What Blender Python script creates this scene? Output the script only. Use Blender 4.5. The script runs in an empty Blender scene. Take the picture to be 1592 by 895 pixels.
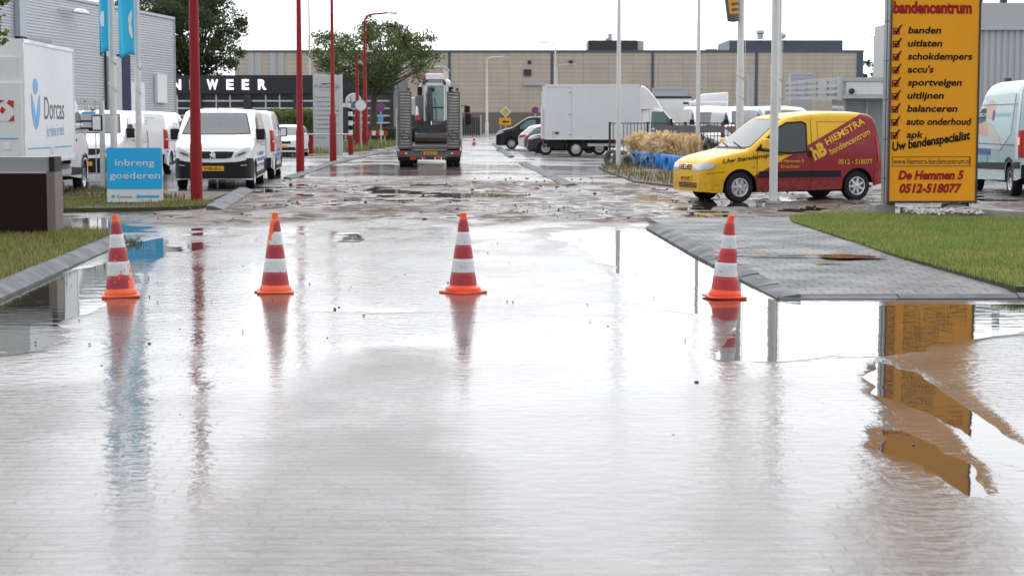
import bpy, bmesh, math, random
import numpy as np
from math import sin, cos, pi, radians as R, atan2, sqrt
from mathutils import Vector, Matrix, noise as mnoise
from mathutils.bvhtree import BVHTree
from mathutils.geometry import tessellate_polygon

random.seed(7)
SC = bpy.context.scene
COL = SC.collection

# ------------------------------------------------------------------ camera
CAM_H, FPX, IMW, IMH = 1.6, 2800.0, 1592.0, 895.0
PITCH = math.atan(257.5 / FPX)
cam_d = bpy.data.cameras.new("camera")
cam = bpy.data.objects.new("camera", cam_d)
COL.objects.link(cam)
cam.location = (0, 0, CAM_H)
cam.rotation_euler = (R(90) - PITCH, 0, 0)
cam_d.sensor_width = 36.0
cam_d.lens = 36.0 * FPX / IMW
cam_d.clip_start = 0.1
cam_d.clip_end = 4000
cam_d.dof.use_dof = True
cam_d.dof.focus_distance = 21.0
cam_d.dof.aperture_fstop = 5.6
SC.camera = cam

# ------------------------------------------------------------------ overcast sky, faint sun
world = bpy.data.worlds.new("World")
SC.world = world
world.use_nodes = True
wn, wl = world.node_tree.nodes, world.node_tree.links
wn.clear()
SUN_EL, SUN_AZ = R(48), R(12)          # azimuth measured from +Y clockwise
sky = wn.new("ShaderNodeTexSky"); sky.sky_type = 'NISHITA'; sky.sun_disc = False
sky.sun_elevation = SUN_EL; sky.sun_rotation = SUN_AZ; sky.air_density = 1.0; sky.dust_density = 4.0
hs = wn.new("ShaderNodeHueSaturation"); hs.inputs['Saturation'].default_value = 0.15
mx = wn.new("ShaderNodeMixRGB"); mx.inputs[0].default_value = 0.86
mx.inputs[2].default_value = (20.5, 21.0, 21.8, 1)      # the even cloud deck
bg = wn.new("ShaderNodeBackground"); bg.inputs['Strength'].default_value = 0.1
wo = wn.new("ShaderNodeOutputWorld")
wl.new(sky.outputs[0], hs.inputs['Color']); wl.new(hs.outputs[0], mx.inputs[1])
# the deck is thinner ahead of the camera, where the sun stands behind it
wt = wn.new("ShaderNodeTexCoord"); wd = wn.new("ShaderNodeVectorMath"); wd.operation = 'DOT_PRODUCT'; wd.inputs[1].default_value = (.1, .93, .35)
wl.new(wt.outputs['Generated'], wd.inputs[0])
wr = wn.new("ShaderNodeMapRange"); wr.interpolation_type = 'SMOOTHSTEP'; wr.inputs[1].default_value = -.8; wr.inputs[2].default_value = 1.0; wr.inputs[3].default_value = .056; wr.inputs[4].default_value = .109
wl.new(wd.outputs['Value'], wr.inputs[0]); wl.new(wr.outputs[0], bg.inputs['Strength'])
wl.new(mx.outputs[0], bg.inputs[0]); wl.new(bg.outputs[0], wo.inputs[0])
sun_d = bpy.data.lights.new("sun", 'SUN'); sun_d.energy = 0.5; sun_d.angle = R(25); sun_d.color = (1, .97, .93)
sun = bpy.data.objects.new("sun", sun_d); COL.objects.link(sun)
_sd = Vector((sin(SUN_AZ) * cos(SUN_EL), cos(SUN_AZ) * cos(SUN_EL), sin(SUN_EL)))
sun.rotation_euler = _sd.to_track_quat('Z', 'Y').to_euler()
SC.view_settings.view_transform = 'Standard'; SC.view_settings.look = 'None'
SC.view_settings.exposure = 0.0; SC.view_settings.gamma = 1.0; SC.view_settings.use_curve_mapping = False

# ------------------------------------------------------------------ pixel of the photo -> point of the place
def ray(px, py):
    dx, dy = (px - IMW / 2) / FPX, (IMH / 2 - py) / FPX
    return Vector((dx, cos(PITCH) + dy * sin(PITCH), -sin(PITCH) + dy * cos(PITCH)))
def G(px, py, z=0.0):
    d = ray(px, py); t = (z - CAM_H) / d.z
    return Vector((d.x * t, d.y * t, z))
def AT(px, py, Y):
    d = ray(px, py); t = Y / d.y
    return Vector((d.x * t, Y, CAM_H + d.z * t))
def XA(px, Y): return AT(px, 190, Y).x
def ZA(py, Y): return AT(796, py, Y).z

# ------------------------------------------------------------------ materials
MATS = {}
def mat(name, col, rough=0.5, metal=0.0, var=0.0, vscale=6.0, bump=0.0, bscale=40.0, ior=1.45, emit=0.0, coat=0.0, dirt=0.0, dirtcol=(.10, .085, .065), dscale=3.0, isl=0.0, spec=.5):
    if name in MATS: return MATS[name]
    m = bpy.data.materials.new(name); m.use_nodes = True
    n, l = m.node_tree.nodes, m.node_tree.links
    b = n["Principled BSDF"]
    b.inputs['Roughness'].default_value = rough; b.inputs['Metallic'].default_value = metal
    b.inputs['IOR'].default_value = ior; b.inputs['Specular IOR Level'].default_value = spec
    if coat: b.inputs['Coat Weight'].default_value = coat; b.inputs['Coat Roughness'].default_value = 0.05
    c4 = (*col, 1)
    b.inputs['Base Color'].default_value = c4
    out = None
    tc = n.new("ShaderNodeTexCoord")
    if var or isl:
        fac = None
        if var:
            nz = n.new("ShaderNodeTexNoise"); nz.inputs['Scale'].default_value = vscale; nz.inputs['Detail'].default_value = 5
            l.new(tc.outputs['Object'], nz.inputs['Vector']); fac = nz.outputs['Fac']; amt = var
        if isl:
            ge = n.new("ShaderNodeNewGeometry"); fac = ge.outputs['Random Per Island']; amt = isl
        mr = n.new("ShaderNodeMapRange"); mr.inputs[3].default_value = 1 - amt; mr.inputs[4].default_value = 1 + amt
        l.new(fac, mr.inputs[0])
        mm = n.new("ShaderNodeVectorMath"); mm.operation = 'SCALE'; mm.inputs[0].default_value = col
        l.new(mr.outputs[0], mm.inputs['Scale']); out = mm.outputs[0]
    if dirt:
        nz = n.new("ShaderNodeTexNoise"); nz.inputs['Scale'].default_value = dscale; nz.inputs['Detail'].default_value = 8; nz.inputs['Roughness'].default_value = .7
        l.new(tc.outputs['Object'], nz.inputs['Vector'])
        rp = n.new("ShaderNodeMapRange"); rp.inputs[1].default_value = .48; rp.inputs[2].default_value = .75; rp.inputs[4].default_value = dirt
        l.new(nz.outputs['Fac'], rp.inputs[0])
        mc = n.new("ShaderNodeMixRGB"); mc.inputs[1].default_value = c4; mc.inputs[2].default_value = (*dirtcol, 1)
        if out: l.new(out, mc.inputs[1])
        l.new(rp.outputs[0], mc.inputs[0]); out = mc.outputs[0]
    if out: l.new(out, b.inputs['Base Color'])
    if bump:
        nz = n.new("ShaderNodeTexNoise"); nz.inputs['Scale'].default_value = bscale; nz.inputs['Detail'].default_value = 4
        l.new(tc.outputs['Object'], nz.inputs['Vector'])
        bp = n.new("ShaderNodeBump"); bp.inputs['Strength'].default_value = bump; bp.inputs['Distance'].default_value = 0.02
        l.new(nz.outputs['Fac'], bp.inputs['Height']); l.new(bp.outputs[0], b.inputs['Normal'])
    if emit:
        b.inputs['Emission Color'].default_value = c4; b.inputs['Emission Strength'].default_value = emit
    MATS[name] = m
    return m

def leafmat(name, col, isl=.5, trans=.45, patch=0.0, col2=None, ps=.8):
    m = bpy.data.materials.new(name); m.use_nodes = True
    n, l = m.node_tree.nodes, m.node_tree.links; b = n["Principled BSDF"]; b.inputs['Roughness'].default_value = .6; b.inputs['Specular IOR Level'].default_value = .25
    ge = n.new("ShaderNodeNewGeometry"); mr = n.new("ShaderNodeMapRange"); mr.inputs[3].default_value = 1 - isl; mr.inputs[4].default_value = 1 + isl; l.new(ge.outputs['Random Per Island'], mr.inputs[0])
    vm = n.new("ShaderNodeVectorMath"); vm.operation = 'SCALE'; vm.inputs[0].default_value = col; l.new(mr.outputs[0], vm.inputs['Scale'])
    if col2:
        tc = n.new("ShaderNodeTexCoord"); nz = n.new("ShaderNodeTexNoise"); nz.inputs['Scale'].default_value = ps; nz.inputs['Detail'].default_value = 6; l.new(tc.outputs['Object'], nz.inputs['Vector'])
        r = n.new("ShaderNodeMapRange"); r.inputs[1].default_value = .42; r.inputs[2].default_value = .66; r.inputs[4].default_value = patch; l.new(nz.outputs['Fac'], r.inputs[0])
        mc = n.new("ShaderNodeMixRGB"); mc.inputs[1].default_value = (*col, 1); mc.inputs[2].default_value = (*col2, 1); l.new(r.outputs[0], mc.inputs[0]); l.new(mc.outputs[0], vm.inputs[0])
    l.new(vm.outputs[0], b.inputs['Base Color'])
    t = n.new("ShaderNodeBsdfTranslucent"); l.new(vm.outputs[0], t.inputs[0]); mx_ = n.new("ShaderNodeMixShader"); mx_.inputs[0].default_value = trans
    l.new(b.outputs[0], mx_.inputs[1]); l.new(t.outputs[0], mx_.inputs[2]); l.new(mx_.outputs[0], n["Material Output"].inputs['Surface'])
    MATS[name] = m; return m

WHITE = mat("white paint", (.76, .77, .78), .25, coat=.4, dirt=.25, dirtcol=(.45, .43, .40), dscale=1.5)
VANWHITE = mat("van white", (.78, .79, .80), .2, coat=.5, dirt=.2, dirtcol=(.5, .48, .45), dscale=1.2)
BOXWHITE = mat("box body white", (.68, .70, .725), .4, var=.04, vscale=.7, dirt=.18, dirtcol=(.42, .42, .42), dscale=.8)
GLASS = mat("vehicle glass", (.055, .072, .078), .03, ior=1.75)
GLASSG = mat("green tinted glass", (.10, .17, .17), .05, ior=1.5)
BLACKP = mat("black plastic", (.014, .014, .016), .5, bump=.05, bscale=200, spec=.25)
RUBBER = mat("tyre rubber", (.018, .018, .02), .7, var=.3, vscale=20, spec=.25)
RIM = mat("silver rim", (.52, .53, .55), .3, metal=.8)
STEEL = mat("galvanised steel", (.45, .46, .47), .45, metal=.6, var=.15, vscale=5)
DARKST = mat("dark steel", (.05, .05, .055), .5, metal=.3, var=.3, vscale=8)
RUSTST = mat("worn steel", (.13, .12, .115), .55, metal=.4, var=.35, vscale=6, dirt=.6, dirtcol=(.10, .06, .045), dscale=4)
CHROME = mat("chrome", (.7, .7, .72), .12, metal=1)
LAMPC = mat("headlamp glass", (.42, .44, .46), .08, metal=.3, ior=1.5)
REDL = mat("red lamp glass", (.42, .012, .018), .12, ior=1.5)
ORL = mat("amber lamp glass", (.7, .18, .02), .15)
PLATE = mat("yellow plate", (.72, .36, .02), .35)
INK = mat("black ink", (.01, .01, .011), .6, spec=.15)
REDPOST = mat("red post paint", (.25, .012, .014), .5, spec=.25, var=.18, vscale=3, dirt=.5, dirtcol=(.06, .02, .02), dscale=2)
POLEW = mat("white pole", (.60, .61, .60), .4, var=.06, vscale=2, dirt=.5, dirtcol=(.33, .32, .30), dscale=2)
CYAN = mat("cyan sign", (.012, .40, .78), .4, var=.03)
CYANF = mat("cyan flag cloth", (.03, .42, .68), .7, var=.06, vscale=3)
NAVY = mat("navy blue", (.012, .022, .07), .6, spec=.2)
SIGNW = mat("sign white", (.68, .70, .71), .45, dirt=.2, dirtcol=(.4, .4, .38))
LIVBLUE = mat("livery blue", (.05, .10, .42), .4)
LIVPALE = mat("livery pale blue", (.40, .50, .68), .4)
CYANL = mat("logo cyan", (.09, .36, .68), .4)
CHARC = mat("charcoal lettering", (.06, .06, .07), .5)
CONCR = mat("concrete", (.25, .25, .24), .75, var=.25, vscale=5, bump=.3, bscale=60, dirt=.4, dirtcol=(.10, .10, .09), dscale=4)

# ------------------------------------------------------------------ objects
def tag(o, label=None, cat=None, group=None, kind=None):
    if label: o["label"] = label
    if cat: o["category"] = cat
    if group: o["group"] = group
    if kind: o["kind"] = kind
    return o
def thing(name, label, cat, loc=(0, 0, 0), rz=0.0, group=None):
    o = bpy.data.objects.new(name, None); COL.objects.link(o); o.empty_display_size = .3
    o.location = loc; o.rotation_euler = (0, 0, rz)
    return tag(o, label, cat, group)
def kids(o): return [c for c in bpy.data.objects if c.parent == o]
def copy_tree(o, loc=None, rz=None, label=None, group=None, parent=None):
    c = o.copy(); COL.objects.link(c)
    if parent: c.parent = parent
    if loc is not None: c.location = loc
    if rz is not None: c.rotation_euler = (0, 0, rz)
    if label: c["label"] = label
    if group: c["group"] = group
    for ch in kids(o): copy_tree(ch, parent=c)
    return c

class MB:
    def __init__(s): s.v = []; s.f = []
    def add(s, vs, fs, M=None):
        b = len(s.v)
        s.v += [tuple(M @ Vector(p)) if M else tuple(p) for p in vs]
        s.f += [tuple(b + i for i in f) for f in fs]
        return s
    def box(s, x0, x1, y0, y1, z0, z1, M=None):
        return s.add([(x0, y0, z0), (x1, y0, z0), (x1, y1, z0), (x0, y1, z0), (x0, y0, z1), (x1, y0, z1), (x1, y1, z1), (x0, y1, z1)],
              [(0, 3, 2, 1), (4, 5, 6, 7), (0, 1, 5, 4), (1, 2, 6, 5), (2, 3, 7, 6), (3, 0, 4, 7)], M)
    def cbox(s, c, d, M=None):
        return s.box(c[0] - d[0] / 2, c[0] + d[0] / 2, c[1] - d[1] / 2, c[1] + d[1] / 2, c[2] - d[2] / 2, c[2] + d[2] / 2, M)
    def bar(s, p0, p1, w, h):
        p0, p1 = Vector(p0), Vector(p1); d = p1 - p0; L = d.length
        M = Matrix.Translation(p0) @ d.to_track_quat('X', 'Z').to_matrix().to_4x4()
        return s.box(0, L, -w / 2, w / 2, -h / 2, h / 2, M)
    def tube(s, pts, rad, n=8, cap=True):
        pts = [Vector(p) for p in pts]
        if not isinstance(rad, (list, tuple)): rad = [rad] * len(pts)
        rings = []; ref = None
        for i, p in enumerate(pts):
            t = (pts[min(i + 1, len(pts) - 1)] - pts[max(i - 1, 0)]).normalized()
            if ref is None: ref = t.orthogonal().normalized()
            ref = (ref - t * ref.dot(t)).normalized()
            u, w = ref, t.cross(ref)
            rings.append([p + (u * cos(2 * pi * k / n) + w * sin(2 * pi * k / n)) * rad[i] for k in range(n)])
        vs = [q for r in rings for q in r]; fs = []
        for i in range(len(pts) - 1):
            for k in range(n):
                fs.append((i * n + k, i * n + (k + 1) % n, (i + 1) * n + (k + 1) % n, (i + 1) * n + k))
        if cap: fs.append(tuple(range(n - 1, -1, -1))); fs.append(tuple((len(pts) - 1) * n + k for k in range(n)))
        return s.add(vs, fs)
    def lathe(s, prof, n=24, M=None, a0=0.0, cap=True):      # prof: (r, z)
        vs = []; fs = []
        for r, z in prof:
            for k in range(n):
                a = a0 + 2 * pi * k / n; vs.append((r * cos(a), r * sin(a), z))
        for i in range(len(prof) - 1):
            for k in range(n):
                fs.append((i * n + k, i * n + (k + 1) % n, (i + 1) * n + (k + 1) % n, (i + 1) * n + k))
        if cap and prof[0][0] > 1e-5: fs.append(tuple(range(n - 1, -1, -1)))
        if cap and prof[-1][0] > 1e-5: fs.append(tuple((len(prof) - 1) * n + k for k in range(n)))
        return s.add(vs, fs, M)
    def prism(s, poly, z0, z1, M=None):            # poly in xy
        n = len(poly)
        a = sum(poly[i][0] * poly[(i + 1) % n][1] - poly[(i + 1) % n][0] * poly[i][1] for i in range(n))
        if a < 0: poly = poly[::-1]
        vs = [(p[0], p[1], z0) for p in poly] + [(p[0], p[1], z1) for p in poly]
        fs = [tuple(range(n - 1, -1, -1)), tuple(range(n, 2 * n))] + [(i, (i + 1) % n, n + (i + 1) % n, n + i) for i in range(n)]
        return s.add(vs, fs, M)
    def build(s, name, m, parent=None, smooth=None, bevel=0.0, seg=2):
        me = bpy.data.meshes.new(name); me.from_pydata(s.v, [], s.f); me.update()
        if m: me.materials.append(m)
        if smooth is not None:
            me.polygons.foreach_set("use_smooth", [True] * len(me.polygons))
            me.set_sharp_from_angle(angle=R(smooth))
        o = bpy.data.objects.new(name, me); COL.objects.link(o)
        if parent: o.parent = parent
        if bevel:
            bv = o.modifiers.new("bevel", 'BEVEL'); bv.width = bevel; bv.segments = seg; bv.limit_method = 'ANGLE'; bv.angle_limit = R(40)
        return o
# frames: columns = local x, y, z in world
def frame(o, x, y, z):
    return Matrix(((x[0], y[0], z[0], o[0]), (x[1], y[1], z[1], o[1]), (x[2], y[2], z[2], o[2]), (0, 0, 0, 1)))
MXZ = frame((0, 0, 0), (1, 0, 0), (0, 0, 1), (0, -1, 0))    # poly (x, z), thickness toward -Y
MYZ = frame((0, 0, 0), (0, 1, 0), (0, 0, 1), (1, 0, 0))     # poly (y, z), thickness toward +X

# ------------------------------------------------------------------ lettering
_tc = {}
def text2d(body, size=1.0, bold=0.0, shear=0.0, space=1.0, sx=1.0):
    key = (body, bold, shear, space)
    if key not in _tc:
        cu = bpy.data.curves.new("t", 'FONT'); cu.body = body; cu.size = 1.0; cu.offset = bold; cu.shear = shear
        cu.space_character = space; cu.resolution_u = 3; cu.fill_mode = 'FRONT'
        ob = bpy.data.objects.new("t", cu)
        me = bpy.data.meshes.new_from_object(ob)
        vs = [(v.co.x, v.co.y) for v in me.vertices]; fs = [tuple(p.vertices) for p in me.polygons]
        bpy.data.objects.remove(ob); bpy.data.curves.remove(cu); bpy.data.meshes.remove(me)
        if vs:
            x0 = min(v[0] for v in vs); vs = [(v[0] - x0, v[1]) for v in vs]
        _tc[key] = (vs, fs)
    vs, fs = _tc[key]
    return [(x * size * sx, y * size) for x, y in vs], fs
def lettering(body, m, parent, origin, right, up, height=.1, width=None, align='L', bold=0.0, shear=0.0, space=1.0, name="lettering", depth=.004):
    """height = cap height; width fixes the total width"""
    sz = height / .7
    vs, fs = text2d(body, sz, bold, shear, space)
    if not vs: return None
    w = max(v[0] for v in vs)
    k = (width / w) if width else 1.0
    off = {'L': 0, 'C': -.5, 'R': -1}[align] * w * k
    o, r, u = Vector(origin), Vector(right).normalized(), Vector(up).normalized()
    nrm = r.cross(u)
    mb = MB(); mb.v = [tuple(o + r * (x * k + off) + u * y + nrm * depth) for x, y in vs]; mb.f = list(fs)
    return mb.build(name, m, parent)
# ------------------------------------------------------------------ vehicles
def pl(pts, x):
    if x <= pts[0][0]: return pts[0][1]
    for (a, b), (c, d) in zip(pts, pts[1:]):
        if x <= c: return b + (d - b) * ((x - a) / (c - a) if c > a else 1)
    return pts[-1][1]

class Body:
    """a vehicle shell: top profile over s (0 = front), plan half width over s, wheel arches cut in the lower edge"""
    def __init__(self, S):
        self.S = S; L = self.L = S['L']; self.W = S['W']
        st = set(np.linspace(0, L, 70).tolist())
        for d in (.004, .012, .025, .05, .08): st.add(d); st.add(L - d)
        for (c, r) in S['arches']:
            for k in range(-8, 9): st.add(min(max(c + r * sin(k * pi / 16), 0), L))
            st.add(c - r - .012); st.add(c + r + .012)
        st = sorted(x for x in st if 0 <= x <= L)
        st2 = [st[0]]
        for x in st[1:]:
            if x - st2[-1] > .003: st2.append(x)
        st = st2
        def top(x):
            sm = S.get('smooth', .06)
            return sum(pl(S['top'], x + k * sm / 2) for k in (-2, -1, 0, 1, 2)) / 5 if .03 < x < L - .03 else pl(S['top'], x)
        def bot(x):
            z = pl(S['bot'], x)
            for (c, r) in S['arches']:
                if abs(x - c) <= r: z = max(z, S['axle'] + sqrt(max(r * r - (x - c) ** 2, 0)) * 1.0)
            return z
        NS, NA, NT = 12, 5, 6
        ring = []; vs = []
        rc0 = S.get('rc', .12)
        for x in st:
            zt, zb, hw = top(x), bot(x), pl(S['plan'], x)
            rc = min(rc0, max(zt - zb, .02) * .3)
            belt = S['belt']
            def y(z):
                if z <= belt: return hw * (1 - S.get('tuck', .04) * ((belt - z) / belt) ** 2)
                return hw * (1 - S['tum'] * ((z - belt) / (S['H'] - belt)) ** 1.3)
            zc = zt - rc
            half = [(y(zb + (zc - zb) * j / NS), zb + (zc - zb) * j / NS) for j in range(NS + 1)]
            yc = y(zc)
            for j in range(1, NA + 1):
                a = pi / 2 * j / NA; half.append((yc - rc * (1 - cos(a)), zc + rc * sin(a)))
            y2 = yc - rc; cr = S.get('crown', .025)
            for j in range(1, NT + 1):
                t = 1 - j / NT; half.append((y2 * t, zt + cr * (1 - t * t)))
            ring.append(half)
        n = len(ring[0]); xs = [L / 2 - x for x in st]
        full = 2 * n - 1
        fs = []
        for i, half in enumerate(ring):
            for (yy, zz) in half: vs.append((xs[i], yy, zz))
            for (yy, zz) in half[-2::-1]: vs.append((xs[i], -yy, zz))
        for i in range(len(st) - 1):
            for k in range(full - 1):
                a = i * full + k; fs.append((a, a + 1, a + full + 1, a + full))
        fs.append(tuple(range(full - 1, -1, -1))); fs.append(tuple((len(st) - 1) * full + k for k in range(full)))
        # outward orientation
        fs = [f[::-1] for f in fs]
        self.v, self.f = vs, fs
        tri = [];
        for f in fs:
            if len(f) == 4: tri += [(f[0], f[1], f[2]), (f[0], f[2], f[3])]
            else:
                t = tessellate_polygon([[Vector(vs[i]) for i in f]])
                tri += [(f[a], f[b], f[c]) for a, b, c in t]
        self.bvh = BVHTree.FromPolygons([Vector(v) for v in vs], tri)
        self.extra = []
    def mesh(self, name, m, parent):
        mb = MB(); mb.v, mb.f = self.v, self.f
        o = mb.build(name, m, parent, smooth=32)
        return o
    def cast(self, az, u, z, eps):
        d = Vector((cos(R(az)), sin(R(az)), 0)); r = Vector((-d.y, d.x, 0))
        p = r * u + Vector((0, 0, z)) + d * 8
        h, nn, _, _ = self.bvh.ray_cast(p, -d)
        if h is None:
            h, nn, _, _ = self.bvh.find_nearest(r * u + Vector((0, 0, z)) + d * (self.W / 2 if abs(abs(az) - 90) < 1 else self.L / 2))
        if nn.dot(d) < 0: nn = -nn
        return h + d * eps
    def us(self, az, s):          # s along the length -> u in a side view
        return s - self.L / 2 if az > 0 else self.L / 2 - s
    def patch(self, name, m, parent, az, poly, eps=.007, step=.07, side=None):
        """a panel lying on the shell; poly in (u, z), or in (s, z) for the sides"""
        if abs(abs(az) - 90) < 1: poly = [(self.us(az, s), z) for s, z in poly]
        bm = bmesh.new(); bm.faces.new([bm.verts.new((u, z, 0)) for u, z in poly])
        us = [p[0] for p in poly]; zs = [p[1] for p in poly]
        def cut(co, no):
            bmesh.ops.bisect_plane(bm, geom=bm.verts[:] + bm.edges[:] + bm.faces[:], plane_co=co, plane_no=no)
        k = math.ceil(min(us) / step)
        while k * step < max(us): cut((k * step, 0, 0), (1, 0, 0)); k += 1
        k = math.ceil(min(zs) / step)
        while k * step < max(zs): cut((0, k * step, 0), (0, 1, 0)); k += 1
        bmesh.ops.triangulate(bm, faces=bm.faces[:])
        bm.verts.index_update()
        mb = MB(); mb.v = [tuple(self.cast(az, v.co.x, v.co.y, eps)) for v in bm.verts]
        mb.f = [tuple(v.index for v in f.verts) for f in bm.faces]
        bm.free()
        return mb.build(name, m, parent, smooth=30)
    def text(self, body, m, parent, az, s, z, height, width=None, angle=0, bold=0.0, shear=0.0, space=1.0, eps=.011):
        vs, fs = text2d(body, height / .7, bold, shear, space)
        w = max(v[0] for v in vs); k = (width / w) if width else 1
        side = abs(abs(az) - 90) < 1
        u0 = self.us(az, s) if side else s
        ca, sa = cos(R(angle)), sin(R(angle))
        mb = MB()
        bm = bmesh.new()
        bv = [bm.verts.new((x * k, y, 0)) for x, y in vs]
        for f in fs:
            try: bm.faces.new([bv[i] for i in f])
            except ValueError: pass
        bm.verts.index_update()
        mb.v = [tuple(self.cast(az, u0 + v.co.x * ca - v.co.y * sa, z + v.co.x * sa + v.co.y * ca, eps)) for v in bm.verts]
        mb.f = [tuple(v.index for v in f.verts) for f in bm.faces]
        bm.free()
        return mb.build("lettering", m, parent)

_wheel = {}
def wheel(parent, x, y, r, w, side, spokes=7, rimmat=None, name="wheel"):
    """side=+1: outer face toward +y"""
    key = (round(r, 3), round(w, 3), spokes, (rimmat or RIM).name)
    if key not in _wheel:
        M = frame((0, 0, 0), (1, 0, 0), (0, 0, -1), (0, 1, 0))
        t = MB()
        t.lathe([(r * .58, -w * .5), (r * .80, -w * .5), (r * .93, -w * .46), (r * .985, -w * .36), (r, -w * .2), (r, w * .2), (r * .985, w * .36), (r * .93, w * .46), (r * .80, w * .5), (r * .62, w * .45), (r * .60, w * .2), (0.0001, w * .2)], 32, M)
        tm = t.build("wheel", RUBBER, None, smooth=35)
        q = MB(); rr = r * .62
        q.lathe([(rr, w * .25), (rr, w * .46), (rr * .93, w * .47), (rr * .86, w * .40), (rr * .86, w * .25)], 32, M)
        q.lathe([(rr * .26, w * .25), (rr * .26, w * .40), (rr * .18, w * .44), (.0001, w * .45)], 16, M)
        if spokes:
            for k in range(spokes):
                a = 2 * pi * k / spokes
                ca, sa = cos(a), sin(a)
                M2 = Matrix.Rotation(a, 4, 'Y')
                ww = rr * 1.15 / spokes * 1.25
                q.add([(rr * .2, w * .30, -ww), (rr * .9, w * .30, -ww * .8), (rr * .9, w * .30, ww * .8), (rr * .2, w * .30, ww),
                       (rr * .2, w * .43, -ww * .7), (rr * .9, w * .41, -ww * .6), (rr * .9, w * .41, ww * .6), (rr * .2, w * .43, ww * .7)],
                      [(0, 1, 2, 3), (7, 6, 5, 4), (0, 4, 5, 1), (1, 5, 6, 2), (2, 6, 7, 3), (3, 7, 4, 0)], M2)
        else:
            q.lathe([(rr * .9, w * .30), (rr * .55, w * .36), (rr * .5, w * .28), (.001, w * .28)], 28, M)
            for k in range(10):
                M2 = Matrix.Rotation(2 * pi * k / 10, 4, 'Y'); q.cbox((rr * .70, w * .345, 0), (rr * .14, .012, rr * .1), M2)
        qm = q.build("rim", rimmat or RIM, None, smooth=35)
        _wheel[key] = (tm.data, qm.data)
        bpy.data.objects.remove(tm); bpy.data.objects.remove(qm)
    tm, qm = _wheel[key]
    o = bpy.data.objects.new(name, tm); COL.objects.link(o); o.parent = parent
    o.location = (x, y, r - .012)
    o.rotation_euler = (0, random.uniform(0, 6), 0) if side > 0 else (0, random.uniform(0, 6), pi)
    q = bpy.data.objects.new("rim", qm); COL.objects.link(q); q.parent = o
    return o
def wheels(root, S, spokes=7, rimmat=None, dual=()):
    r, w = S['wr'], S.get('ww', .2)
    for s in S['axles']:
        for sd in (1, -1):
            wheel(root, S['L'] / 2 - s, sd * (S['W'] / 2 - w / 2 - .03), r, w, sd, spokes, rimmat)
def underbody(root, S, m=None):
    L, W = S['L'], S['W']; u = MB()
    u.box(-L / 2 + .35, L / 2 - .35, -W / 2 + .32, W / 2 - .32, S['clear'], S['axle'] + .45)
    for s in S['axles']:
        u.box(L / 2 - s - .42, L / 2 - s + .42, -W / 2 + .12, W / 2 - .12, S['axle'] + .12, S['axle'] + S['wr'] + .12)
    return u.build("underbody", m or BLACKP, root)
def mirror(root, x, y, z, sd, m, h=.22, w=.2):
    mb = MB(); mb.box(x - .06, x + .06, y, y + sd * w if sd > 0 else y + .02, z, z + h) if sd > 0 else mb.box(x - .06, x + .06, y - w, y, z, z + h)
    mb.box(x - .03, x + .03, min(y - sd * .08, y + sd * .05), max(y - sd * .08, y + sd * .05), z, z + .06)
    o = mb.build("mirror", m, root, bevel=.035, seg=3)
    g = MB(); ya, yb = sorted((y + sd * .03, y + sd * (w - .03))); g.box(x - .064, x - .0615, ya, yb, z + .03, z + h - .03); g.build("mirror_glass", CHROME, o)
    return o
def plate_front(B, root, az, u, z, text, w=.52, h=.11, eps=.03):
    d = Vector((cos(R(az)), sin(R(az)), 0)); r = Vector((-d.y, d.x, 0))
    c = B.cast(az, u, z, eps)
    mb = MB(); M = frame(c, r, (0, 0, 1), d)
    mb.box(-w / 2, w / 2, -h / 2, h / 2, -.03, 0, M)
    p = mb.build("number_plate", PLATE, root)
    if text:
        sz = h * .6
        vs, fs = text2d(text, sz / .7, .012, 0, 1.0); ww = max(v[0] for v in vs); k = (w * .82) / ww
        t = MB(); t.v = [tuple(M @ Vector((x * k - w * .41, y - sz / 2, .003))) for x, y in vs]; t.f = list(fs)
        t.build("lettering", INK, p)
    return p

S_EXPERT = dict(L=4.96, W=1.92, H=1.92, top=[(0, .70), (.012, .86), (.05, .95), (.16, 1.05), (.5, 1.16), (.98, 1.27), (1.08, 1.33), (1.78, 1.80), (1.98, 1.88), (2.3, 1.91), (4.5, 1.915), (4.78, 1.88), (4.90, 1.76), (4.95, 1.2), (4.96, .6)],
    bot=[(0, .24), (.25, .22), (4.7, .26), (4.96, .34)], plan=[(0, .70), (.03, .79), (.1, .86), (.25, .91), (.5, .945), (1, .96), (4.5, .96), (4.85, .945), (4.96, .90)],
    arches=[(.93, .40), (4.20, .40)], axle=.33, wr=.335, ww=.215, axles=(.93, 4.20), belt=1.12, tum=.13, rc=.13, clear=.22)
S_MASTER = dict(L=5.55, W=2.07, H=2.5, top=[(0, .70), (.012, .95), (.05, 1.06), (.2, 1.17), (.72, 1.33), (.85, 1.42), (1.62, 2.15), (1.85, 2.36), (2.2, 2.46), (2.8, 2.5), (5.2, 2.5), (5.42, 2.44), (5.5, 2.25), (5.54, 1.4), (5.55, .6)],
    bot=[(0, .24), (5.2, .36), (5.55, .42)], plan=[(0, .76), (.03, .86), (.12, .93), (.3, .98), (.7, 1.02), (1, 1.035), (5.2, 1.035), (5.5, 1.02), (5.55, .98)],
    arches=[(.87, .41), (4.55, .41)], axle=.34, wr=.345, ww=.22, axles=(.87, 4.55), belt=1.25, tum=.10, rc=.16, clear=.25)
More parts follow.
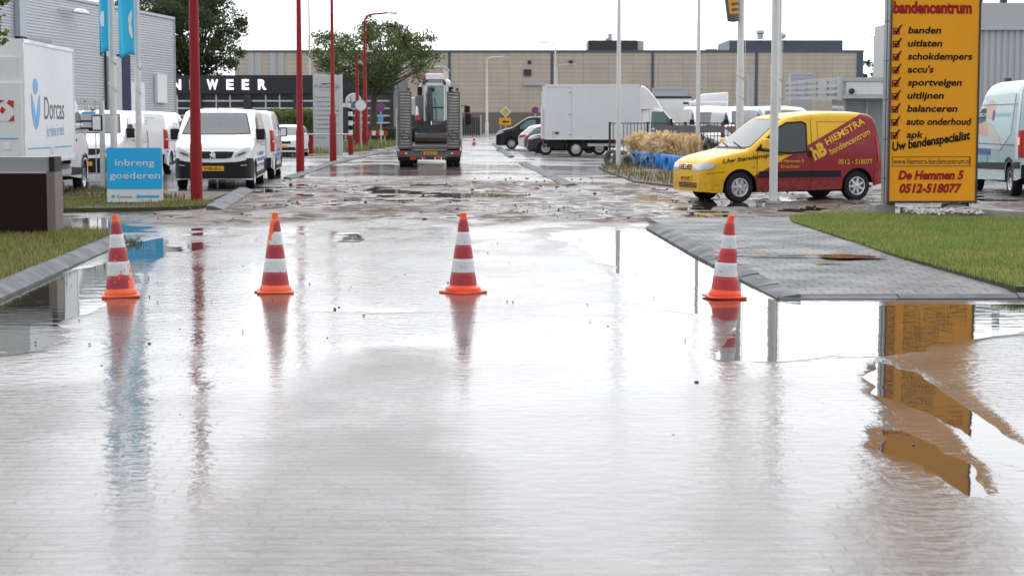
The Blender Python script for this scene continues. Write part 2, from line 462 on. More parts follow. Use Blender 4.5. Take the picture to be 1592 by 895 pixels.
S_HATCH = dict(L=4.2, W=1.78, H=1.46, top=[(0, .55), (.012, .68), (.06, .74), (.3, .82), (1.0, .95), (1.15, .99), (1.9, 1.36), (2.15, 1.43), (2.7, 1.46), (3.3, 1.42), (3.6, 1.34), (3.98, 1.02), (4.12, .92), (4.19, .8), (4.2, .6)],
    bot=[(0, .22), (.6, .2), (3.8, .2), (4.2, .32)], plan=[(0, .58), (.04, .70), (.15, .79), (.45, .86), (1, .89), (3.5, .88), (4, .82), (4.2, .70)],
    arches=[(.83, .36), (3.45, .36)], axle=.31, wr=.315, ww=.2, axles=(.83, 3.45), belt=.88, tum=.24, rc=.12, clear=.19)
S_SUV = dict(S_HATCH, H=1.58, L=4.3, top=[(0, .62), (.012, .78), (.06, .86), (.3, .95), (1.05, 1.06), (1.2, 1.10), (1.9, 1.47), (2.2, 1.55), (2.8, 1.58), (3.5, 1.55), (3.8, 1.45), (4.12, 1.08), (4.25, .98), (4.29, .8), (4.3, .6)],
    bot=[(0, .25), (4.3, .34)], arches=[(.86, .39), (3.5, .39)], axle=.335, wr=.34, axles=(.86, 3.5), belt=.98)
S_BERL = dict(L=4.11, W=1.72, H=1.81, top=[(0, .60), (.012, .70), (.05, .77), (.14, .84), (.40, .93), (.85, 1.02), (1.0, 1.06), (1.08, 1.11), (1.82, 1.66), (1.96, 1.72), (2.3, 1.77), (2.8, 1.805), (3.5, 1.80), (3.82, 1.765), (3.94, 1.68), (4.05, 1.1), (4.09, .75), (4.11, .5)],
    bot=[(0, .21), (.3, .19), (3.6, .24), (4.11, .34)], plan=[(0, .60), (.02, .66), (.08, .735), (.2, .79), (.5, .835), (1, .855), (3.6, .86), (3.95, .845), (4.11, .79)],
    arches=[(.80, .365), (3.49, .365)], axle=.30, wr=.305, ww=.185, axles=(.80, 3.49), belt=1.0, tum=.15, rc=.13, clear=.18, smooth=.05)
S_CAB = dict(L=2.7, W=2.0, H=2.28, top=[(0, .70), (.012, .95), (.05, 1.05), (.2, 1.16), (.72, 1.33), (.85, 1.42), (1.55, 2.12), (1.75, 2.24), (2.0, 2.28), (2.65, 2.28), (2.7, 2.25)],
    bot=[(0, .26), (2.7, .42)], plan=[(0, .74), (.03, .84), (.12, .91), (.3, .96), (.7, .99), (1, 1.0), (2.7, 1.0)],
    arches=[(.92, .42)], axle=.34, wr=.35, ww=.22, axles=(.92,), belt=1.3, tum=.10, rc=.12, clear=.3)

def windscreen(B, root, z0, z1, w0, w1, m=GLASS, border=True, dz=.03):
    poly = [(-w0, z0), (-w0 * .5, z0 - dz * .5), (w0 * .5, z0 - dz * .5), (w0, z0), (w1, z1), (-w1, z1)]
    if border:
        e = .035
        B.patch("windscreen_seal", BLACKP, root, 0, [(-w0 - e, z0 - e * .7), (-w0 * .5, z0 - dz * .5 - e * .7), (w0 * .5, z0 - dz * .5 - e * .7), (w0 + e, z0 - e * .7), (w1 + e * .6, z1 + e * .4), (-w1 - e * .6, z1 + e * .4)], .006)
    g = B.patch("windscreen", m, root, 0, poly, .012)
    return g
def rr_poly(u0, u1, z0, z1, r=.05, n=4):
    pts = []
    for (cx, cz, a0) in ((u1 - r, z1 - r, 0), (u0 + r, z1 - r, 90), (u0 + r, z0 + r, 180), (u1 - r, z0 + r, 270)):
        for k in range(n + 1):
            a = R(a0 + 90 * k / n); pts.append((cx + r * cos(a), cz + r * sin(a)))
    return pts

def make_expert(label, loc, rz, group):
    S = S_EXPERT; B = Body(S)
    root = thing("panel_van", label, "van", loc, rz, group)
    B.mesh("body", VANWHITE, root); underbody(root, S); wheels(root, S, 5)
    windscreen(B, root, 1.335, 1.815, .80, .66)
    # black front bumper
    B.patch("front_bumper", BLACKP, root, 0, [(-.93, .26), (.93, .26), (.93, .72), (.55, .655), (0, .64), (-.55, .655), (-.93, .72)], .016)
    for az in (90, -90):
        B.patch("bumper_side", BLACKP, root, az, [(.03, .26), (.50, .25), (.54, .42), (.50, .64), (.32, .74), (.03, .74)], .012)
    B.patch("grille", BLACKP, root, 0, [(-.50, .90), (-.44, .76), (-.30, .735), (.30, .735), (.44, .76), (.50, .90), (.30, .905), (-.30, .905)], .012)
    for zz in (.775, .81, .845, .88):
        B.patch("grille_bar", DARKST, root, 0, [(-.42, zz), (.42, zz), (.42, zz + .012), (-.42, zz + .012)], .018)
    # lion-like silver mark on the grille
    lion = [(-.06, .735), (-.045, .735), (-.03, .79), (-.005, .80), (.0, .74), (.02, .735), (.025, .80), (.05, .74), (.066, .745), (.045, .83), (.075, .815), (.06, .85), (.035, .86), (.045, .90), (.01, .93), (-.04, .915), (-.05, .89), (-.025, .885), (-.03, .86), (-.075, .83), (-.07, .815), (-.035, .82)]
    B.patch("emblem", CHROME, root, 0, lion, .026, step=.5)
    for sd in (1, -1):
        hp = [(.50 * sd, .80), (.55 * sd, .765), (.76 * sd, .83), (.88 * sd, .90), (.885 * sd, 1.0), (.80 * sd, .995), (.60 * sd, .90)]
        B.patch("headlight", LAMPC, root, 0, hp, .014, step=.05)
        B.patch("headlight_inner", DARKST, root, 0, [(.56 * sd, .79), (.73 * sd, .845), (.80 * sd, .89), (.74 * sd, .895), (.60 * sd, .84)], .018, step=.05)
        B.patch("fog_light", LAMPC, root, 0, [(.66 * sd, .555), (.80 * sd, .57), (.80 * sd, .60), (.66 * sd, .58)], .024)
        B.patch("tail_light", REDL, root, 135 * sd, [(.935 * sd, .80), (1.16 * sd, .78), (1.155 * sd, 1.38), (.93 * sd, 1.36)], .014, step=.03)
        B.patch("reverse_light", SIGNW, root, 135 * sd, [(1.0 * sd, 1.05), (1.11 * sd, 1.05), (1.11 * sd, 1.095), (1.0 * sd, 1.095)], .020, step=.03)
        mirror(root, S['L'] / 2 - 1.38, sd * .93, 1.17, sd, BLACKP, .27, .22)
    for az in (90, -90):
        B.patch("door_glass", GLASS, root, az, [(1.30, 1.19), (1.38, 1.30), (1.88, 1.71), (2.35, 1.74), (2.42, 1.20)], .010)
        B.patch("door_handle", BLACKP, root, az, [(2.15, 1.07), (2.36, 1.08), (2.36, 1.12), (2.15, 1.11)], .02)
        B.patch("door_seam", DARKST, root, az, [(2.50, .30), (2.512, .30), (2.512, 1.76), (2.50, 1.76)], .006)
        B.patch("door_seam", DARKST, root, az, [(3.72, .62), (3.732, .62), (3.732, 1.76), (3.72, 1.76)], .006)
        B.patch("side_rail", DARKST, root, az, [(2.55, 1.02), (4.75, 1.02), (4.75, 1.035), (2.55, 1.035)], .008)
        B.patch("sill", BLACKP, root, az, [(1.36, .28), (3.78, .30), (3.78, .40), (1.36, .38)], .012)
        # blue livery blocks along the lower side
        rnd = random.Random(4)
        for row, zz in enumerate((.50, .64, .78)):
            s = 1.42
            while s < 3.72:
                w = rnd.choice((.06, .1, .16, .22)); gap = rnd.choice((.03, .04, .05))
                if rnd.random() < .82: B.patch("livery_stripe", LIVBLUE if rnd.random() < .75 else LIVPALE, root, az, [(s, zz), (min(s + w, 3.74), zz), (min(s + w, 3.74), zz + .085), (s, zz + .085)], .009, step=.3)
                s += w + gap
        for k in range(5): B.patch("livery_stripe", LIVBLUE if k % 2 else LIVPALE, root, az, [(4.66, .62 + k * .055), (4.93, .62 + k * .055), (4.93, .65 + k * .055), (4.66, .65 + k * .055)], .009)
        for k, (a, b, zz) in enumerate(((2.8, 3.5, 1.50), (2.7, 3.6, 1.38), (2.95, 3.4, 1.26))):
            B.patch("livery_stripe", LIVPALE, root, az, [(a, zz), (b, zz + .03), (b, zz + .09), (a, zz + .06)], .009)
    B.patch("rear_bumper", BLACKP, root, 180, [(-.95, .34), (.95, .34), (.95, .62), (-.95, .62)], .02)
    for k in range(9):
        u = -.78 + k * .175; B.patch("livery_stripe", LIVBLUE, root, 180, [(u, .66), (u + .11, .66), (u + .11, .79), (u, .79)] if k % 3 else [(u, .66), (u + .04, .66), (u + .04, .79), (u, .79)], .012)
    B.patch("door_seam", DARKST, root, 180, [(-.006, .6), (.006, .6), (.006, 1.82), (-.006, 1.82)], .009)
    return root, B

S_DECK = S_CAB
def make_box_truck(label, loc, rz, box_L, box_W, z0, z1, deflector, group=None, cab_off=0.0, rim=None):
    """local x forward; x=0 at the box front wall"""
    S = S_CAB; B = Body(S)
    root = thing("box_truck", label, "truck", loc, rz, group)
    cabr = B.mesh("cab", VANWHITE, root)
    dx = S['L'] / 2 - .05                  # cab reaches under the box front
    cabr.location.x = dx
    def P(*a, **k):
        o = B.patch(*a, **k); o.location.x = dx; return o
    e = .03
    P("windscreen", GLASS, root, 0, [(-.86, 1.46), (.86, 1.46), (.74, 2.12), (-.74, 2.12)], eps=.01)
    P("grille", BLACKP, root, 0, [(-.55, .78), (.55, .78), (.5, 1.0), (-.5, 1.0)], eps=.012)
    P("front_bumper", BLACKP, root, 0, [(-.97, .28), (.97, .28), (.97, .66), (-.97, .66)], eps=.012)
    for sd in (1, -1):
        P("headlight", LAMPC, root, 0, [(.6 * sd, .78), (.88 * sd, .84), (.92 * sd, 1.06), (.66 * sd, .96)], eps=.013)
    for az in (90, -90):
        P("door_glass", GLASSG, root, az, [(.98, 1.36), (1.08, 1.52), (1.62, 2.08), (2.12, 2.1), (2.16, 1.34)], eps=.01)
        P("window_divider", BLACKP, root, az, [(1.37, 1.35), (1.40, 1.35), (1.40, 1.83), (1.37, 1.80)], eps=.014)
        P("window_seal", BLACKP, root, az, [(.93, 1.34), (.98, 1.34), (1.64, 2.10), (1.59, 2.12)], eps=.008)
        P("door_handle", BLACKP, root, az, [(1.95, 1.18), (2.15, 1.18), (2.15, 1.23), (1.95, 1.23)], eps=.02)
        P("door_seam", DARKST, root, az, [(2.22, .46), (2.235, .46), (2.235, 2.16), (2.22, 2.16)], eps=.006)
        P("door_seam", DARKST, root, az, [(.98, .80), (.995, .80), (.995, 1.36), (.98, 1.36)], eps=.006)
        P("sill", BLACKP, root, az, [(1.37, .43), (2.6, .44), (2.6, .62), (1.37, .58)], eps=.012)
        P("wheel_arch_trim", BLACKP, root, az, [(.44, .5), (.47, .72), (.6, .84), (.92, .90), (1.24, .84), (1.37, .72), (1.40, .5), (1.36, .5), (1.3, .66), (1.18, .77), (.92, .82), (.66, .77), (.53, .66), (.48, .5)], eps=.014)
    for sd in (1, -1):
        m = mirror(root, dx + S['L'] / 2 - 1.25, sd * 1.0, 1.40, sd, BLACKP, .36, .24)
        m.location = (0, sd * .22, 0); 
        mb = MB(); xx = dx + S['L'] / 2 - 1.25
        mb.bar((xx, sd * .96, 1.62), (xx, sd * 1.26, 1.62), .04, .04); mb.bar((xx, sd * .96, 1.46), (xx, sd * 1.26, 1.46), .04, .04); mb.build("mirror_arm", BLACKP, root)
    # box body
    hw = box_W / 2
    mb = MB(); mb.box(-box_L, 0, -hw, hw, z0, z1); body = mb.build("box_body", BOXWHITE, root, bevel=.02)
    tr = MB()
    for sd in (1, -1):
        y = sd * hw
        for (xa, xb, za, zb) in ((-box_L - .012, .012, z1 - .06, z1 + .012), (-box_L - .012, .012, z0 - .012, z0 + .05), (-box_L - .012, -box_L + .05, z0, z1), (-.05, .012, z0, z1)):
            ya, yb = sorted((y - sd * .03, y + sd * .014)); tr.box(xa, xb, ya, yb, za, zb)
    tr.build("box_trim", WHITE, root)
    # rear frame, roller shutter, tail lift
    rf = MB(); x = -box_L
    rf.box(x - .03, x + .01, -hw, hw, z1 - .34, z1 + .01); rf.box(x - .03, x + .01, -hw, -hw + .1, z0, z1 - .34); rf.box(x - .03, x + .01, hw - .1, hw, z0, z1 - .34)
    rf.build("rear_frame", WHITE, root)
    tl = MB(); tl.box(x - .10, x - .035, -hw + .02, hw - .02, z0 + .02, z0 + 1.55); tl.build("tail_lift", BOXWHITE, root, bevel=.01)
    tb = MB(); tb.box(x - .06, x - .03, -hw + .1, hw - .1, z0 + 1.55, z1 - .34); tb.build("roller_shutter", SIGNW, root)
    # chassis
    ch = MB()
    for sd in (1, -1): ch.box(-box_L + .1, .6, sd * .42 - .05, sd * .42 + .05, z0 - .22, z0 - .03)
    for k in range(6): ch.box(-box_L + .2 + k * (box_L - .5) / 5, -box_L + .28 + k * (box_L - .5) / 5, -hw + .05, hw - .05, z0 - .1, z0 - .013)
    ch.box(-box_L - .02, -box_L + .12, -hw + .1, hw - .1, .42, .56)
    ch.build("chassis", DARKST, root)
    wr = .35; ax = -box_L + 1.52
    for sd in (1, -1): wheel(root, ax, sd * (hw - .18), wr, .24, sd, 0, rim)
    for sd in (1, -1): wheel(root, dx + S['L'] / 2 - .92, sd * .86, wr, .22, sd, 0, rim)
    fl = MB()
    for sd in (1, -1):
        y0, y1 = sorted((sd * (hw - .30), sd * (hw - .04)))
        fl.box(ax - .46, ax + .46, y0, y1, .80 if z0 > .84 else z0 - .05, z0 - .02); fl.box(ax - .5, ax - .46, y0, y1, .34, z0 - .02)
        fl.box(ax + .46, ax + .49, y0, y1, .42, z0 - .02)
    fl.build("mudguard", BLACKP, root)
    sk = MB()
    for sd in (1, -1):
        y0, y1 = sorted((sd * (hw - .06), sd * (hw - .02))); sk.box(ax + .55, -.35, y0, y1, .48, .60)
    sk.build("side_guard", STEEL, root)
    tk = MB(); tk.box(-box_L + .15, ax - .55, -hw + .12, -hw + .5, .42, z0 - .05); tk.build("locker", BLACKP, root)
    ub = MB(); ub.box(.35, dx + .9, -.62, .62, .3, .9); ub.build("underbody", BLACKP, root)
    for sd in (1, -1):
        l = MB(); y0, y1 = sorted((sd * (hw - .32), sd * (hw - .06))); l.box(-box_L - .045, -box_L - .005, y0, y1, z0 - .2, z0 - .06); l.build("tail_light", REDL, root)
    if deflector:
        # roof fairing: a wedge from the cab roof to the box top
        d = MB(); N = 9; x0, x1 = .015, 1.02
        vs = []
        for i in range(N):
            t = i / (N - 1); xx = x0 + (x1 - x0) * t; zt = z1 - .02 - (z1 - 2.28) * (t ** 1.55); wd = (hw - .03) * (1 - t) + .78 * t
            vs += [(xx, -wd, 2.2), (xx, -wd, max(zt - .05, 2.21)), (xx, -wd + .08, max(zt, 2.22)), (xx, wd - .08, max(zt, 2.22)), (xx, wd, max(zt - .05, 2.21)), (xx, wd, 2.2)]
        fs = [(i * 6 + k, i * 6 + k + 1, (i + 1) * 6 + k + 1, (i + 1) * 6 + k) for i in range(N - 1) for k in range(5)] + [(0, 1, 2, 3, 4, 5)[::-1]]
        d.add(vs, fs); d.build("roof_fairing", VANWHITE, root, smooth=35)
    return root, B
# ------------------------------------------------------------------ numeric noise
def vnoise(x, y, seed=0):
    xi, yi = np.floor(x).astype(np.int64), np.floor(y).astype(np.int64)
    fx, fy = x - xi, y - yi
    fx = fx * fx * (3 - 2 * fx); fy = fy * fy * (3 - 2 * fy)
    def h(a, b):
        n = (a * 374761393 + b * 668265263 + seed * 1442695041) & 0x7fffffff
        n = ((n ^ (n >> 13)) * 1274126177) & 0x7fffffff
        return ((n ^ (n >> 16)) & 0xffff) / 65535.0
    return (h(xi, yi) * (1 - fx) + h(xi + 1, yi) * fx) * (1 - fy) + (h(xi, yi + 1) * (1 - fx) + h(xi + 1, yi + 1) * fx) * fy
def fbm(x, y, seed=0, o=4):
    s = 0; a = .5; t = 0
    for k in range(o):
        s = s + a * vnoise(x, y, seed + k * 17); t += a; x = x * 2.03 + 11.3; y = y * 2.03 + 5.7; a *= .5
    return s / t                                   # 0..1
def sdist(px, py, poly):
    """signed distance to a polygon, negative inside"""
    d = np.full(px.shape, 1e9); ins = np.zeros(px.shape, bool); n = len(poly)
    for i in range(n):
        ax, ay = poly[i]; bx, by = poly[(i + 1) % n]
        ex, ey = bx - ax, by - ay
        t = np.clip(((px - ax) * ex + (py - ay) * ey) / (ex * ex + ey * ey + 1e-12), 0, 1)
        d = np.minimum(d, np.hypot(px - ax - t * ex, py - ay - t * ey))
        c = ((ay > py) != (by > py))
        with np.errstate(divide='ignore', invalid='ignore'):
            xx = (bx - ax) * (py - ay) / (by - ay + 1e-30) + ax
        ins ^= c & (px < xx)
    return np.where(ins, -d, d)
def sstep(a, b, x):
    t = np.clip((x - a) / (b - a), 0, 1); return t * t * (3 - 2 * t)
def gp(*pts): return [tuple(G(x, y)[:2]) for x, y in pts]
def grid_mesh(name, X, Y, Z, attrs, m):
    ny, nx = X.shape
    me = bpy.data.meshes.new(name)
    co = np.stack([X, Y, Z], -1).reshape(-1, 3).astype(np.float32)
    idx = np.arange(ny * nx).reshape(ny, nx)
    q = np.stack([idx[:-1, :-1], idx[:-1, 1:], idx[1:, 1:], idx[1:, :-1]], -1).reshape(-1, 4)
    me.vertices.add(len(co)); me.vertices.foreach_set("co", co.ravel())
    me.loops.add(q.size); me.loops.foreach_set("vertex_index", q.ravel().astype(np.int32))
    me.polygons.add(len(q)); me.polygons.foreach_set("loop_start", (np.arange(len(q)) * 4).astype(np.int32))
    me.polygons.foreach_set("loop_total", np.full(len(q), 4, np.int32))
    me.polygons.foreach_set("use_smooth", np.ones(len(q), bool))
    me.update(calc_edges=True)
    for k, v in attrs.items():
        a = me.attributes.new(k, 'FLOAT', 'POINT'); a.data.foreach_set("value", v.ravel().astype(np.float32))
    me.materials.append(m)
    o = bpy.data.objects.new(name, me); COL.objects.link(o)
    return o

# ------------------------------------------------------------------ wet road material
def road_material():
    m = bpy.data.materials.new("wet brick road"); m.use_nodes = True
    n, l = m.node_tree.nodes, m.node_tree.links; b = n["Principled BSDF"]
    tc = n.new("ShaderNodeTexCoord")
    am = n.new("ShaderNodeAttribute"); am.attribute_name = "mud"
    br = n.new("ShaderNodeTexBrick"); br.inputs['Scale'].default_value = 1.0
    br.inputs['Brick Width'].default_value = .21; br.inputs['Row Height'].default_value = .105; br.inputs['Mortar Size'].default_value = .007
    br.inputs['Mortar Smooth'].default_value = .6; br.inputs['Bias'].default_value = 0
    br.inputs['Color1'].default_value = (.105, .08, .07, 1); br.inputs['Color2'].default_value = (.08, .066, .06, 1); br.inputs['Mortar'].default_value = (.06, .053, .048, 1)
    l.new(tc.outputs['Object'], br.inputs['Vector'])
    # silt film over the bricks, patchy
    nz = n.new("ShaderNodeTexNoise"); nz.inputs['Scale'].default_value = .45; nz.inputs['Detail'].default_value = 8; nz.inputs['Roughness'].default_value = .65
    l.new(tc.outputs['Object'], nz.inputs['Vector'])
    r1 = n.new("ShaderNodeMapRange"); r1.inputs[1].default_value = .38; r1.inputs[2].default_value = .68; r1.inputs[4].default_value = .75
    l.new(nz.outputs['Fac'], r1.inputs[0])
    m1 = n.new("ShaderNodeMixRGB"); m1.inputs[2].default_value = (.155, .15, .146, 1)
    l.new(r1.outputs[0], m1.inputs[0]); l.new(br.outputs['Color'], m1.inputs[1])
    nm = n.new("ShaderNodeTexNoise"); nm.inputs['Scale'].default_value = 5.0; nm.inputs['Detail'].default_value = 9; nm.inputs['Roughness'].default_value = .7
    l.new(tc.outputs['Object'], nm.inputs['Vector'])
    rc = n.new("ShaderNodeMixRGB"); rc.inputs[1].default_value = (.058, .041, .033, 1); rc.inputs[2].default_value = (.17, .126, .102, 1)
    rcm = n.new("ShaderNodeMapRange"); rcm.inputs[1].default_value = .36; rcm.inputs[2].default_value = .62; l.new(nm.outputs['Fac'], rcm.inputs[0]); l.new(rcm.outputs[0], rc.inputs[0])
    m2 = n.new("ShaderNodeMixRGB"); l.new(am.outputs['Fac'], m2.inputs[0]); l.new(m1.outputs[0], m2.inputs[1]); l.new(rc.outputs[0], m2.inputs[2])
    l.new(m2.outputs[0], b.inputs['Base Color'])
    b.inputs['IOR'].default_value = 1.42
    sl_ = n.new("ShaderNodeMapRange"); sl_.inputs[3].default_value = .5; sl_.inputs[4].default_value = .07; 
    mg = n.new("ShaderNodeMapping"); mg.inputs['Scale'].default_value = (1.6, 1.9, 1); l.new(tc.outputs['Object'], mg.inputs['Vector'])
    ng = n.new("ShaderNodeTexNoise"); ng.inputs['Scale'].default_value = 1.5; ng.inputs['Detail'].default_value = 9; ng.inputs['Roughness'].default_value = .72; l.new(mg.outputs[0], ng.inputs['Vector'])
    gl = n.new("ShaderNodeMapRange"); gl.inputs[1].default_value = .515; gl.inputs[2].default_value = .575; l.new(ng.outputs['Fac'], gl.inputs[0])
    gs = n.new("ShaderNodeMapRange"); gs.inputs[3].default_value = .03; gs.inputs[4].default_value = .5; l.new(gl.outputs[0], gs.inputs[0]); l.new(gs.outputs[0], sl_.inputs[4])
    gr_ = n.new("ShaderNodeMapRange"); gr_.inputs[3].default_value = .6; gr_.inputs[4].default_value = .10; l.new(gl.outputs[0], gr_.inputs[0])
    l.new(am.outputs['Fac'], sl_.inputs[0])
    ad = n.new("ShaderNodeAttribute"); ad.attribute_name = "damp"
    sd_ = n.new("ShaderNodeMapRange"); sd_.inputs[3].default_value = 1; sd_.inputs[4].default_value = .52; l.new(ad.outputs['Fac'], sd_.inputs[0])
    sm_ = n.new("ShaderNodeMath"); sm_.operation = 'MULTIPLY'; l.new(sl_.outputs[0], sm_.inputs[0]); l.new(sd_.outputs[0], sm_.inputs[1]); l.new(sm_.outputs[0], b.inputs['Specular IOR Level'])
    # water film: gloss varies in patches, mud is duller
    n2 = n.new("ShaderNodeTexNoise"); n2.inputs['Scale'].default_value = .8; n2.inputs['Detail'].default_value = 6
    l.new(tc.outputs['Object'], n2.inputs['Vector'])
    r2 = n.new("ShaderNodeMapRange"); r2.inputs[1].default_value = .35; r2.inputs[2].default_value = .68; r2.inputs[3].default_value = .05; r2.inputs[4].default_value = .14
    l.new(n2.outputs['Fac'], r2.inputs[0])
    mr = n.new("ShaderNodeMixRGB"); l.new(gr_.outputs[0], mr.inputs[2]); l.new(am.outputs['Fac'], mr.inputs[0])
    ra = n.new("ShaderNodeMath"); ra.operation = 'MULTIPLY_ADD'; ra.inputs[1].default_value = .16; l.new(ad.outputs['Fac'], ra.inputs[0]); l.new(r2.outputs[0], ra.inputs[2]); l.new(ra.outputs[0], mr.inputs[1])
    l.new(mr.outputs[0], b.inputs['Roughness'])
    # relief: brick joints under the film, fine grain
    mp = n.new("ShaderNodeMapping"); mp.inputs['Scale'].default_value = (8, 11, 5); l.new(tc.outputs['Object'], mp.inputs['Vector'])
    n3 = n.new("ShaderNodeTexNoise"); n3.inputs['Scale'].default_value = 1.0; n3.inputs['Detail'].default_value = 4; l.new(mp.outputs[0], n3.inputs['Vector'])
    b1 = n.new("ShaderNodeBump"); b1.inputs['Strength'].default_value = .8; bd_ = n.new("ShaderNodeMapRange"); bd_.inputs[3].default_value = .0036; bd_.inputs[4].default_value = .0105; l.new(ad.outputs['Fac'], bd_.inputs[0]); l.new(bd_.outputs[0], b1.inputs['Distance'])
    l.new(n3.outputs['Fac'], b1.inputs['Height'])
    b2 = n.new("ShaderNodeBump"); b2.invert = True; b2.inputs['Distance'].default_value = .0022
    bs_ = n.new("ShaderNodeMapRange"); bs_.inputs[3].default_value = .08; bs_.inputs[4].default_value = .4; l.new(ad.outputs['Fac'], bs_.inputs[0]); l.new(bs_.outputs[0], b2.inputs['Strength'])
    l.new(br.outputs['Fac'], b2.inputs['Height']); l.new(b1.outputs[0], b2.inputs['Normal'])
    n4 = n.new("ShaderNodeTexNoise"); n4.inputs['Scale'].default_value = 4.5; n4.inputs['Detail'].default_value = 9; n4.inputs['Roughness'].default_value = .68; l.new(tc.outputs['Object'], n4.inputs['Vector'])
    b3 = n.new("ShaderNodeBump"); b3.inputs['Distance'].default_value = .09
    l.new(am.outputs['Fac'], b3.inputs['Strength']); l.new(n4.outputs['Fac'], b3.inputs['Height']); l.new(b2.outputs[0], b3.inputs['Normal'])
    l.new(b3.outputs[0], b.inputs['Normal'])
    return m
def water_material():
    m = bpy.data.materials.new("standing water"); m.use_nodes = True
    n, l = m.node_tree.nodes, m.node_tree.links; b = n["Principled BSDF"]
    b.inputs['Base Color'].default_value = (.045, .04, .036, 1); b.inputs['Roughness'].default_value = .012; b.inputs['IOR'].default_value = 1.6
    tc = n.new("ShaderNodeTexCoord"); mp = n.new("ShaderNodeMapping"); mp.inputs['Scale'].default_value = (1.6, 5, 1); l.new(tc.outputs['Object'], mp.inputs['Vector'])
    nz = n.new("ShaderNodeTexNoise"); nz.inputs['Scale'].default_value = 1; nz.inputs['Detail'].default_value = 3; l.new(mp.outputs[0], nz.inputs['Vector'])
    bp = n.new("ShaderNodeBump"); bp.inputs['Strength'].default_value = .40; bp.inputs['Distance'].default_value = .004
    l.new(nz.outputs['Fac'], bp.inputs['Height']); l.new(bp.outputs[0], b.inputs['Normal'])
    return m
def wet_ground(name, col, r0, r1, scale, bump=.004, bs=14, tile=None, spec=.5):
    m = bpy.data.materials.new(name); m.use_nodes = True
    n, l = m.node_tree.nodes, m.node_tree.links; b = n["Principled BSDF"]; b.inputs['IOR'].default_value = 1.4; b.inputs['Specular IOR Level'].default_value = spec
    tc = n.new("ShaderNodeTexCoord")
    nz = n.new("ShaderNodeTexNoise"); nz.inputs['Scale'].default_value = scale; nz.inputs['Detail'].default_value = 7; l.new(tc.outputs['Object'], nz.inputs['Vector'])
    rr = n.new("ShaderNodeMapRange"); rr.inputs[1].default_value = .42; rr.inputs[2].default_value = .62; rr.inputs[3].default_value = r0; rr.inputs[4].default_value = r1
    l.new(nz.outputs['Fac'], rr.inputs[0]); l.new(rr.outputs[0], b.inputs['Roughness'])
    n2 = n.new("ShaderNodeTexNoise"); n2.inputs['Scale'].default_value = scale * 2.3; n2.inputs['Detail'].default_value = 8; l.new(tc.outputs['Object'], n2.inputs['Vector'])
    mr = n.new("ShaderNodeMapRange"); mr.inputs[3].default_value = .55; mr.inputs[4].default_value = 1.45; l.new(n2.outputs['Fac'], mr.inputs[0])
    src = None
    if tile:
        br = n.new("ShaderNodeTexBrick"); br.inputs['Scale'].default_value = 1; br.inputs['Brick Width'].default_value = tile; br.inputs['Row Height'].default_value = tile
        br.inputs['Mortar Size'].default_value = .008; br.inputs['Color1'].default_value = (*[c * 1.12 for c in col], 1); br.inputs['Color2'].default_value = (*[c * .86 for c in col], 1); br.inputs['Mortar'].default_value = (*[c * .3 for c in col], 1)
        l.new(tc.outputs['Object'], br.inputs['Vector']); src = br.outputs['Color']
    vm = n.new("ShaderNodeVectorMath"); vm.operation = 'SCALE'; vm.inputs[0].default_value = col
    if src: l.new(src, vm.inputs[0])
    l.new(mr.outputs[0], vm.inputs['Scale']); l.new(vm.outputs[0], b.inputs['Base Color'])
    n3 = n.new("ShaderNodeTexNoise"); n3.inputs['Scale'].default_value = bs; n3.inputs['Detail'].default_value = 4; l.new(tc.outputs['Object'], n3.inputs['Vector'])
    bp = n.new("ShaderNodeBump"); bp.inputs['Strength'].default_value = .6; bp.inputs['Distance'].default_value = bump; l.new(n3.outputs['Fac'], bp.inputs['Height'])
    if tile:
        b2 = n.new("ShaderNodeBump"); b2.invert = True; b2.inputs['Strength'].default_value = .6; b2.inputs['Distance'].default_value = .004; l.new(br.outputs['Fac'], b2.inputs['Height']); l.new(bp.outputs[0], b2.inputs['Normal']); bp = b2
    l.new(bp.outputs[0], b.inputs['Normal'])
    return m
M_ROAD = road_material(); M_WATER = water_material()
M_YARD = wet_ground("wet yard paving", (.16, .155, .15), .12, .42, .25, .006, 8)
M_ASPH = wet_ground("wet asphalt", (.10, .10, .10), .10, .38, .35, .004, 20)
M_TILE = wet_ground("wet concrete tiles", (.145, .149, .155), .42, .70, 1.2, .004, 30, tile=.22, spec=.22)
M_KERB = wet_ground("wet kerb stone", (.11, .115, .123), .5, .75, 2.0, .002, 40, spec=.18)
M_SOIL = wet_ground("damp soil", (.085, .065, .045), .6, .85, 3, .02, 12)
M_TURF = mat("turf base", (.05, .055, .024), .95, var=.4, vscale=4)
M_GRASS = leafmat("lawn blades", (.20, .265, .065), .45, .5, .85, (.30, .29, .10), .9)
M_VERGE = leafmat("verge blades", (.18, .20, .055), .5, .5, .8, (.24, .19, .09), 1.1)
M_DRYGR = leafmat("weedy verge blades", (.16, .15, .06), .6, .4, .8, (.17, .11, .06), .8)

# ------------------------------------------------------------------ ground to the horizon
mb = MB(); mb.add([(-900, -60, -.012), (900, -60, -.012), (900, 1500, -.012), (-900, 1500, -.012)], [(0, 1, 2, 3)])
tag(mb.build("ground", M_YARD), kind="structure")

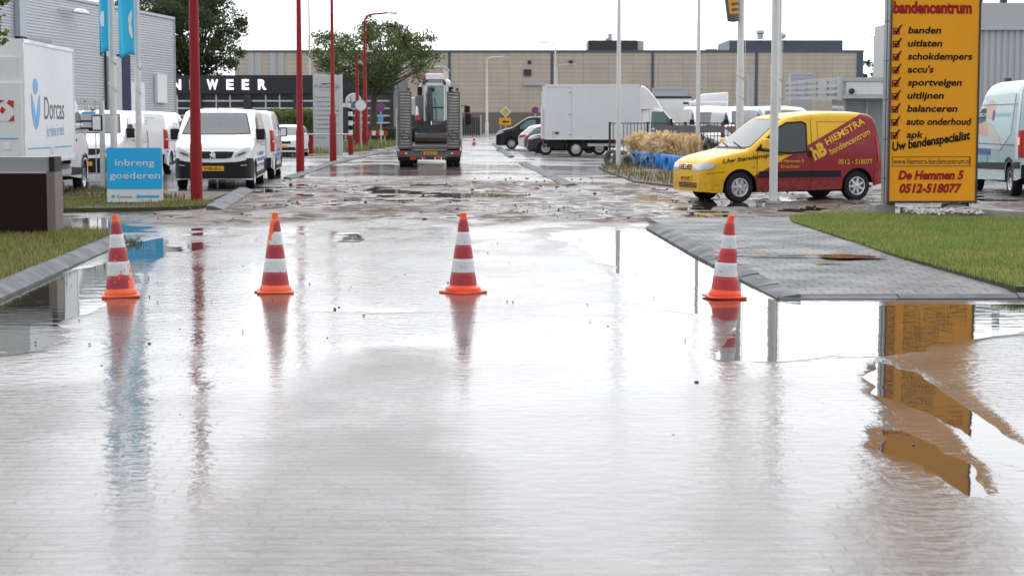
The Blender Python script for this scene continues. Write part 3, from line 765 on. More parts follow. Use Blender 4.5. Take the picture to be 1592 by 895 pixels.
# ------------------------------------------------------------------ near road: bricks, silt, mud and puddles
ys = [3.0]
while ys[-1] < 66: ys.append(ys[-1] + .028 + .0036 * ys[-1])
ys = np.array(ys); xs = np.arange(-16, 17.5, .085)
X, Y = np.meshgrid(xs, ys)
n1 = fbm(X / 1.6, Y / 1.6, 1); n2 = fbm(X / .35, Y / .5, 5); n3 = fbm(X / 4.5, Y / 4.5, 9)
hgt = .0042 + .0045 * (n1 - .5) + .002 * (n2 - .5) + .005 * (n3 - .5)
edge = (n1 - .5) * 1.0 + (n2 - .5) * .45
def puddle(poly, depth, soft=.35):
    global hgt
    d = sdist(X, Y, poly) + edge * soft * 2
    hgt = hgt - depth * (1 - sstep(-soft, soft * .4, d))
puddle(gp((-60, 470), (120, 420), (200, 385), (262, 362), (262, 405), (150, 470), (80, 545), (-60, 562)), 0.0126, 0.22)
puddle(gp((850, 362), (1010, 357), (1110, 405), (1215, 470), (1700, 474), (1700, 500), (1540, 520), (1450, 548), (1200, 566), (1110, 560), (1090, 490), (1000, 470), (955, 420)), 0.0126, 0.25)
puddle(gp((1355, 560), (1440, 582), (1525, 640), (1700, 755), (1700, 800), (1530, 700), (1440, 645), (1355, 612)), 0.0126, 0.14)
puddle(gp((1355, 655), (1420, 668), (1525, 722), (1545, 775), (1500, 770), (1420, 722), (1355, 700)), 0.0109, 0.14)
puddle(gp((520, 364), (560, 360), (585, 366), (560, 378), (530, 376)), 0.0126, 0.20)
puddle(gp((60, 338), (250, 336), (260, 362), (60, 362)), 0.0067, 0.50)
puddle(gp((270, 378), (330, 376), (330, 396), (270, 392)), 0.0084, 0.35)
puddle(gp((470, 475), (800, 480), (1080, 490), (1080, 498), (800, 490), (470, 486)), 0.0050, 0.25)
side = sdist(X, Y, [(2.58, 2), (2.50, 11.2), (3.3, 13.2), (5.5, 14.4), (20, 15.2), (20, 2)])
hgt = hgt + .008 * (1 - sstep(-.10, .02, side)) - .006 * np.exp(-((side - .04) / .06) ** 2) * (Y < 11.3)
# tyre tracks that curve across the silt
for pts in (((480, 480), (520, 420), (590, 370), (660, 350)), ((560, 480), (570, 420), (620, 375), (700, 350)), ((-40, 700), (120, 650), (330, 590), (420, 500)), ((820, 700), (800, 520), (770, 400))):
    w = gp(*pts)
    dl = np.full(X.shape, 1e9)
    for (ax, ay), (bx, by) in zip(w, w[1:]):
        t = np.clip(((X - ax) * (bx - ax) + (Y - ay) * (by - ay)) / ((bx - ax) ** 2 + (by - ay) ** 2), 0, 1)
        dl = np.minimum(dl, np.hypot(X - ax - t * (bx - ax), Y - ay - t * (by - ay)))
    hgt -= .002 * np.exp(-(dl / .12) ** 2)
# the washed-out mud across the junction
wob = (n3 - .5) * 7 + (n1 - .5) * 2
mud = sstep(27.2, 30.5, Y + wob) * (1 - sstep(49, 54, Y + wob * 1.3)) * (1 - .55 * sstep(8, 13, X)) * sstep(-7.2, -5.2, X + wob * .12 + (Y - 30) * .02)
mud = np.maximum(mud, .8 * (1 - sstep(-1.0, 1.0, sdist(X, Y, gp((250, 330), (360, 335), (400, 318), (420, 350), (300, 372), (240, 352))) + wob * .15)))
m1 = fbm(X / 1.1, Y / 2.2, 21, 5); m2 = fbm(X / .28, Y / .4, 33, 4)
lump = (m1 - .46) * .055 + (m2 - .5) * .034
hgt = hgt + mud * (.0005 + lump)
hgt = np.minimum(hgt, .035 + .2 * (hgt - .035))
m3 = fbm(X / .5, Y / .9, 61, 4)
mudc = np.clip(mud * sstep(-.004, .008, hgt) * (.62 + .5 * sstep(.40, .56, m3)), 0, 1)
mudc = np.maximum(mudc, .55 * sstep(21.5, 28, Y + wob * .6) * (1 - sstep(30, 33, Y)) * sstep(.48, .62, m3) * (1 - sstep(1.5, 3, X)))
damp = np.zeros(X.shape)
for poly, a, soft in ((gp((420, 640), (560, 540), (725, 540), (725, 895), (700, 1000), (330, 1000), (360, 760)), 1.0, .22), (gp((-300, 610), (120, 600), (90, 700), (20, 800), (-40, 1000), (-300, 1000)), .9, .3), (gp((1090, 600), (1190, 590), (1200, 1000), (1080, 1000)), .5, .2), (gp((1368, 548), (1620, 530), (1620, 690), (1520, 640), (1440, 588), (1368, 560)), .3, .12), (gp((1350, 700), (1540, 780), (1560, 1000), (1340, 1000)), .9, .12), (gp((480, 390), (860, 370), (1000, 470), (900, 520), (560, 520)), .35, .8)):
    damp = np.maximum(damp, a * (1 - sstep(-soft, soft, sdist(X, Y, poly) + edge * .5)))
damp = np.clip(np.maximum(damp, .3 * sstep(.5, .66, n3)) * (.55 + .9 * n2), 0, 1)
road = grid_mesh("road", X, Y, hgt, {"mud": mudc, "damp": damp}, M_ROAD)
tag(road, kind="structure")
mb = MB(); mb.add([(-16, 3, 0), (17.4, 3, 0), (17.4, 64, 0), (-16, 64, 0)], [(0, 1, 2, 3)])
tag(mb.build("water", M_WATER), kind="structure")

# ------------------------------------------------------------------ road beyond the mud, cross street
def xl(y): return -4.35 - .0253 * y
def xr(y): return 2.95 - .0253 * y
mb = MB(); ny = 12; yy = [65.5 + (215 - 65.5) * k / ny for k in range(ny + 1)]
mb.add([(xl(y), y, -.006) for y in yy] + [(xr(y), y, -.006) for y in yy], [(k, k + 1 + ny, k + 2 + ny, k + 1) for k in range(ny)])
tag(mb.build("far_road", M_ASPH), kind="structure")
mb = MB(); mb.box(-120, 120, 215, 226, -.06, -.004); tag(mb.build("cross_street", M_ASPH), kind="structure")

# ------------------------------------------------------------------ kerbs and pavements
def kerb(name, path, w=.26, h=.115, side=1, block=1.0, hs=None):
    """sloping kerb stones along path; the slope faces the road, side = +1 when the road is on the right hand of the path"""
    mb = MB()
    hs = hs or [h] * len(path)
    for (a, b, ha, hb) in zip(path, path[1:], hs, hs[1:]):
        a, b = Vector((*a, 0)), Vector((*b, 0)); d = (b - a); L = d.length; d.normalize(); nrm = Vector((-d.y, d.x, 0)) * side
        k = max(1, round(L / block)); 
        for i in range(k):
            p = a + d * (L * i / k + .004); q = a + d * (L * (i + 1) / k - .004)
            j = random.uniform(-.002, .002); h = ha + (hb - ha) * (i + .5) / k
            pr = [(0, -.06), (0, min(.025, h * .4) + j), (w * .62, h + j), (w, h + .008 + j), (w, -.06)]
            vs = [p + nrm * u + Vector((0, 0, z)) for u, z in pr] + [q + nrm * u + Vector((0, 0, z)) for u, z in pr]
            fs = [(0, 1, 2, 3, 4), (9, 8, 7, 6, 5)] + [(m, 5 + m, 5 + (m + 1) % 5, (m + 1) % 5) for m in range(5)]
            mb.add(vs, fs)
    return tag(mb.build(name, M_KERB), kind="structure")
kerb("kerb", [(2.40, 16.25), (2.18, 21.5), (2.02, 27.2)], side=-1, w=.22, hs=[.035, .08, .075])
kerb("side_kerb", [(2.42, 16.22), (4.6, 16.25), (14, 16.45)], side=1, w=.12, hs=[.025, .04, .09])
kerb("left_kerb", [(-4.42, 8), (-4.60, 16.1), (-4.90, 20.5), (-5.03, 22.6), (-5.13, 24.0), (-5.45, 25.0), (-6.2, 25.6), (-7.6, 25.9)], side=1, w=.21, h=.10)
kl = [tuple(G(348, 328)[:2]), tuple(G(395, 297)[:2])]
kerb("far_left_kerb", kl, side=1, w=.32, h=.09)
kerb("distant_left_kerb", [tuple(G(455, 279)[:2]), tuple(G(520, 255)[:2]), tuple(G(560, 246)[:2]), tuple(G(612, 232)[:2]), tuple(G(655, 220)[:2])], side=1, h=.06, block=4)
kerb("far_right_kerb", [tuple(G(876, 289)[:2]), tuple(G(806, 254)[:2])], side=-1, h=.05, w=.3)
kerb("distant_right_kerb", [tuple(G(790, 245)[:2]), tuple(G(764, 224)[:2])], side=-1, h=.08, block=4)
ys_ = np.linspace(16.37, 29.0, 40); us_ = np.linspace(0, 1, 14); U, YY = np.meshgrid(us_, ys_)
pxl = np.interp(YY, [16.3, 21.5, 27.2, 29.0], [2.60, 2.39, 2.23, 2.16]); pxr = np.interp(YY, [16.3, 16.6, 20.8, 27.6, 29.0], [14, 4.66, 4.40, 4.30, 4.5])
def pave_z(y, u): return np.interp(y, [16.3, 18.5, 22, 29], [.035, .06, .083, .080]) + .02 * u * (1 - np.clip((y - 16.3) / 3, 0, 1))
pv = grid_mesh("pavement", pxl + (pxr - pxl) * U, YY, pave_z(YY, U) + (fbm(U * 6, YY / 1.2, 55) - .5) * .008, {}, M_TILE); tag(pv, kind="structure")
# dark gully grate and shallow puddle on the pavement
mb2 = MB()
def blob(cx, cy, rx, ry, n=22, sd=3):
    r = random.Random(sd); ph = [r.uniform(0, 6) for _ in range(3)]
    return [(cx + rx * cos(a) * (1 + .18 * sin(2 * a + ph[0]) + .12 * sin(5 * a + ph[1])), cy + ry * sin(a) * (1 + .2 * sin(3 * a + ph[2]))) for a in [2 * pi * k / n for k in range(n)]]
for (px, py, rx, ry) in ((1322, 399, .34, .30), (1225, 398, .42, .07), (1290, 407, .2, .08), (1150, 396, .3, .06)):
    c = G(px, py, .09); bl_ = blob(c.x, c.y, rx, ry, sd=px); k = len(mb2.v); mb2.v += [(x, y, .0955) for x, y in bl_]; mb2.f.append(tuple(range(k, k + len(bl_))))
tag(mb2.build("pavement_water", M_WATER), kind="structure")

LAWN = [(4.62, 16.45), (14, 16.6), (14, 27.2), (9.6, 27.9), (8.6, 28.2), (7.2, 28.3), (6.4, 29.4), (5.5, 30.0), (4.42, 28.6), (4.27, 27.4), (4.36, 20.8)]
VERGE = [(-4.65, 8), (-4.82, 16.1), (-5.11, 20.5), (-5.24, 22.5), (-5.34, 23.9), (-5.6, 24.8), (-6.25, 25.35), (-7.6, 25.65), (-16, 25.9), (-16, 8)]
VERGE2 = [(-16, 31.4), (-9, 31.8), (-6.2, 32.6), (-5.75, 33.0), (-5.7, 34.6), (-8, 35.0), (-10, 36.4), (-16, 37)]
for nm, poly, z, m in (("lawn", LAWN, .10, M_TURF), ("grass_verge", VERGE, .10, M_TURF), ("far_grass_verge", VERGE2, .07, M_TURF)):
    mb = MB(); mb.prism(poly, -.06, z, None); tag(mb.build(nm, m), kind="structure")
mb = MB(); mb.prism([(-16, 37), (-10, 36.4), (-8, 35), (-6.0, 34.6), (-6.3, 40.5), (-9, 41.5), (-16, 42)], -.06, .045); tag(mb.build("muddy_soil", M_SOIL), kind="structure")
SOILR = gp((930, 262), (985, 250), (1060, 232), (1200, 232), (1180, 262), (1060, 275), (1050, 292), (985, 284))
mb = MB(); mb.prism(SOILR, -.06, .05); tag(mb.build("weedy_soil", M_SOIL), kind="structure")

def blades(name, poly, n, h0, h1, w, z, m, label, lean=.35, mask=None, cat="grass", zf=None):
    ax = [p[0] for p in poly]; ay = [p[1] for p in poly]
    rng = np.random.default_rng(abs(hash(name)) % 1000 if False else len(name) * 7 + n % 97)
    px = rng.uniform(min(ax), max(ax), n * 4); py = rng.uniform(min(ay), max(ay), n * 4)
    ok = sdist(px, py, poly) < .015
    # only the strip that the lens and its neighbourhood can see
    ok &= np.abs(px) < py * .32 + 1.2
    px, py = px[ok][:n], py[ok][:n]; k = len(px)
    cl = fbm(px / .7, py / .7, 40); h = rng.uniform(h0, h1, k) * (.45 + 1.1 * cl)
    if mask is not None:
        keep = rng.random(k) < mask(px, py); px, py, h = px[keep], py[keep], h[keep]; k = len(px)
    a = rng.uniform(0, 2 * pi, k); ld = rng.uniform(0, 2 * pi, k); lm = rng.uniform(.05, lean, k) * h
    dx, dy = np.cos(a) * w / 2, np.sin(a) * w / 2
    zz = np.full(k, z)
    V = np.empty((k, 5, 3), np.float32)
    V[:, 0] = np.stack([px - dx, py - dy, zz - .01], 1); V[:, 1] = np.stack([px + dx, py + dy, zz - .01], 1)
    mx_, my_ = px + np.cos(ld) * lm * .35, py + np.sin(ld) * lm * .35
    V[:, 2] = np.stack([mx_ + dx * .7, my_ + dy * .7, zz + h * .6], 1); V[:, 3] = np.stack([mx_ - dx * .7, my_ - dy * .7, zz + h * .6], 1)
    V[:, 4] = np.stack([px + np.cos(ld) * lm, py + np.sin(ld) * lm, zz + h], 1)
    base = np.arange(k)[:, None] * 5
    me = bpy.data.meshes.new(name)
    me.from_pydata(V.reshape(-1, 3).tolist(), [], (base + np.array([[0, 1, 2, 3]])).tolist() + (base + np.array([[3, 2, 4]])).tolist()); me.update()
    me.materials.append(m); o = bpy.data.objects.new(name, me); COL.objects.link(o)
    return tag(o, label, cat, None, "stuff")
blades("lawn_grass", LAWN, 90000, .03, .06, .010, .10, M_GRASS, "short bright green lawn grass beside the tiled pavement")
blades("verge_grass", VERGE, 40000, .035, .09, .010, .10, M_VERGE, "rough olive green grass on the verge behind the left kerb")
blades("far_verge_grass", VERGE2, 16000, .03, .08, .014, .07, M_VERGE, "weedy grass strip under the blue arrow sign", mask=lambda x, y: np.where((np.abs(x - G(210, 320).x) < .6) & (y < G(210, 320).y), .12, 1.0))
blades("mud_grass", [(-16, 37), (-10, 36.4), (-8, 35), (-6.6, 36.5), (-9, 42), (-16, 44)], 6000, .05, .14, .02, .04, M_DRYGR, "sparse grass and weeds in mud beside the box truck wheel", mask=lambda x, y: np.clip((fbm(x / 1.2, y / 1.2, 70) - .42) * 6, 0, 1))
blades("bank_weeds", SOILR, 16000, .06, .20, .022, .045, M_DRYGR, "brown and green weeds on the bank in front of blue tyres", mask=lambda x, y: np.clip((fbm(x / 1.5, y / 1.5, 77) - .36) * 6, 0, 1))
# ------------------------------------------------------------------ buildings
def panel_mat(name, c1, c2, cm, w, h, mort, rough=.6):
    m = bpy.data.materials.new(name); m.use_nodes = True
    n, l = m.node_tree.nodes, m.node_tree.links; b = n["Principled BSDF"]; b.inputs['Roughness'].default_value = rough
    tc = n.new("ShaderNodeTexCoord"); sp = n.new("ShaderNodeSeparateXYZ"); cb = n.new("ShaderNodeCombineXYZ")
    l.new(tc.outputs['Object'], sp.inputs[0]); l.new(sp.outputs['X'], cb.inputs['X']); l.new(sp.outputs['Z'], cb.inputs['Y'])
    br = n.new("ShaderNodeTexBrick"); br.offset = 0; br.inputs['Scale'].default_value = 1; br.inputs['Brick Width'].default_value = w; br.inputs['Row Height'].default_value = h
    br.inputs['Mortar Size'].default_value = mort; br.inputs['Color1'].default_value = (*c1, 1); br.inputs['Color2'].default_value = (*c2, 1); br.inputs['Mortar'].default_value = (*cm, 1)
    l.new(cb.outputs[0], br.inputs['Vector'])
    nz = n.new("ShaderNodeTexNoise"); nz.inputs['Scale'].default_value = .35; nz.inputs['Detail'].default_value = 8
    mp = n.new("ShaderNodeMapping"); mp.inputs['Scale'].default_value = (3, 1, .5); l.new(tc.outputs['Object'], mp.inputs['Vector']); l.new(mp.outputs[0], nz.inputs['Vector'])
    mr = n.new("ShaderNodeMapRange"); mr.inputs[3].default_value = .80; mr.inputs[4].default_value = 1.16; l.new(nz.outputs['Fac'], mr.inputs[0])
    vm = n.new("ShaderNodeVectorMath"); vm.operation = 'SCALE'; l.new(br.outputs['Color'], vm.inputs[0]); l.new(mr.outputs[0], vm.inputs['Scale'])
    l.new(vm.outputs[0], b.inputs['Base Color'])
    return m
M_BEIGE = panel_mat("beige wall panels", (.50, .435, .355), (.46, .40, .33), (.33, .285, .235), 3.6, .62, .04)
M_BROWNB = panel_mat("brown brick base", (.16, .115, .09), (.13, .10, .08), (.19, .16, .14), .6, .2, .03)
M_PINK = mat("pinkish render", (.50, .40, .345), .7, var=.1, vscale=.6)
M_DGREY = mat("dark grey cladding", (.035, .037, .042), .5, var=.1, vscale=1)
M_BLUEGR = mat("blue grey cladding", (.075, .095, .125), .5, var=.08, vscale=1)
M_RIB = mat("grey ribbed cladding", (.44, .455, .48), .45, metal=.15, var=.05, vscale=.4)
M_WIN = mat("dark window glass", (.03, .033, .036), .08, var=.6, vscale=1.5)
M_LIT = mat("lit white letters", (1, 1, 1), .5, emit=1.0)
M_BGREY = mat("pale grey cladding", (.42, .43, .45), .5, var=.05, vscale=.5)
M_TRANSL = mat("pale roof light sheet", (.78, .82, .86), .3)

YF = 262.0
def fx(px): return XA(px, YF)
def fz(py): return ZA(py, YF)
bx0, bx1 = fx(366), fx(1340)
r = thing("factory_building", "long beige panelled factory hall behind the junction with dark roof units", "building", (bx0, YF, 0))
W = bx1 - bx0; H = fz(82)
mb = MB(); mb.box(0, W, 0, 40, 0, H); mb.build("wall", M_BEIGE, r)
mb = MB(); mb.box(-.1, W + .1, -.12, 40.1, H + .002, H + .35); mb.build("parapet", M_BLUEGR, r)
for px in (858, 1014, 1175, 699): mb = MB(); mb.box(fx(px) - bx0 - .2, fx(px) - bx0 + .2, -.08, .0, 0, H - .01); mb.build("pilaster", M_BLUEGR, r)
for px in (391, 403, 425, 438): mb = MB(); mb.box(fx(px) - bx0 - .45, fx(px) - bx0 + .45, -.07, 0, 4, H - .01); mb.build("pilaster", M_BGREY, r)
mb = MB(); mb.box(W - .9, W + .05, -.1, 0, 0, H - .01); mb.build("corner_trim", M_BLUEGR, r)
mb = MB(); mb.box(fx(690) - bx0, fx(872) - bx0, -.15, -.005, 0, fz(175)); mb.build("brick_base", M_BROWNB, r)
for px, py, w, h in ((820, 113, 1.1, .9), (823, 97, .5, .5), (887, 97, .55, .5)):
    mb = MB(); mb.cbox((fx(px) - bx0, -.12, fz(py)), (w, .2, h)); v = mb.build("vent", M_DGREY, r)
mb = MB(); mb.box(fx(813) - bx0, fx(852) - bx0, -.3, -.0, fz(133), fz(128)); mb.build("canopy", M_BGREY, r)
mb = MB(); mb.box(fx(1016) - bx0, fx(1066) - bx0, -.10, 0, fz(160), fz(140)); mb.build("dock_door", M_BGREY, r)
mb = MB(); mb.box(fx(1013) - bx0, fx(1069) - bx0, -.16, -.0, fz(140), fz(137)); mb.box(fx(1066) - bx0, fx(1069) - bx0, -.16, 0, 0, fz(140)); mb.box(fx(1013) - bx0, fx(1016) - bx0, -.16, 0, 0, fz(140)); mb.build("door_frame", M_BGREY, r)
u = MB(); u.box(fx(917) - bx0, fx(995) - bx0, 6, 14, H, fz(60)); u = u.build("roof_unit", M_DGREY, r)
q = MB(); q.box(fx(995) - bx0, fx(1005) - bx0, 6.2, 14, H, fz(61)); q.build("louvre", M_BGREY, u)
q = MB(); q.tube([(fx(953) - bx0, 9, fz(60)), (fx(953) - bx0, 9, fz(48))], .32, 10); q.tube([(fx(948) - bx0, 9, fz(60)), (fx(948) - bx0, 9, fz(55))], .2, 8); q.build("flue", STEEL, u)
u = MB(); u.box(fx(1139) - bx0, fx(1318) - bx0, 5, 20, H, fz(60.5)); u = u.build("roof_hall", M_BLUEGR, r)
q = MB(); q.add([(fx(1139) - bx0, 5, fz(60.5)), (fx(1318) - bx0, 5, fz(60.5)), (fx(1318) - bx0, 12, fz(49)), (fx(1139) - bx0, 12, fz(49)), (fx(1318) - bx0, 20, fz(60.5)), (fx(1139) - bx0, 20, fz(60.5))], [(0, 1, 2, 3), (3, 2, 4, 5), (1, 4, 2), (0, 3, 5)]); q.build("roof_light", M_TRANSL, u)
for px in (1187, 1214, 1221):
    q = MB(); x = fx(px) - bx0; hh = fz(45) if px != 1221 else fz(50)
    q.lathe([(.45, fz(59)), (.45, hh - .6), (.7, hh - .4), (.6, hh), (.0001, hh + .1)], 12, Matrix.Translation((x, 4.6, 0))); q.build("roof_cowl", STEEL, u)
q = MB(); q.lathe([(.5, H), (.5, fz(78)), (.9, fz(77)), (.9, fz(75)), (.0001, fz(74.5))], 12, Matrix.Translation((fx(1108) - bx0, 3, 0))); q.build("roof_cowl", STEEL, r)

# pink low building and the grey slatted gate beside it
YP = 178.0
r = thing("low_building", "low pinkish rendered building behind the excavator", "building", (XA(616, YP), YP, 0))
w = XA(690, YP) - XA(616, YP); h = ZA(105, YP)
mb = MB(); mb.box(0, w, 0, 14, 0, h); mb.build("wall", M_PINK, r)
mb = MB(); mb.box(-.1, w + .1, -.1, 14.1, h + .002, h + .14); mb.build("roof_edge", WHITE, r)
mb = MB(); mb.box(-.55, -.004, -.3, 1, 0, h); mb.build("corner_column", mat("tan brick", (.22, .155, .09), .7, var=.2), r)
YGT = 205.0
r = thing("slat_gate", "dark grey slatted yard gate before the brown brick wall", "gate", (XA(722, YGT), YGT, 0))
mb = MB()
for k in range(14): mb.box(-1.7 + k * .25, -1.7 + k * .25 + .2, 0, .05, .05, 2.1)
mb.build("slat_panel", M_DGREY, r)
mb = MB(); mb.box(-1.78, -1.7, -.02, .08, 0, 2.3); mb.box(1.78, 1.95, -.02, .08, 0, 2.4); mb.build("gate_post", M_BGREY, r)

# workshop with lit letters
YW = 150.0
def wx(px): return XA(px, YW)
def wz(py): return ZA(py, YW)
x0 = wx(130)
r = thing("workshop_building", "low dark grey workshop with white lit letters and framed windows", "building", (x0, YW, 0))
W = wx(612) - x0; H = wz(117)
mb = MB(); mb.box(0, W, .4, 20, 0, H - .3); mb.build("wall", M_DGREY, r)
mb = MB(); mb.box(0, W + .05, 0, 20.05, wz(146), H); mb.build("fascia", mat("fascia panels", (.022, .023, .027), .5), r)
for a, b in ((379, 391), (456, 466), (300, 314), (530, 548), (606, 612)):
    mb = MB(); mb.box(wx(a) - x0, wx(b) - x0, .05, .4, 0, wz(146.5)); mb.build("pier", M_DGREY, r)
M_FR = mat("window frame white", (.62, .63, .64), .4)
for a, b, nv in ((200, 300, 4), (314, 379, 3), (391, 456, 3), (466, 530, 3), (548, 606, 1)):
    xa, xb = wx(a) - x0, wx(b) - x0
    mb = MB(); mb.box(xa, xb, .36, .39, .3, wz(147)); wnd = mb.build("window", M_WIN, r)
    mb = MB()
    for py in (157, 168.5, 180, 191, 202): mb.box(xa, xb, .27, .345, wz(py) - .06, wz(py) + .06)
    for k in range(1, nv): mb.box(xa + (xb - xa) * k / nv - .05, xa + (xb - xa) * k / nv + .05, .30, .35, .3, wz(147))
    mb.build("window_frame", M_FR, wnd)
for ch, px, wd in (("N", 268.5, 14), ("I", 296, 5), ("W", 322.5, 17.5), ("E", 353, 11), ("E", 377, 11), ("R", 402, 13)):
    o = lettering(ch, M_LIT, r, (wx(px) - x0, 0, wz(139)), (1, 0, 0), (0, 0, 1), height=wz(124) - wz(139), width=wd / 2800 * YW, bold=.035, name="lit_letter", depth=.08)
    sol = o.modifiers.new("solid", 'SOLIDIFY'); sol.thickness = .07; sol.offset = -1

# grey ribbed warehouse on the left
Aw = Vector((XA(-70, 80.5), 80.5, 0)); Bw = Vector((XA(273, 114), 114, 0))
dw = (Bw - Aw).normalized(); nw = Vector((dw.y, -dw.x, 0)); Lw = (Bw - Aw).length; Hw = 8.0
r = thing("warehouse_building", "tall grey ribbed metal warehouse behind the white vans", "building", Aw, atan2(dw.y, dw.x))
def wall_u(px):
    d = ray(px, 190); # intersect with wall plane in plan
    t = (Aw.x * nw.x + Aw.y * nw.y) / (d.x * nw.x + d.y * nw.y); p = Vector((d.x * t, d.y * t, 0))
    return (p - Aw).dot(dw), p.y
def wall_z(px, py): return ZA(py, wall_u(px)[1])
mb = MB(); mb.box(0, Lw, .06, 22, 0, Hw - .02); mb.build("wall", M_RIB, r)
pr = []; z = 0.3
while z < Hw - .15:
    pr += [(.04, z), (.0, z + .02), (.0, z + .085), (.04, z + .115)]; z += .15
mb = MB(); vs = [(0, y, zz) for y, zz in pr] + [(Lw, y, zz) for y, zz in pr]; n_ = len(pr)
mb.add(vs, [(k, n_ + k, n_ + k + 1, k + 1) for k in range(n_ - 1)]); mb.build("ribbed_cladding", M_RIB, r)
mb = MB(); mb.box(-.05, Lw + .06, -.06, 22, Hw - .018, Hw + .14); mb.build("roof_edge", M_BGREY, r)
mb = MB(); mb.box(Lw + .001, Lw + .08, -.05, 22, 0, Hw - .02); mb.build("corner_trim", M_BGREY, r)
ua, ub = wall_u(165)[0], wall_u(184)[0]
mb = MB(); mb.box(ua, ub, -.25, -.005, 0, wall_z(175, 88)); mb.build("grey_panel", M_BGREY, r)
ua, ub = wall_u(184.5)[0], wall_u(198)[0]
mb = MB(); mb.box(ua, ub, -.25, -.005, 0, wall_z(190, 85)); mb.build("blue_panel", NAVY, r)
mb = MB(); mb.box(wall_u(165)[0] - .1, wall_u(165)[0] - .005, -.1, -.003, 0, Hw - .05); mb.build("joint_trim", M_DGREY, r)
for a, b in ((203, 212), (217, 224)):
    mb = MB(); mb.box(wall_u(a)[0], wall_u(b)[0], -.08, -.004, 0, wall_z(a, 128)); mb.build("door", SIGNW, r)
ua, ub = wall_u(241)[0], wall_u(256)[0]
mb = MB(); mb.box(ua, ub, -.2, -.004, wall_z(248, 160), wall_z(248, 116)); sg = mb.build("sign_panel", SIGNW, r)
ua, ub = wall_u(27)[0], wall_u(36)[0]
mb = MB(); mb.box(ua, ub, -.26, -.004, wall_z(30, 57), Hw - .03); mb.build("downpipe", mat("pipe grey blue", (.36, .40, .45), .5), r)
mb = MB(); mb.box(ua, ub, -.28, -.003, wall_z(30, 62), wall_z(30, 57)); mb.build("pipe_collar", NAVY, r)
ua = wall_u(112)[0]; zz = wall_z(112, 20)
mb = MB(); mb.bar((ua - 1.6, 0, zz + .08), (ua - .9, -.5, zz + .05), .08, .08); mb.lathe([(.0001, .22), (.3, .18), (.5, .02), (.5, -.05), (.0001, -.1)], 16, Matrix.Translation((ua, -.6, zz)) @ Matrix.Diagonal((2.2, .6, 1, 1))); mb.build("wall_lamp", STEEL, r, smooth=40)
ua, ub = wall_u(33)[0], wall_u(80)[0]
mb = MB(); mb.box(ua, ub, -.12, -.004, wall_z(60, 66), wall_z(60, 60)); mb.build("window", M_WIN, r)

# grey hall on the right
YR = 72.0
r = thing("ribbed_hall", "pale grey vertically ribbed hall behind the blue van", "building", (XA(1497, YR), YR, 0))
H = ZA(5, YR); W = 22
mb = MB(); mb.box(0, W, .06, 18, 0, H - .01); mb.build("wall", M_BGREY, r)
pr = []; x = 0
while x < W: pr += [(x, .05), (x + .03, .0), (x + .17, .0), (x + .20, .05)]; x += .25
mb = MB(); n_ = len(pr); mb.add([(a, b, 0) for a, b in pr] + [(a, b, H - 1.05) for a, b in pr], [(k, k + 1, n_ + k + 1, n_ + k) for k in range(n_ - 1)]); mb.build("ribbed_cladding", M_BGREY, r)
mb = MB(); mb.box(-.05, W, -.1, .045, H - 1.0, H); mb.build("fascia", M_BGREY, r)
mb = MB(); mb.box(-.06, W, -.13, -.1, H - 1.06, H - 1.0); mb.build("fascia_trim", STEEL, r)
for px in (1524, 1562): mb = MB(); mb.box(XA(px, YR) - XA(1497, YR) - .12, XA(px, YR) - XA(1497, YR) + .12, .5, .8, H, H + .4); mb.build("roof_post", DARKST, r)

# canopy kiosk with truss, behind the small van
YC = 62.0
r = thing("canopy_kiosk", "pale grey canopy kiosk with steel side truss beside the tall pylon", "kiosk", (XA(1310, YC), YC, 0))
w = XA(1392, YC) - XA(1310, YC); za, zb = ZA(152, YC), ZA(122, YC)
mb = MB(); mb.box(0, w, 0, 5, za, zb); mb.build("fascia", M_BGREY, r)
mb = MB(); mb.box(.1, w - .05, -.03, -.002, za + .1, zb - .12); mb.build("fascia_panel", SIGNW, r)
mb = MB(); mb.box(-.02, w, -.06, -.002, zb - .1, zb + .03); mb.box(-.02, w, -.06, -.002, za - .03, za + .08); mb.box(-.16, -.04, -.08, .1, za - .1, zb + .06); mb.build("fascia_frame", STEEL, r)
mb = MB(); mb.lathe([(.0001, -.12), (.1, -.1), (.1, 0)], 12, Matrix.Translation((.28, -.03, za + .22)) @ Matrix.Rotation(R(-90), 4, 'X')); mb.build("flood_lamp", DARKST, r)
mb = MB(); p0 = Vector((-.05, .6, 0)); p1 = Vector((-1.1, 5.5, 0))
for f in (0, .33, .66, 1): mb.bar(p0 + Vector((0, 0, za + (zb - za) * f)), p1 + Vector((0, 0, za + .05 + (zb - .1 - za) * f)), .08, .12)
for k in range(6): q = p0.lerp(p1, k / 5); mb.bar(q + Vector((0, 0, za)), q + Vector((0, 0, zb)), .08, .08)
mb.build("side_truss", STEEL, r)
mb = MB(); mb.box(.25, w - .1, .7, 3.5, .0, za - .01); mb.build("glass_booth", mat("booth glass", (.20, .26, .26), .1), r)
mb = MB()
for x in (.2, .95, w - .1): mb.box(x - .04, x + .04, .64, .69, 0, za - .01)
mb.build("booth_frame", M_BGREY, r)

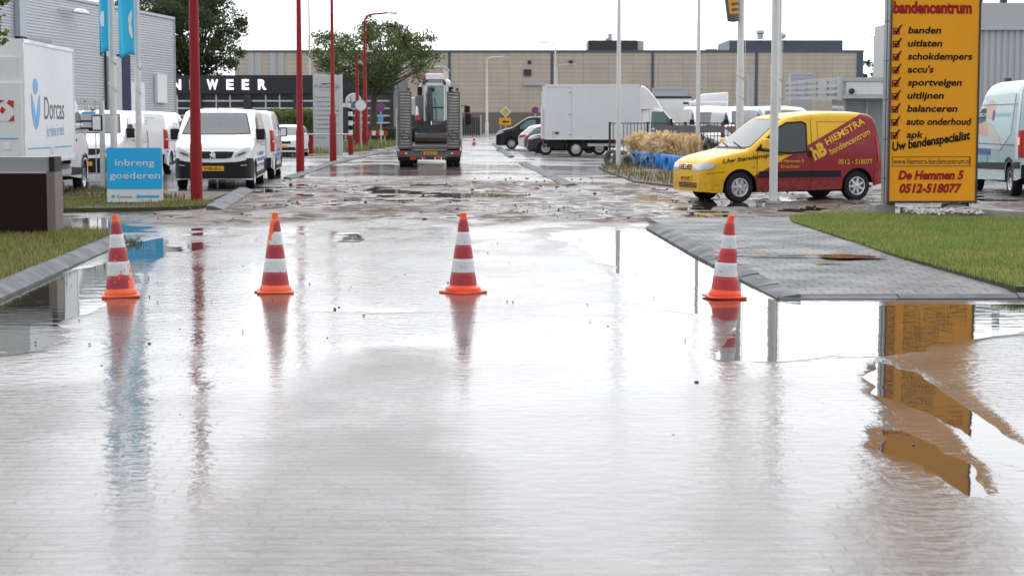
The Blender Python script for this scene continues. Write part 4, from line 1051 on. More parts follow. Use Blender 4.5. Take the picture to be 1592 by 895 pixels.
# pylons
YPY = 84.0
r = thing("tall_pylon", "wide pale grey advertising pylon behind the yellow van roof", "pylon", (XA(1245, YPY), YPY, 0))
w = (1263 - 1228) / 2800 * YPY; h = ZA(114, YPY)
mb = MB(); mb.box(-w / 2, w / 2, 0, .4, 1.3, h); mb.build("panel", mat("pylon grey", (.40, .42, .45), .45), r, bevel=.02)
mb = MB(); mb.box(-w / 2, w / 2, -.012, -.002, h - 1.0, h - .97); mb.box(-w / 2, w / 2, -.012, -.002, h - 1.55, h - 1.52); mb.build("panel_joint", STEEL, r)
mb = MB(); mb.box(-w * .1, w / 2 - .02, .05, .35, 0, 1.3); mb.build("foot", mat("pylon grey", ()), r)
r = thing("slim_pylon", "slim pale grey pylon between the two white flag poles", "pylon", (XA(1166.5, 112), 112, 0))
mb = MB(); h = ZA(116, 112); mb.box(-.16, .16, 0, .3, 0, h); mb.build("post", mat("pylon grey", ()), r, bevel=.02)
mb = MB(); mb.box(-.165, .165, -.01, .31, h, h + .05); mb.build("cap", STEEL, r)

# ------------------------------------------------------------------ trees
M_BARK = mat("bark", (.07, .058, .045), .85, var=.3, vscale=3, bump=.4, bscale=12)
M_LEAF = leafmat("leaf mid", (.105, .145, .05), .5, .4)
M_LEAFD = leafmat("leaf dark", (.065, .095, .042), .5, .4)
M_LEAFY = leafmat("leaf fresh", (.14, .20, .04), .45, .5)
def leaves(mb, c, rad, n, size, rnd, flat=.7):
    for _ in range(n):
        a, b = rnd.uniform(0, 2 * pi), rnd.uniform(-1, 1); rr = rad * rnd.random() ** .45; q = sqrt(1 - b * b)
        p = Vector((c[0] + rr * q * cos(a), c[1] + rr * q * sin(a), c[2] + rr * b * flat))
        u = Vector((rnd.gauss(0, 1), rnd.gauss(0, 1), rnd.gauss(0, .6))).normalized(); w = u.orthogonal().normalized()
        w = (Matrix.Rotation(rnd.uniform(0, 6.28), 3, u) @ w); s = size * rnd.uniform(.6, 1.3)
        k = len(mb.v)
        mb.v += [tuple(p - u * s * .5), tuple(p + w * s * .32), tuple(p + u * s * .5), tuple(p - w * s * .32)]
        mb.f.append((k, k + 1, k + 2, k + 3))
def tree(name, label, base, h, cw, z0, trunk_r, nclus, per, leaf, m, seed, group=None, lean=0.0, shape=.55, crad=.16):
    rnd = random.Random(seed); r = thing(name, label, "tree", base, 0, group)
    zc = (z0 + h) / 2; hz = (h - z0) / 2
    t = MB(); zt = z0 + (h - z0) * .35
    t.tube([(0, 0, -.05), (.03, 0, zt * .3), (.08, .03, zt * .6), (lean * .3, 0, zt)], [trunk_r * 1.25, trunk_r, trunk_r * .85, trunk_r * .6], 10)
    cl = []
    for k in range(nclus):
        for _ in range(20):
            a = rnd.uniform(0, 2 * pi); b = rnd.uniform(-1, 1); rr = rnd.random() ** .33; q = sqrt(1 - b * b)
            p = Vector((lean + rr * q * cos(a) * cw / 2, rr * q * sin(a) * cw / 2, zc + rr * b * hz))
            if rr > .5: break
        cl.append(p)
    for p in cl[:max(10, nclus // 3)]:
        s = Vector((lean * .2, 0, rnd.uniform(z0 * .75, zt)))
        mid = s.lerp(p, .5) + Vector((rnd.uniform(-.3, .3), rnd.uniform(-.3, .3), -.10 * (p - s).length * .5 + .2))
        t.tube([s, mid, p], [trunk_r * .42, trunk_r * .22, .02], 6, cap=False)
    t.build("trunk", M_BARK, r, smooth=50)
    mb = MB()
    for p in cl: leaves(mb, p, cw * crad * rnd.uniform(.55, 1.2), per, leaf, rnd, .65)
    mb.build("crown", m, r)
    return r
bT = G(580, 223)
tree("broadleaf_tree", "broad green tree with a bare trunk before the dark workshop", (XA(580, 132), 132, 0), ZA(30, 132), (690 - 485) / 2800 * 132, ZA(138, 132), .27, 120, 140, .19, M_LEAF, 5, crad=.09)
tree("dark_tree", "tall dark tree beside the warehouse corner, its right crown clear of the wall", (XA(300, 170), 172, 0), 14.6, 9.6, 5.0, .4, 170, 150, .27, M_LEAFD, 11, crad=.12)
tree("dark_tree", "dark tree rising behind the grey ribbed warehouse roof", (XA(215, 178), 182, 0), 16.5, 10.0, 6.5, .4, 120, 130, .3, M_LEAFD, 12, crad=.13)
for k, (px, top) in enumerate(((1352, 96), (1378, 92), (1330, 110), (1405, 99))):
    tree("distant_tree", ("hazy distant tree seen left of the orange sign under the lamp", "hazy distant tree hidden partly by the orange sign edge", "low distant tree behind the blue corner of the factory", "distant tree wholly in line with the orange sign")[k], (XA(px, 330), 330 + 6 * k, 0), ZA(top, 330), 7, 2.0, .3, 40, 60, .7, M_LEAFD, 20 + k, "trees beyond the factory")
# tree outside the frame whose branch hangs into the top left corner
rt = tree("leafy_tree", "fresh green tree whose branch tip hangs in the top left corner", (-10.6, 27, 0), 8.5, 5.6, 3.4, .2, 60, 120, .13, M_LEAFY, 31, crad=.12)
rnd = random.Random(5); mb = MB()
tip = AT(2, 45, 25.5)
br_ = MB(); br_.tube([(0, 0, 3.3), (1.6, -.9, 3.7), (2.6, -1.3, 3.5), (tip.x + 10.6, tip.y - 27, tip.z)], [.06, .035, .02, .008], 6); br_.build("branch", M_BARK, rt, smooth=50)
for px, py in ((-6, -8), (2, 4), (-2, 22), (4, 2), (-3, 38), (3, 50), (-8, 58), (7, 0), (0, 62), (-12, 30), (16, -4)):
    p = AT(px, py, 25.5) - Vector((-10.6, 27, 0)); leaves(mb, p, .085, 13, .10, rnd, 1.0)
mb.build("leaf_spray", M_LEAFY, rt)
def bush(name, label, x, y, w, d, h, n, leaf, m, seed, cat="hedge", group=None):
    rnd = random.Random(seed); r = thing(name, label, cat, (x, y, 0), 0, group); mb = MB()
    for _ in range(n):
        p = (rnd.uniform(-w / 2, w / 2), rnd.uniform(-d / 2, d / 2), h * (1 - rnd.random() ** 1.6) * rnd.uniform(.85, 1.05))
        leaves(mb, p, leaf * 1.2, 4, leaf, rnd)
    mb.build("foliage", m, r)
    st = MB()
    for k in range(max(3, int(w))): st.tube([(-w / 2 + w * (k + .5) / max(3, int(w)), 0, -.05), (-w / 2 + w * (k + .5) / max(3, int(w)) + .1, 0, h * .8)], [.05, .02], 6)
    st.build("stem", M_BARK, r)
M_HEDGE = leafmat("hedge leaf", (.13, .17, .055), .5, .45)
bush("clipped_hedge", "clipped green hedge between the white van and the paint sign", XA(455, 104), 104, 3.4, 1.6, ZA(172, 104), 2600, .12, M_HEDGE, 3)
bush("roadside_shrub", "dark loose shrub at the foot of the broad tree", XA(588, 128), 127, 3.6, 1.4, 1.2, 500, .18, M_LEAFD, 4, "shrub")
bush("gate_shrub", "green shrub beside the dark grey slatted gate", XA(704, 200), 200, 1.5, 1.5, 1.7, 300, .2, M_HEDGE, 6, "shrub")

# ------------------------------------------------------------------ lamps and poles
def lamp(name, label, base, h, arm, m, r0=.11, r1=.06, sleeve=1.3, group=None, cat="street lamp", sl_r=None, headlen=.7):
    r = thing(name, label, cat, base, 0, group)
    p = MB(); sr = sl_r or r0 * 1.35
    p.lathe([(sr, -.05), (sr, sleeve), (r0, sleeve + .08), (r1, h - .3), (r1 * .9, h), (.0001, h + .02)], 14); p.build("pole", m, r, smooth=40)
    a = Vector((arm[0], arm[1], 0)); L = a.length; d = a.normalized()
    pts = [Vector((0, 0, h - .15))] + [d * (.5 * (1 - cos(t))) + Vector((0, 0, h - .1 + .5 * sin(t))) for t in [pi / 2 * k / 5 for k in range(6)]] + [d * (L - headlen) + Vector((0, 0, h + .48))]
    q = MB(); q.tube(pts, r1 * .75, 8); arm_o = q.build("arm", m, r, smooth=60)
    M = frame(d * (L - headlen) + Vector((0, 0, h + .48)), d, Vector((-d.y, d.x, 0)), (0, 0, 1))
    q = MB(); q.add([(0, -.05, .05), (headlen, -.12, .04), (headlen, .12, .04), (0, .05, .05), (0, -.06, -.02), (headlen, -.14, -.05), (headlen, .14, -.05), (0, .06, -.02)], [(0, 1, 2, 3), (7, 6, 5, 4), (0, 4, 5, 1), (1, 5, 6, 2), (2, 6, 7, 3), (3, 7, 4, 0)], M)
    hd = q.build("lamp_head", STEEL, r, bevel=.015)
    q = MB(); q.box(.12, headlen - .05, -.1, .1, -.065, -.052, M); q.build("lens", LAMPC, hd)
    return r
GRP = "red street lamp posts along the left kerb"
lamp("street_lamp", "thick red lamp post nearest the camera, in front of the white van", G(306, 320), 7.6, (1.6, .2), REDPOST, .105, .07, 1.15, GRP, sl_r=.115)
lamp("street_lamp", "red lamp post between the parked vans and the hedge", G(467, 269), 7.6, (1.6, .2), REDPOST, .105, .06, 1.3, GRP, sl_r=.13)
lamp("street_lamp", "slim red lamp post in front of the paint company sign", G(518, 251), 7.7, (1.6, .2), REDPOST, .09, .055, 1.9, GRP, sl_r=.14)
lamp("street_lamp", "red lamp post with curved grey arm before the broad tree", G(568, 233), 7.4, (1.9, .3), REDPOST, .11, .075, 2.4, GRP, sl_r=.16, headlen=.6)
lamp("street_lamp", "short red post beside the round mirror, left of the curved lamp", G(556, 232), 5.3, (.9, .3), REDPOST, .11, .07, 2.2, GRP, sl_r=.16, headlen=.45)
GRP = "grey street lamps by the factory"
lamp("grey_lamp", "grey street lamp with arm to the right near the priority sign", (XA(757, 210), 210, 0), ZA(95, 210), (2.6, 0), POLEW, .14, .09, 1.5, GRP)
lamp("grey_lamp", "grey street lamp with long arm to the left above the box truck", (XA(863, 190), 190, 0), ZA(73, 190), (-2.9, 0), POLEW, .13, .08, 1.5, GRP)
lamp("grey_lamp", "slender grey lamp with green box beyond the factory corner", (XA(1357, 240), 240, 0), ZA(60, 240), (-1.1, 0), POLEW, .14, .1, 1.5, GRP)
lamp("grey_lamp", "faint grey lamp with low short arm against the factory wall", (XA(866, 230), 230, 0), ZA(106, 230), (2.4, 0), POLEW, .1, .06, 1.5, GRP)
def flagpole(label, base, h, r0, r1, group, ropes=True):
    r = thing("flag_pole", label, "flag pole", base, 0, group)
    p = MB(); p.lathe([(r0, -.05), (r0, h * .3), (r0 * .92, h * .3 + .04), (r1, h), (.0001, h + .05)], 14); p.build("pole", POLEW, r, smooth=40)
    f = MB(); f.cbox((0, 0, .03), (r0 * 3.4, r0 * 3.4, .05)); f.build("base_plate", STEEL, r)
    if ropes:
        q = MB(); z = 2.9
        q.tube([(r1 * 1.3, -r0 * 1.2, h - .2), (r0 * 1.15, -r0 * 1.25, z)], .008, 5)
        for k in (0, 1): q.tube([(r0 * 1.05 * cos(a), r0 * 1.05 * sin(a), z - .1 - k * .55 + .14 * sin(a * .5 + .4)) for a in [2 * pi * j / 12 for j in range(13)]], .012, 5)
        q.build("halyard", POLEW, r)
    return r
GRP = "white flag poles"
flagpole("white flag pole left of the blue sign with the left cyan banner", (XA(176.5, 37.5), 37.5, .03), 8, .075, .05, GRP)
flagpole("white flag pole behind the blue sign with the right cyan banner", (XA(215.5, 41), 41, .03), 8, .072, .05, GRP)
flagpole("thick white flag pole standing in front of the yellow and red van", G(1202, 316.0), 9, .083, .068, GRP, False)
flagpole("thin white pole just behind the thick flag pole at the van", (XA(1210, 52), 52, 0), 9, .075, .045, GRP)
flagpole("white flag pole carrying the grey and orange flag", (XA(1150, 50), 50, 0), 9, .105, .075, GRP)
flagpole("slim white pole behind the blue tyres near the fence end", (XA(1085, 72), 72, 0), 9.5, .085, .05, GRP, False)
flagpole("slim white pole at the left end of the dark bar fence", (XA(961.5, 63), 63, 0), 9.5, .085, .045, GRP, False)
flagpole("hair thin white mast rising behind the dark workshop roof", (XA(424, 148.5), 176, 0), 16, .12, .07, GRP, False)
# ------------------------------------------------------------------ parked vehicles, left side
FW = "white panel vans parked left of the road"
def place_front(px, Y, W, L, heading):
    """centre of a vehicle whose front (heading toward us) or rear face centre is at px, Y; heading = its local +x"""
    d = Vector((cos(heading), sin(heading), 0)); f = Vector((XA(px, Y), Y, 0))
    return f + (d * (-L / 2) if d.y < 0 else d * (L / 2))
S = S_EXPERT
hC = R(-86)
vanC, BX = make_expert("white panel van facing the road with yellow plate behind the thick red post", place_front(330, 43.0, 1.92, 4.96, hC), hC, FW)
prox = vanC
vanA = copy_tree(prox, place_front(127, 48.0, 1.92, 4.96, R(-88)), R(-88), "white panel van behind the spiked fence and the blue sign")
vanB = copy_tree(prox, place_front(211, 55.5, 1.92, 4.96, R(91)), R(91), "white panel van seen from behind with two lines of black letters on its door")
vanD = copy_tree(prox, place_front(372, 50.0, 1.92, 4.96, R(94.5)), R(94.5), "white panel van facing away, just right of the van with the yellow plate")
vanG = copy_tree(prox, place_front(322, 67.0, 1.92, 4.96, R(-90)), R(-90), "white panel van mostly hidden, its windscreen edge between two other vans")
def restyle(root, B, which):
    pass
# number plate, bonnet sticker and aerial of the nearest van; letters on the second one
plate_front(BX, vanC, 0, 0, .50, "VVB-05-L", .52, .115, .03)
t = BX.text("PROOST", LIVPALE, vanC, 0, -.18, 1.18, .07, .46, 0, .03, .3, eps=.012)
BX.patch("bonnet_logo", LIVPALE, vanC, 0, [(-.38, 1.17), (-.22, 1.19), (-.19, 1.22), (-.24, 1.26), (-.38, 1.25), (-.28, 1.22)], .012)
mb = MB(); mb.tube([(1.0, 0, 1.88), (.92, 0, 2.12)], [.012, .006], 6); mb.build("aerial", BLACKP, vanC)
mb = MB(); mb.box(1.25, 1.4, -.15, .15, 1.33, 1.36); 
BX.text("RTS", INK, vanB, 180, -.06, 1.52, .135, .38, 0, .02)
BX.text("NT", INK, vanB, 180, .05, 1.33, .135, .27, 0, .02)
plate_front(BX, vanA, 0, 0, .50, None); plate_front(BX, vanB, 180, 0, .75, None); plate_front(BX, vanD, 180, 0, .75, None)
for v in (vanB, vanD):
    mb = MB(); 
    BX.patch("rear_window_panel", LIVPALE, v, 180, [(-.55, 1.72), (.55, 1.72), (.55, 1.74), (-.55, 1.74)], .012)
def simple_car(label, cat, spec, paint, loc, rz, group=None, name="parked_car", sp=10, rearplate=None, tail=REDL):
    B = Body(spec); S = spec; L = S['L']; r = thing(name, label, cat, loc, rz, group)
    B.mesh("body", paint, r); underbody(r, S); wheels(r, S, sp)
    T = S['top']; b0 = S['belt'] + .12; t0 = S['H'] - .13
    windscreen(B, r, b0 + .03, t0 + .02, S['W'] * .40, S['W'] * .33)
    rb = [p for p in T if p[0] > L * .8]
    B.patch("rear_window", GLASS, r, 180, [(-S['W'] * .37, b0 + .02), (S['W'] * .37, b0 + .02), (S['W'] * .30, t0 - .01), (-S['W'] * .30, t0 - .01)], .012)
    for az in (90, -90):
        B.patch("door_glass", GLASS, r, az, [(L * .33, b0 - .02), (L * .45, t0 - .02), (L * .55, t0 + .03), (L * .545, b0 - .02)], .009)
        B.patch("door_glass", GLASS, r, az, [(L * .56, b0 - .02), (L * .565, t0 + .03), (L * .76, t0 - .0), (L * .85, b0 + .05), (L * .84, b0 - .01)], .009)
        B.patch("door_seam", DARKST, r, az, [(L * .552, .3), (L * .556, .3), (L * .556, b0 - .03), (L * .552, b0 - .03)], .006)
        B.patch("sill", BLACKP, r, az, [(L * .29, .23), (L * .73, .23), (L * .73, .33), (L * .29, .33)], .01)
        B.patch("headlight", LAMPC, r, az, [(.09, S['belt'] - .24), (.55, S['belt'] - .14), (.62, S['belt'] - .06), (.35, S['belt'] - .10), (.10, S['belt'] - .16)], .012, step=.05)
        B.patch("tail_light", tail, r, az, [(L - .02, S['belt'] - .14), (L - .45, S['belt'] - .06), (L - .42, S['belt'] + .04), (L - .05, S['belt'] - .02)], .012, step=.05)
    for sd in (1, -1):
        B.patch("headlight", LAMPC, r, 0, [(.45 * sd, S['belt'] - .22), (.80 * sd, S['belt'] - .18), (.84 * sd, S['belt'] - .06), (.55 * sd, S['belt'] - .12)], .014, step=.05)
        B.patch("tail_light", tail, r, 180, [(.50 * sd, S['belt'] - .10), (.84 * sd, S['belt'] - .12), (.80 * sd, S['belt'] + .03), (.52 * sd, S['belt'] - .0)], .014, step=.05)
        mirror(r, L / 2 - L * .34, sd * S['W'] * .48, S['belt'] + .06, sd, paint, .15, .18)
    B.patch("grille", BLACKP, r, 0, [(-.42, S['belt'] - .28), (.42, S['belt'] - .28), (.45, S['belt'] - .16), (-.45, S['belt'] - .16)], .012)
    B.patch("air_intake", BLACKP, r, 0, [(-.7, .30), (.7, .30), (.62, .44), (-.62, .44)], .012)
    plate_front(B, r, 0, 0, .47, None); plate_front(B, r, 180, 0, .62, None)
    return r, B
simple_car("white hatchback facing the camera, glimpsed between a van and a red post", "car", S_HATCH, WHITE, place_front(437, 84, 1.78, 4.2, R(-90)), R(-90))

# ------------------------------------------------------------------ big box truck, left
hD = atan2(5, -.25)
rearY = 34.6; Lb = 5.0; Wb = 2.2
rc = Vector((XA(38, rearY), rearY, 0)); d = Vector((cos(hD), sin(hD), 0)); lft = Vector((-d.y, d.x, 0))
truckL, BT = make_box_truck("white box truck with cyan figure emblem and handwriting parked on the left", rc + lft * Wb / 2 + d * Lb, hD, Lb, Wb, .80, 3.17, False, "box trucks")
# emblem and lettering on its right side: local right face y = -Wb/2, viewer's right is +x
def side_pt(s, z): return (-Lb + s, -Wb / 2, z)
yS = -Wb / 2 - .004
def side_shape(name, m, pts, parent):
    mb = MB(); mb.prism([(-Lb + s, z) for s, z in pts], -yS, -yS + .003, MXZ); return mb.build(name, m, parent)
boxb = [c for c in kids(truckL) if c.name.startswith("box_body")][0]
cz = lambda py, s: ZA(py, rearY + s)        # height on the side at distance s from the rear edge
def ell(cx, cy, rx, ry, a0=0, a1=360, n=24): return [(cx + rx * cos(R(a0 + (a1 - a0) * k / n)), cy + ry * sin(R(a0 + (a1 - a0) * k / n))) for k in range(n + (0 if a1 - a0 == 360 else 1))]
e0 = 1.05
side_shape("emblem", CYANL, ell(e0, 2.30, .22, .16), boxb)
side_shape("emblem", CYANL, [(e0 - .03, 1.45), (e0 - .22, 1.55), (e0 - .38, 1.80), (e0 - .42, 2.16), (e0 - .30, 2.10), (e0 - .10, 1.85), (e0 - .03, 1.70)], boxb)
side_shape("emblem", CYANL, [(e0 + .03, 1.45), (e0 + .22, 1.55), (e0 + .38, 1.80), (e0 + .42, 2.16), (e0 + .30, 2.10), (e0 + .10, 1.85), (e0 + .03, 1.70)], boxb)
lettering("Dorcas", CHARC, boxb, side_pt(1.85, 1.66) , (1, 0, 0), (0, 0, 1), .46, 2.0, 'L', .0, depth=.005)
lettering("for those in need", CYANL, boxb, side_pt(2.05, 1.30), (1, 0, .02), (-.25, 0, 1), .26, 1.75, 'L', -.006, depth=.005)
side_shape("blue_line", CYANL, [(.25, 1.075), (2.35, 1.075), (2.35, 1.10), (.25, 1.10)], boxb)
side_shape("blue_line", CYANL, [(2.75, 1.075), (4.6, 1.075), (4.6, 1.10), (2.75, 1.10)], boxb)
side_shape("blue_line", LIVPALE, [(2.38, 1.075), (2.45, .97), (2.55, .93), (2.65, .97), (2.72, 1.075), (2.69, 1.075), (2.63, .99), (2.55, .955), (2.47, .99), (2.41, 1.075)], boxb)
# rear face: warning board and stickers on the tail lift
tl = [c for c in kids(truckL) if c.name.startswith("tail_lift")][0]
xR = -Lb - .104
def rear_panel(name, m, y0, y1, z0, z1, parent, dx=0):
    mb = MB(); mb.box(xR - .006 - dx, xR - dx, y0, y1, z0, z1); return mb.build(name, m, parent)
wb = rear_panel("warning_board", SIGNW, -.93, -.60, 1.62, 2.02, truckL)
M_RS = mat("warning red", (.5, .02, .02), .4)
for poly in ([(-.93, 1.62), (-.82, 1.62), (-.93, 1.74)], [(-.60, 1.90), (-.60, 2.02), (-.76, 2.02)], [(-.93, 1.86), (-.93, 2.0), (-.84, 2.02), (-.80, 1.96)], [(-.78, 1.84), (-.70, 1.90), (-.66, 1.80), (-.72, 1.76)], [(-.66, 1.62), (-.60, 1.62), (-.60, 1.70)]):
    mb = MB(); mb.prism(poly, xR - .012, xR - .008, MYZ); mb.build("red_mark", M_RS, wb)
rear_panel("blue_line", CYANL, -1.0, 1.0, 1.28, 1.30, tl, .002); rear_panel("sticker", WHITE, -.84, -.72, 1.08, 1.2, tl, .002); rear_panel("sticker", WHITE, -.80, -.66, .88, .98, tl, .002)

# ------------------------------------------------------------------ fence, blue sign, banners, block sign
def bar_fence(name, label, p0, p1, h, step, m, spikes=False, banner=None, post=.05, zb=.1, npost=3, bar=.014):
    p0, p1 = Vector(p0), Vector(p1); d = p1 - p0; L = d.length; r = thing(name, label, "fence", p0, atan2(d.y, d.x))
    mb = MB()
    for k in range(1, int(L / step) + 1): mb.tube([(k * step, 0, zb), (k * step, 0, h + (.06 if spikes else -.03))], bar, 6)
    mb.build("bars", m, r)
    mb = MB(); mb.box(0, L, -.02, .02, h - .04, h); mb.box(0, L, -.02, .02, zb, zb + .04); mb.build("rails", m, r)
    for k in range(npost):
        x = L * k / (npost - 1); mb = MB(); mb.box(x - post / 2, x + post / 2, -post / 2 - .004, post / 2 + .004, -.05, h + .04); mb.build("post", m, r)
    if spikes:
        mb = MB()
        for k in range(int(L / .07)): mb.cbox((k * .07, 0, h + .05), (.03, .05, .09))
        mb.build("spikes", m, r)
    if banner:
        mb = MB(); mb.box(banner[0], banner[1], -.045, -.025, banner[2], banner[3]); mb.build("banner", mat("grey banner", (.16, .165, .17), .6, var=.15, vscale=4), r)
    return r
bar_fence("spiked_fence", "grey spiked bar fence beside the box truck mirror", (XA(70, 45.3), 45.3, 0), (XA(158.5, 45.0), 45.0, 0), ZA(160, 45), .27, STEEL, True, None, .10, .12, 2)
# flower box on the fence
r = thing("flower_box", "small planter with pale flowers hung on the spiked fence", "planter", (XA(139, 44.9), 44.9, ZA(176, 44.9)))
mb = MB(); mb.box(-.16, .16, -.12, .0, -.03, .03); mb.build("trough", CYANL, r)
rnd = random.Random(9); mb = MB(); leaves(mb, (0, -.06, .1), .13, 60, .05, rnd); mb.build("flowers", mat("pale flowers", (.6, .5, .45), .7, isl=.4), r)
mb = MB(); leaves(mb, (.1, -.06, .08), .08, 40, .05, rnd); mb.build("leaves", M_HEDGE, r)

P0 = G(210, 320); w = 86 / 2800 * P0.y; h = 83 / 2800 * P0.y
r = thing("direction_sign", "square cyan sign with white lettering and left pointing arrow on the verge", "sign", (P0.x, P0.y, .08), R(1))
mb = MB(); mb.box(-w / 2, w / 2, 0, .05, -.02, h); mb.build("panel", SIGNW, r, bevel=.008)
mb = MB(); mb.prism(rr_poly(-w / 2 + .002, w / 2 - .002, h * .235, h + .004, .03), .003, .006, MXZ); mb.build("cyan_face", CYAN, r)
SX = lambda px: (px - 210) / 86 * w
SZ = lambda py: (320 - py) / 83 * h
lettering("inbreng", SIGNW, r, (SX(180.5), 0, SZ(264)), (1, 0, 0), (0, 0, 1), h * .118, (240.5 - 180) / 86 * w, 'L', .004, depth=.010)
lettering("goederen", SIGNW, r, (SX(171.5), 0, SZ(284)), (1, 0, 0), (0, 0, 1), h * .118, (249.5 - 171.5) / 86 * w, 'L', .004, depth=.010)
lettering("Dorcas", CHARC, r, (SX(183), 0, SZ(314.5)), (1, 0, 0), (0, 0, 1), h * .058, 23 / 86 * w, 'L', 0, depth=.006)
ay = SZ(312); mb = MB(); mb.prism([(SX(211), ay), (SX(216), ay + .05), (SX(216), ay + .022), (SX(247.5), ay + .022), (SX(247.5), ay - .022), (SX(216), ay - .022), (SX(216), ay - .05)], .003, .006, MXZ); mb.build("arrow", CYAN, r)
for k in (0, 1, 2):
    a = R(90 + 120 * k); c = (SX(176.5) + .022 * cos(a), SZ(312) + .02 * sin(a)); mb = MB(); mb.prism(ell(c[0], c[1], .02, .017), .003, .006, MXZ); mb.build("emblem", CYAN, r)
for sx in (-1, 1): mb = MB(); mb.box(sx * w * .35 - .03, sx * w * .35 + .03, .052, .11, -.12, h * .9); mb.build("post", STEEL, r)

def banner(label, px0, px1, py0, py1, Y, seed, shapes):
    x0, x1 = XA(px0, Y), XA(px1, Y); z0, z1 = ZA(py1, Y), ZA(py0, Y) + 1.6
    r = thing("flag_banner", label, "banner", (x0, Y - .1, z0), 0, "cyan banners on the flag poles")
    nx, nz = 12, 30; vs = []; fs = []; rnd = random.Random(seed); ph = rnd.uniform(0, 6)
    def fold(u, v): return .07 * sin(5 * u + ph + 1.2 * sin(2.2 * v)) * (.35 + .65 * (1 - v)) + .03 * sin(11 * u + 3 * v)
    def edge_(u, v): return (.05 * sin(4 * u + ph) + .06 * u * (1 - u)) * (1 - v) ** 3 if v < .3 else 0
    for j in range(nz + 1):
        for i in range(nx + 1):
            u, v = i / nx, j / nz; vs.append(((x1 - x0) * u, fold(u, v), (z1 - z0) * v - edge_(u, v)))
    for j in range(nz):
        for i in range(nx): a = j * (nx + 1) + i; fs.append((a, a + 1, a + nx + 2, a + nx + 1))
    mb = MB(); mb.add(vs, fs); o = mb.build("cloth", CYANF, r, smooth=80); s = o.modifiers.new("thick", 'SOLIDIFY'); s.thickness = .006
    for poly in shapes:
        mb = MB(); bm = bmesh.new(); bm.faces.new([bm.verts.new((u, v, 0)) for u, v in poly])
        for k in range(1, 24): bmesh.ops.bisect_plane(bm, geom=bm.verts[:] + bm.edges[:] + bm.faces[:], plane_co=(k / 24, 0, 0), plane_no=(1, 0, 0))
        bmesh.ops.triangulate(bm, faces=bm.faces[:]); bm.verts.index_update()
        mb.v = [((x1 - x0) * v.co.x, fold(v.co.x, v.co.y / (z1 - z0)) - .014, v.co.y) for v in bm.verts]; mb.f = [tuple(v.index for v in f.verts) for f in bm.faces]; bm.free()
        mb.build("emblem", SIGNW, r)
def leafsh(cx, cy, rx, ry, rot):
    pts = []
    for k in range(16):
        a = 2 * pi * k / 16; x = rx * cos(a); y = ry * sin(a) * (1 - .25 * cos(a)); pts.append((cx + x * cos(rot) - y * sin(rot), cy + x * sin(rot) + y * cos(rot)))
    return pts
banner("cyan banner on the left white pole with one white half round shape", 158, 173.5, -20, 83, 37.3, 3, [ell(.60, .69, .40, .16, 90, 270, 12)])
banner("cyan banner on the right white pole with white leaf emblem and letter", 188, 212.5, -20, 88, 40.8, 7, [leafsh(.78, .86, .17, .10, R(60)), leafsh(.80, .56, .19, .10, R(-62)), [(.55, 1.27), (.62, 1.27), (.62, 1.40), (.80, 1.40), (.80, 1.43), (.55, 1.43)]])

bs = AT(77, 365, 24.0)
r = thing("block_sign", "low dark brown steel block with a grey upper panel at the left edge", "sign", (XA(83, 24.0), 24.0, .10))
mb = MB(); mb.box(-2.0, -.11, 0, .42, -.05, .82); mb.build("brown_block", mat("brown steel", (.016, .008, .0065), .65, spec=.15, var=.15, vscale=3), r)
mb = MB(); mb.box(-.1095, 0, 0.0, .42, -.05, .84); mb.build("end_plate", mat("brown grey steel", (.15, .12, .11), .5, var=.1), r)
mb = MB(); mb.box(-2.0, -.112, .002, .42, .822, .842); mb.build("ledge", STEEL, r)
mb = MB(); mb.box(-2.0, -.085, .06, .40, .843, 1.035); mb.build("grey_panel", mat("grey sheet", (.24, .25, .26), .5), r)
mb = MB(); mb.box(-.0845, -.008, .04, .41, .843, 1.04); mb.build("dark_end", BLACKP, r)

# ------------------------------------------------------------------ far left clutter around the paint sign
YP2 = 94.0
r = thing("company_sign", "tall pale grey paint company sign with bulleted list beside the red post", "sign", (XA(509.5, YP2), YP2, 0))
w = 45 / 2800 * YP2; h = ZA(117, YP2)
mb = MB(); mb.box(-w / 2, w / 2, 0, .3, -.05, h); mb.build("panel", mat("sign pale grey", (.47, .48, .49), .5, var=.05), r, bevel=.02)
CX = lambda px: (px - 509.5) / 2800 * YP2
CZ = lambda py: ZA(py, YP2)
lettering("ProCoatings", CHARC, r, (CX(490), 0, CZ(137)), (1, 0, 0), (0, 0, 1), .17, CX(528) - CX(490), 'L', .0, depth=.006)
lettering("industrie", M_RS, r, (CX(497), 0, CZ(141.5)), (1, 0, 0), (0, 0, 1), .08, CX(524) - CX(497), 'L', .0, depth=.006)
mb = MB(); mb.prism([(CX(496), CZ(131.5)), (CX(504), CZ(129.5)), (CX(511), CZ(130)), (CX(508), CZ(131.5)), (CX(503), CZ(131))], .004, .007, MXZ); mb.build("roof_mark", INK, r)
mb = MB(); mb.prism([(CX(506), CZ(131.5)), (CX(511), CZ(129)), (CX(521), CZ(130.5)), (CX(526), CZ(132)), (CX(515), CZ(131.2))], .004, .007, MXZ); mb.build("roof_mark", M_RS, r)
for k, (tx, wd) in enumerate((("houtverven", 26), ("muurverven", 26), ("vloercoatings", 29), ("metaalcoatings", 34), ("schimmelweerders", 32), ("werkkleding", 26), ("spuitapparatuur", 33), ("gereedschap", 25), ("jeletexte", 21), ("kitten", 14))):
    z = CZ(152.5 + 7.0 * k); lettering(tx, CHARC, r, (CX(493.5), 0, z), (1, 0, 0), (0, 0, 1), .10, wd / 2800 * YP2, 'L', 0, depth=.006)
    mb = MB(); mb.prism(ell(CX(490.5), z + .05, .03, .03, n=10), .004, .007, MXZ); mb.build("bullet", CHARC, r)
YB = 90.0
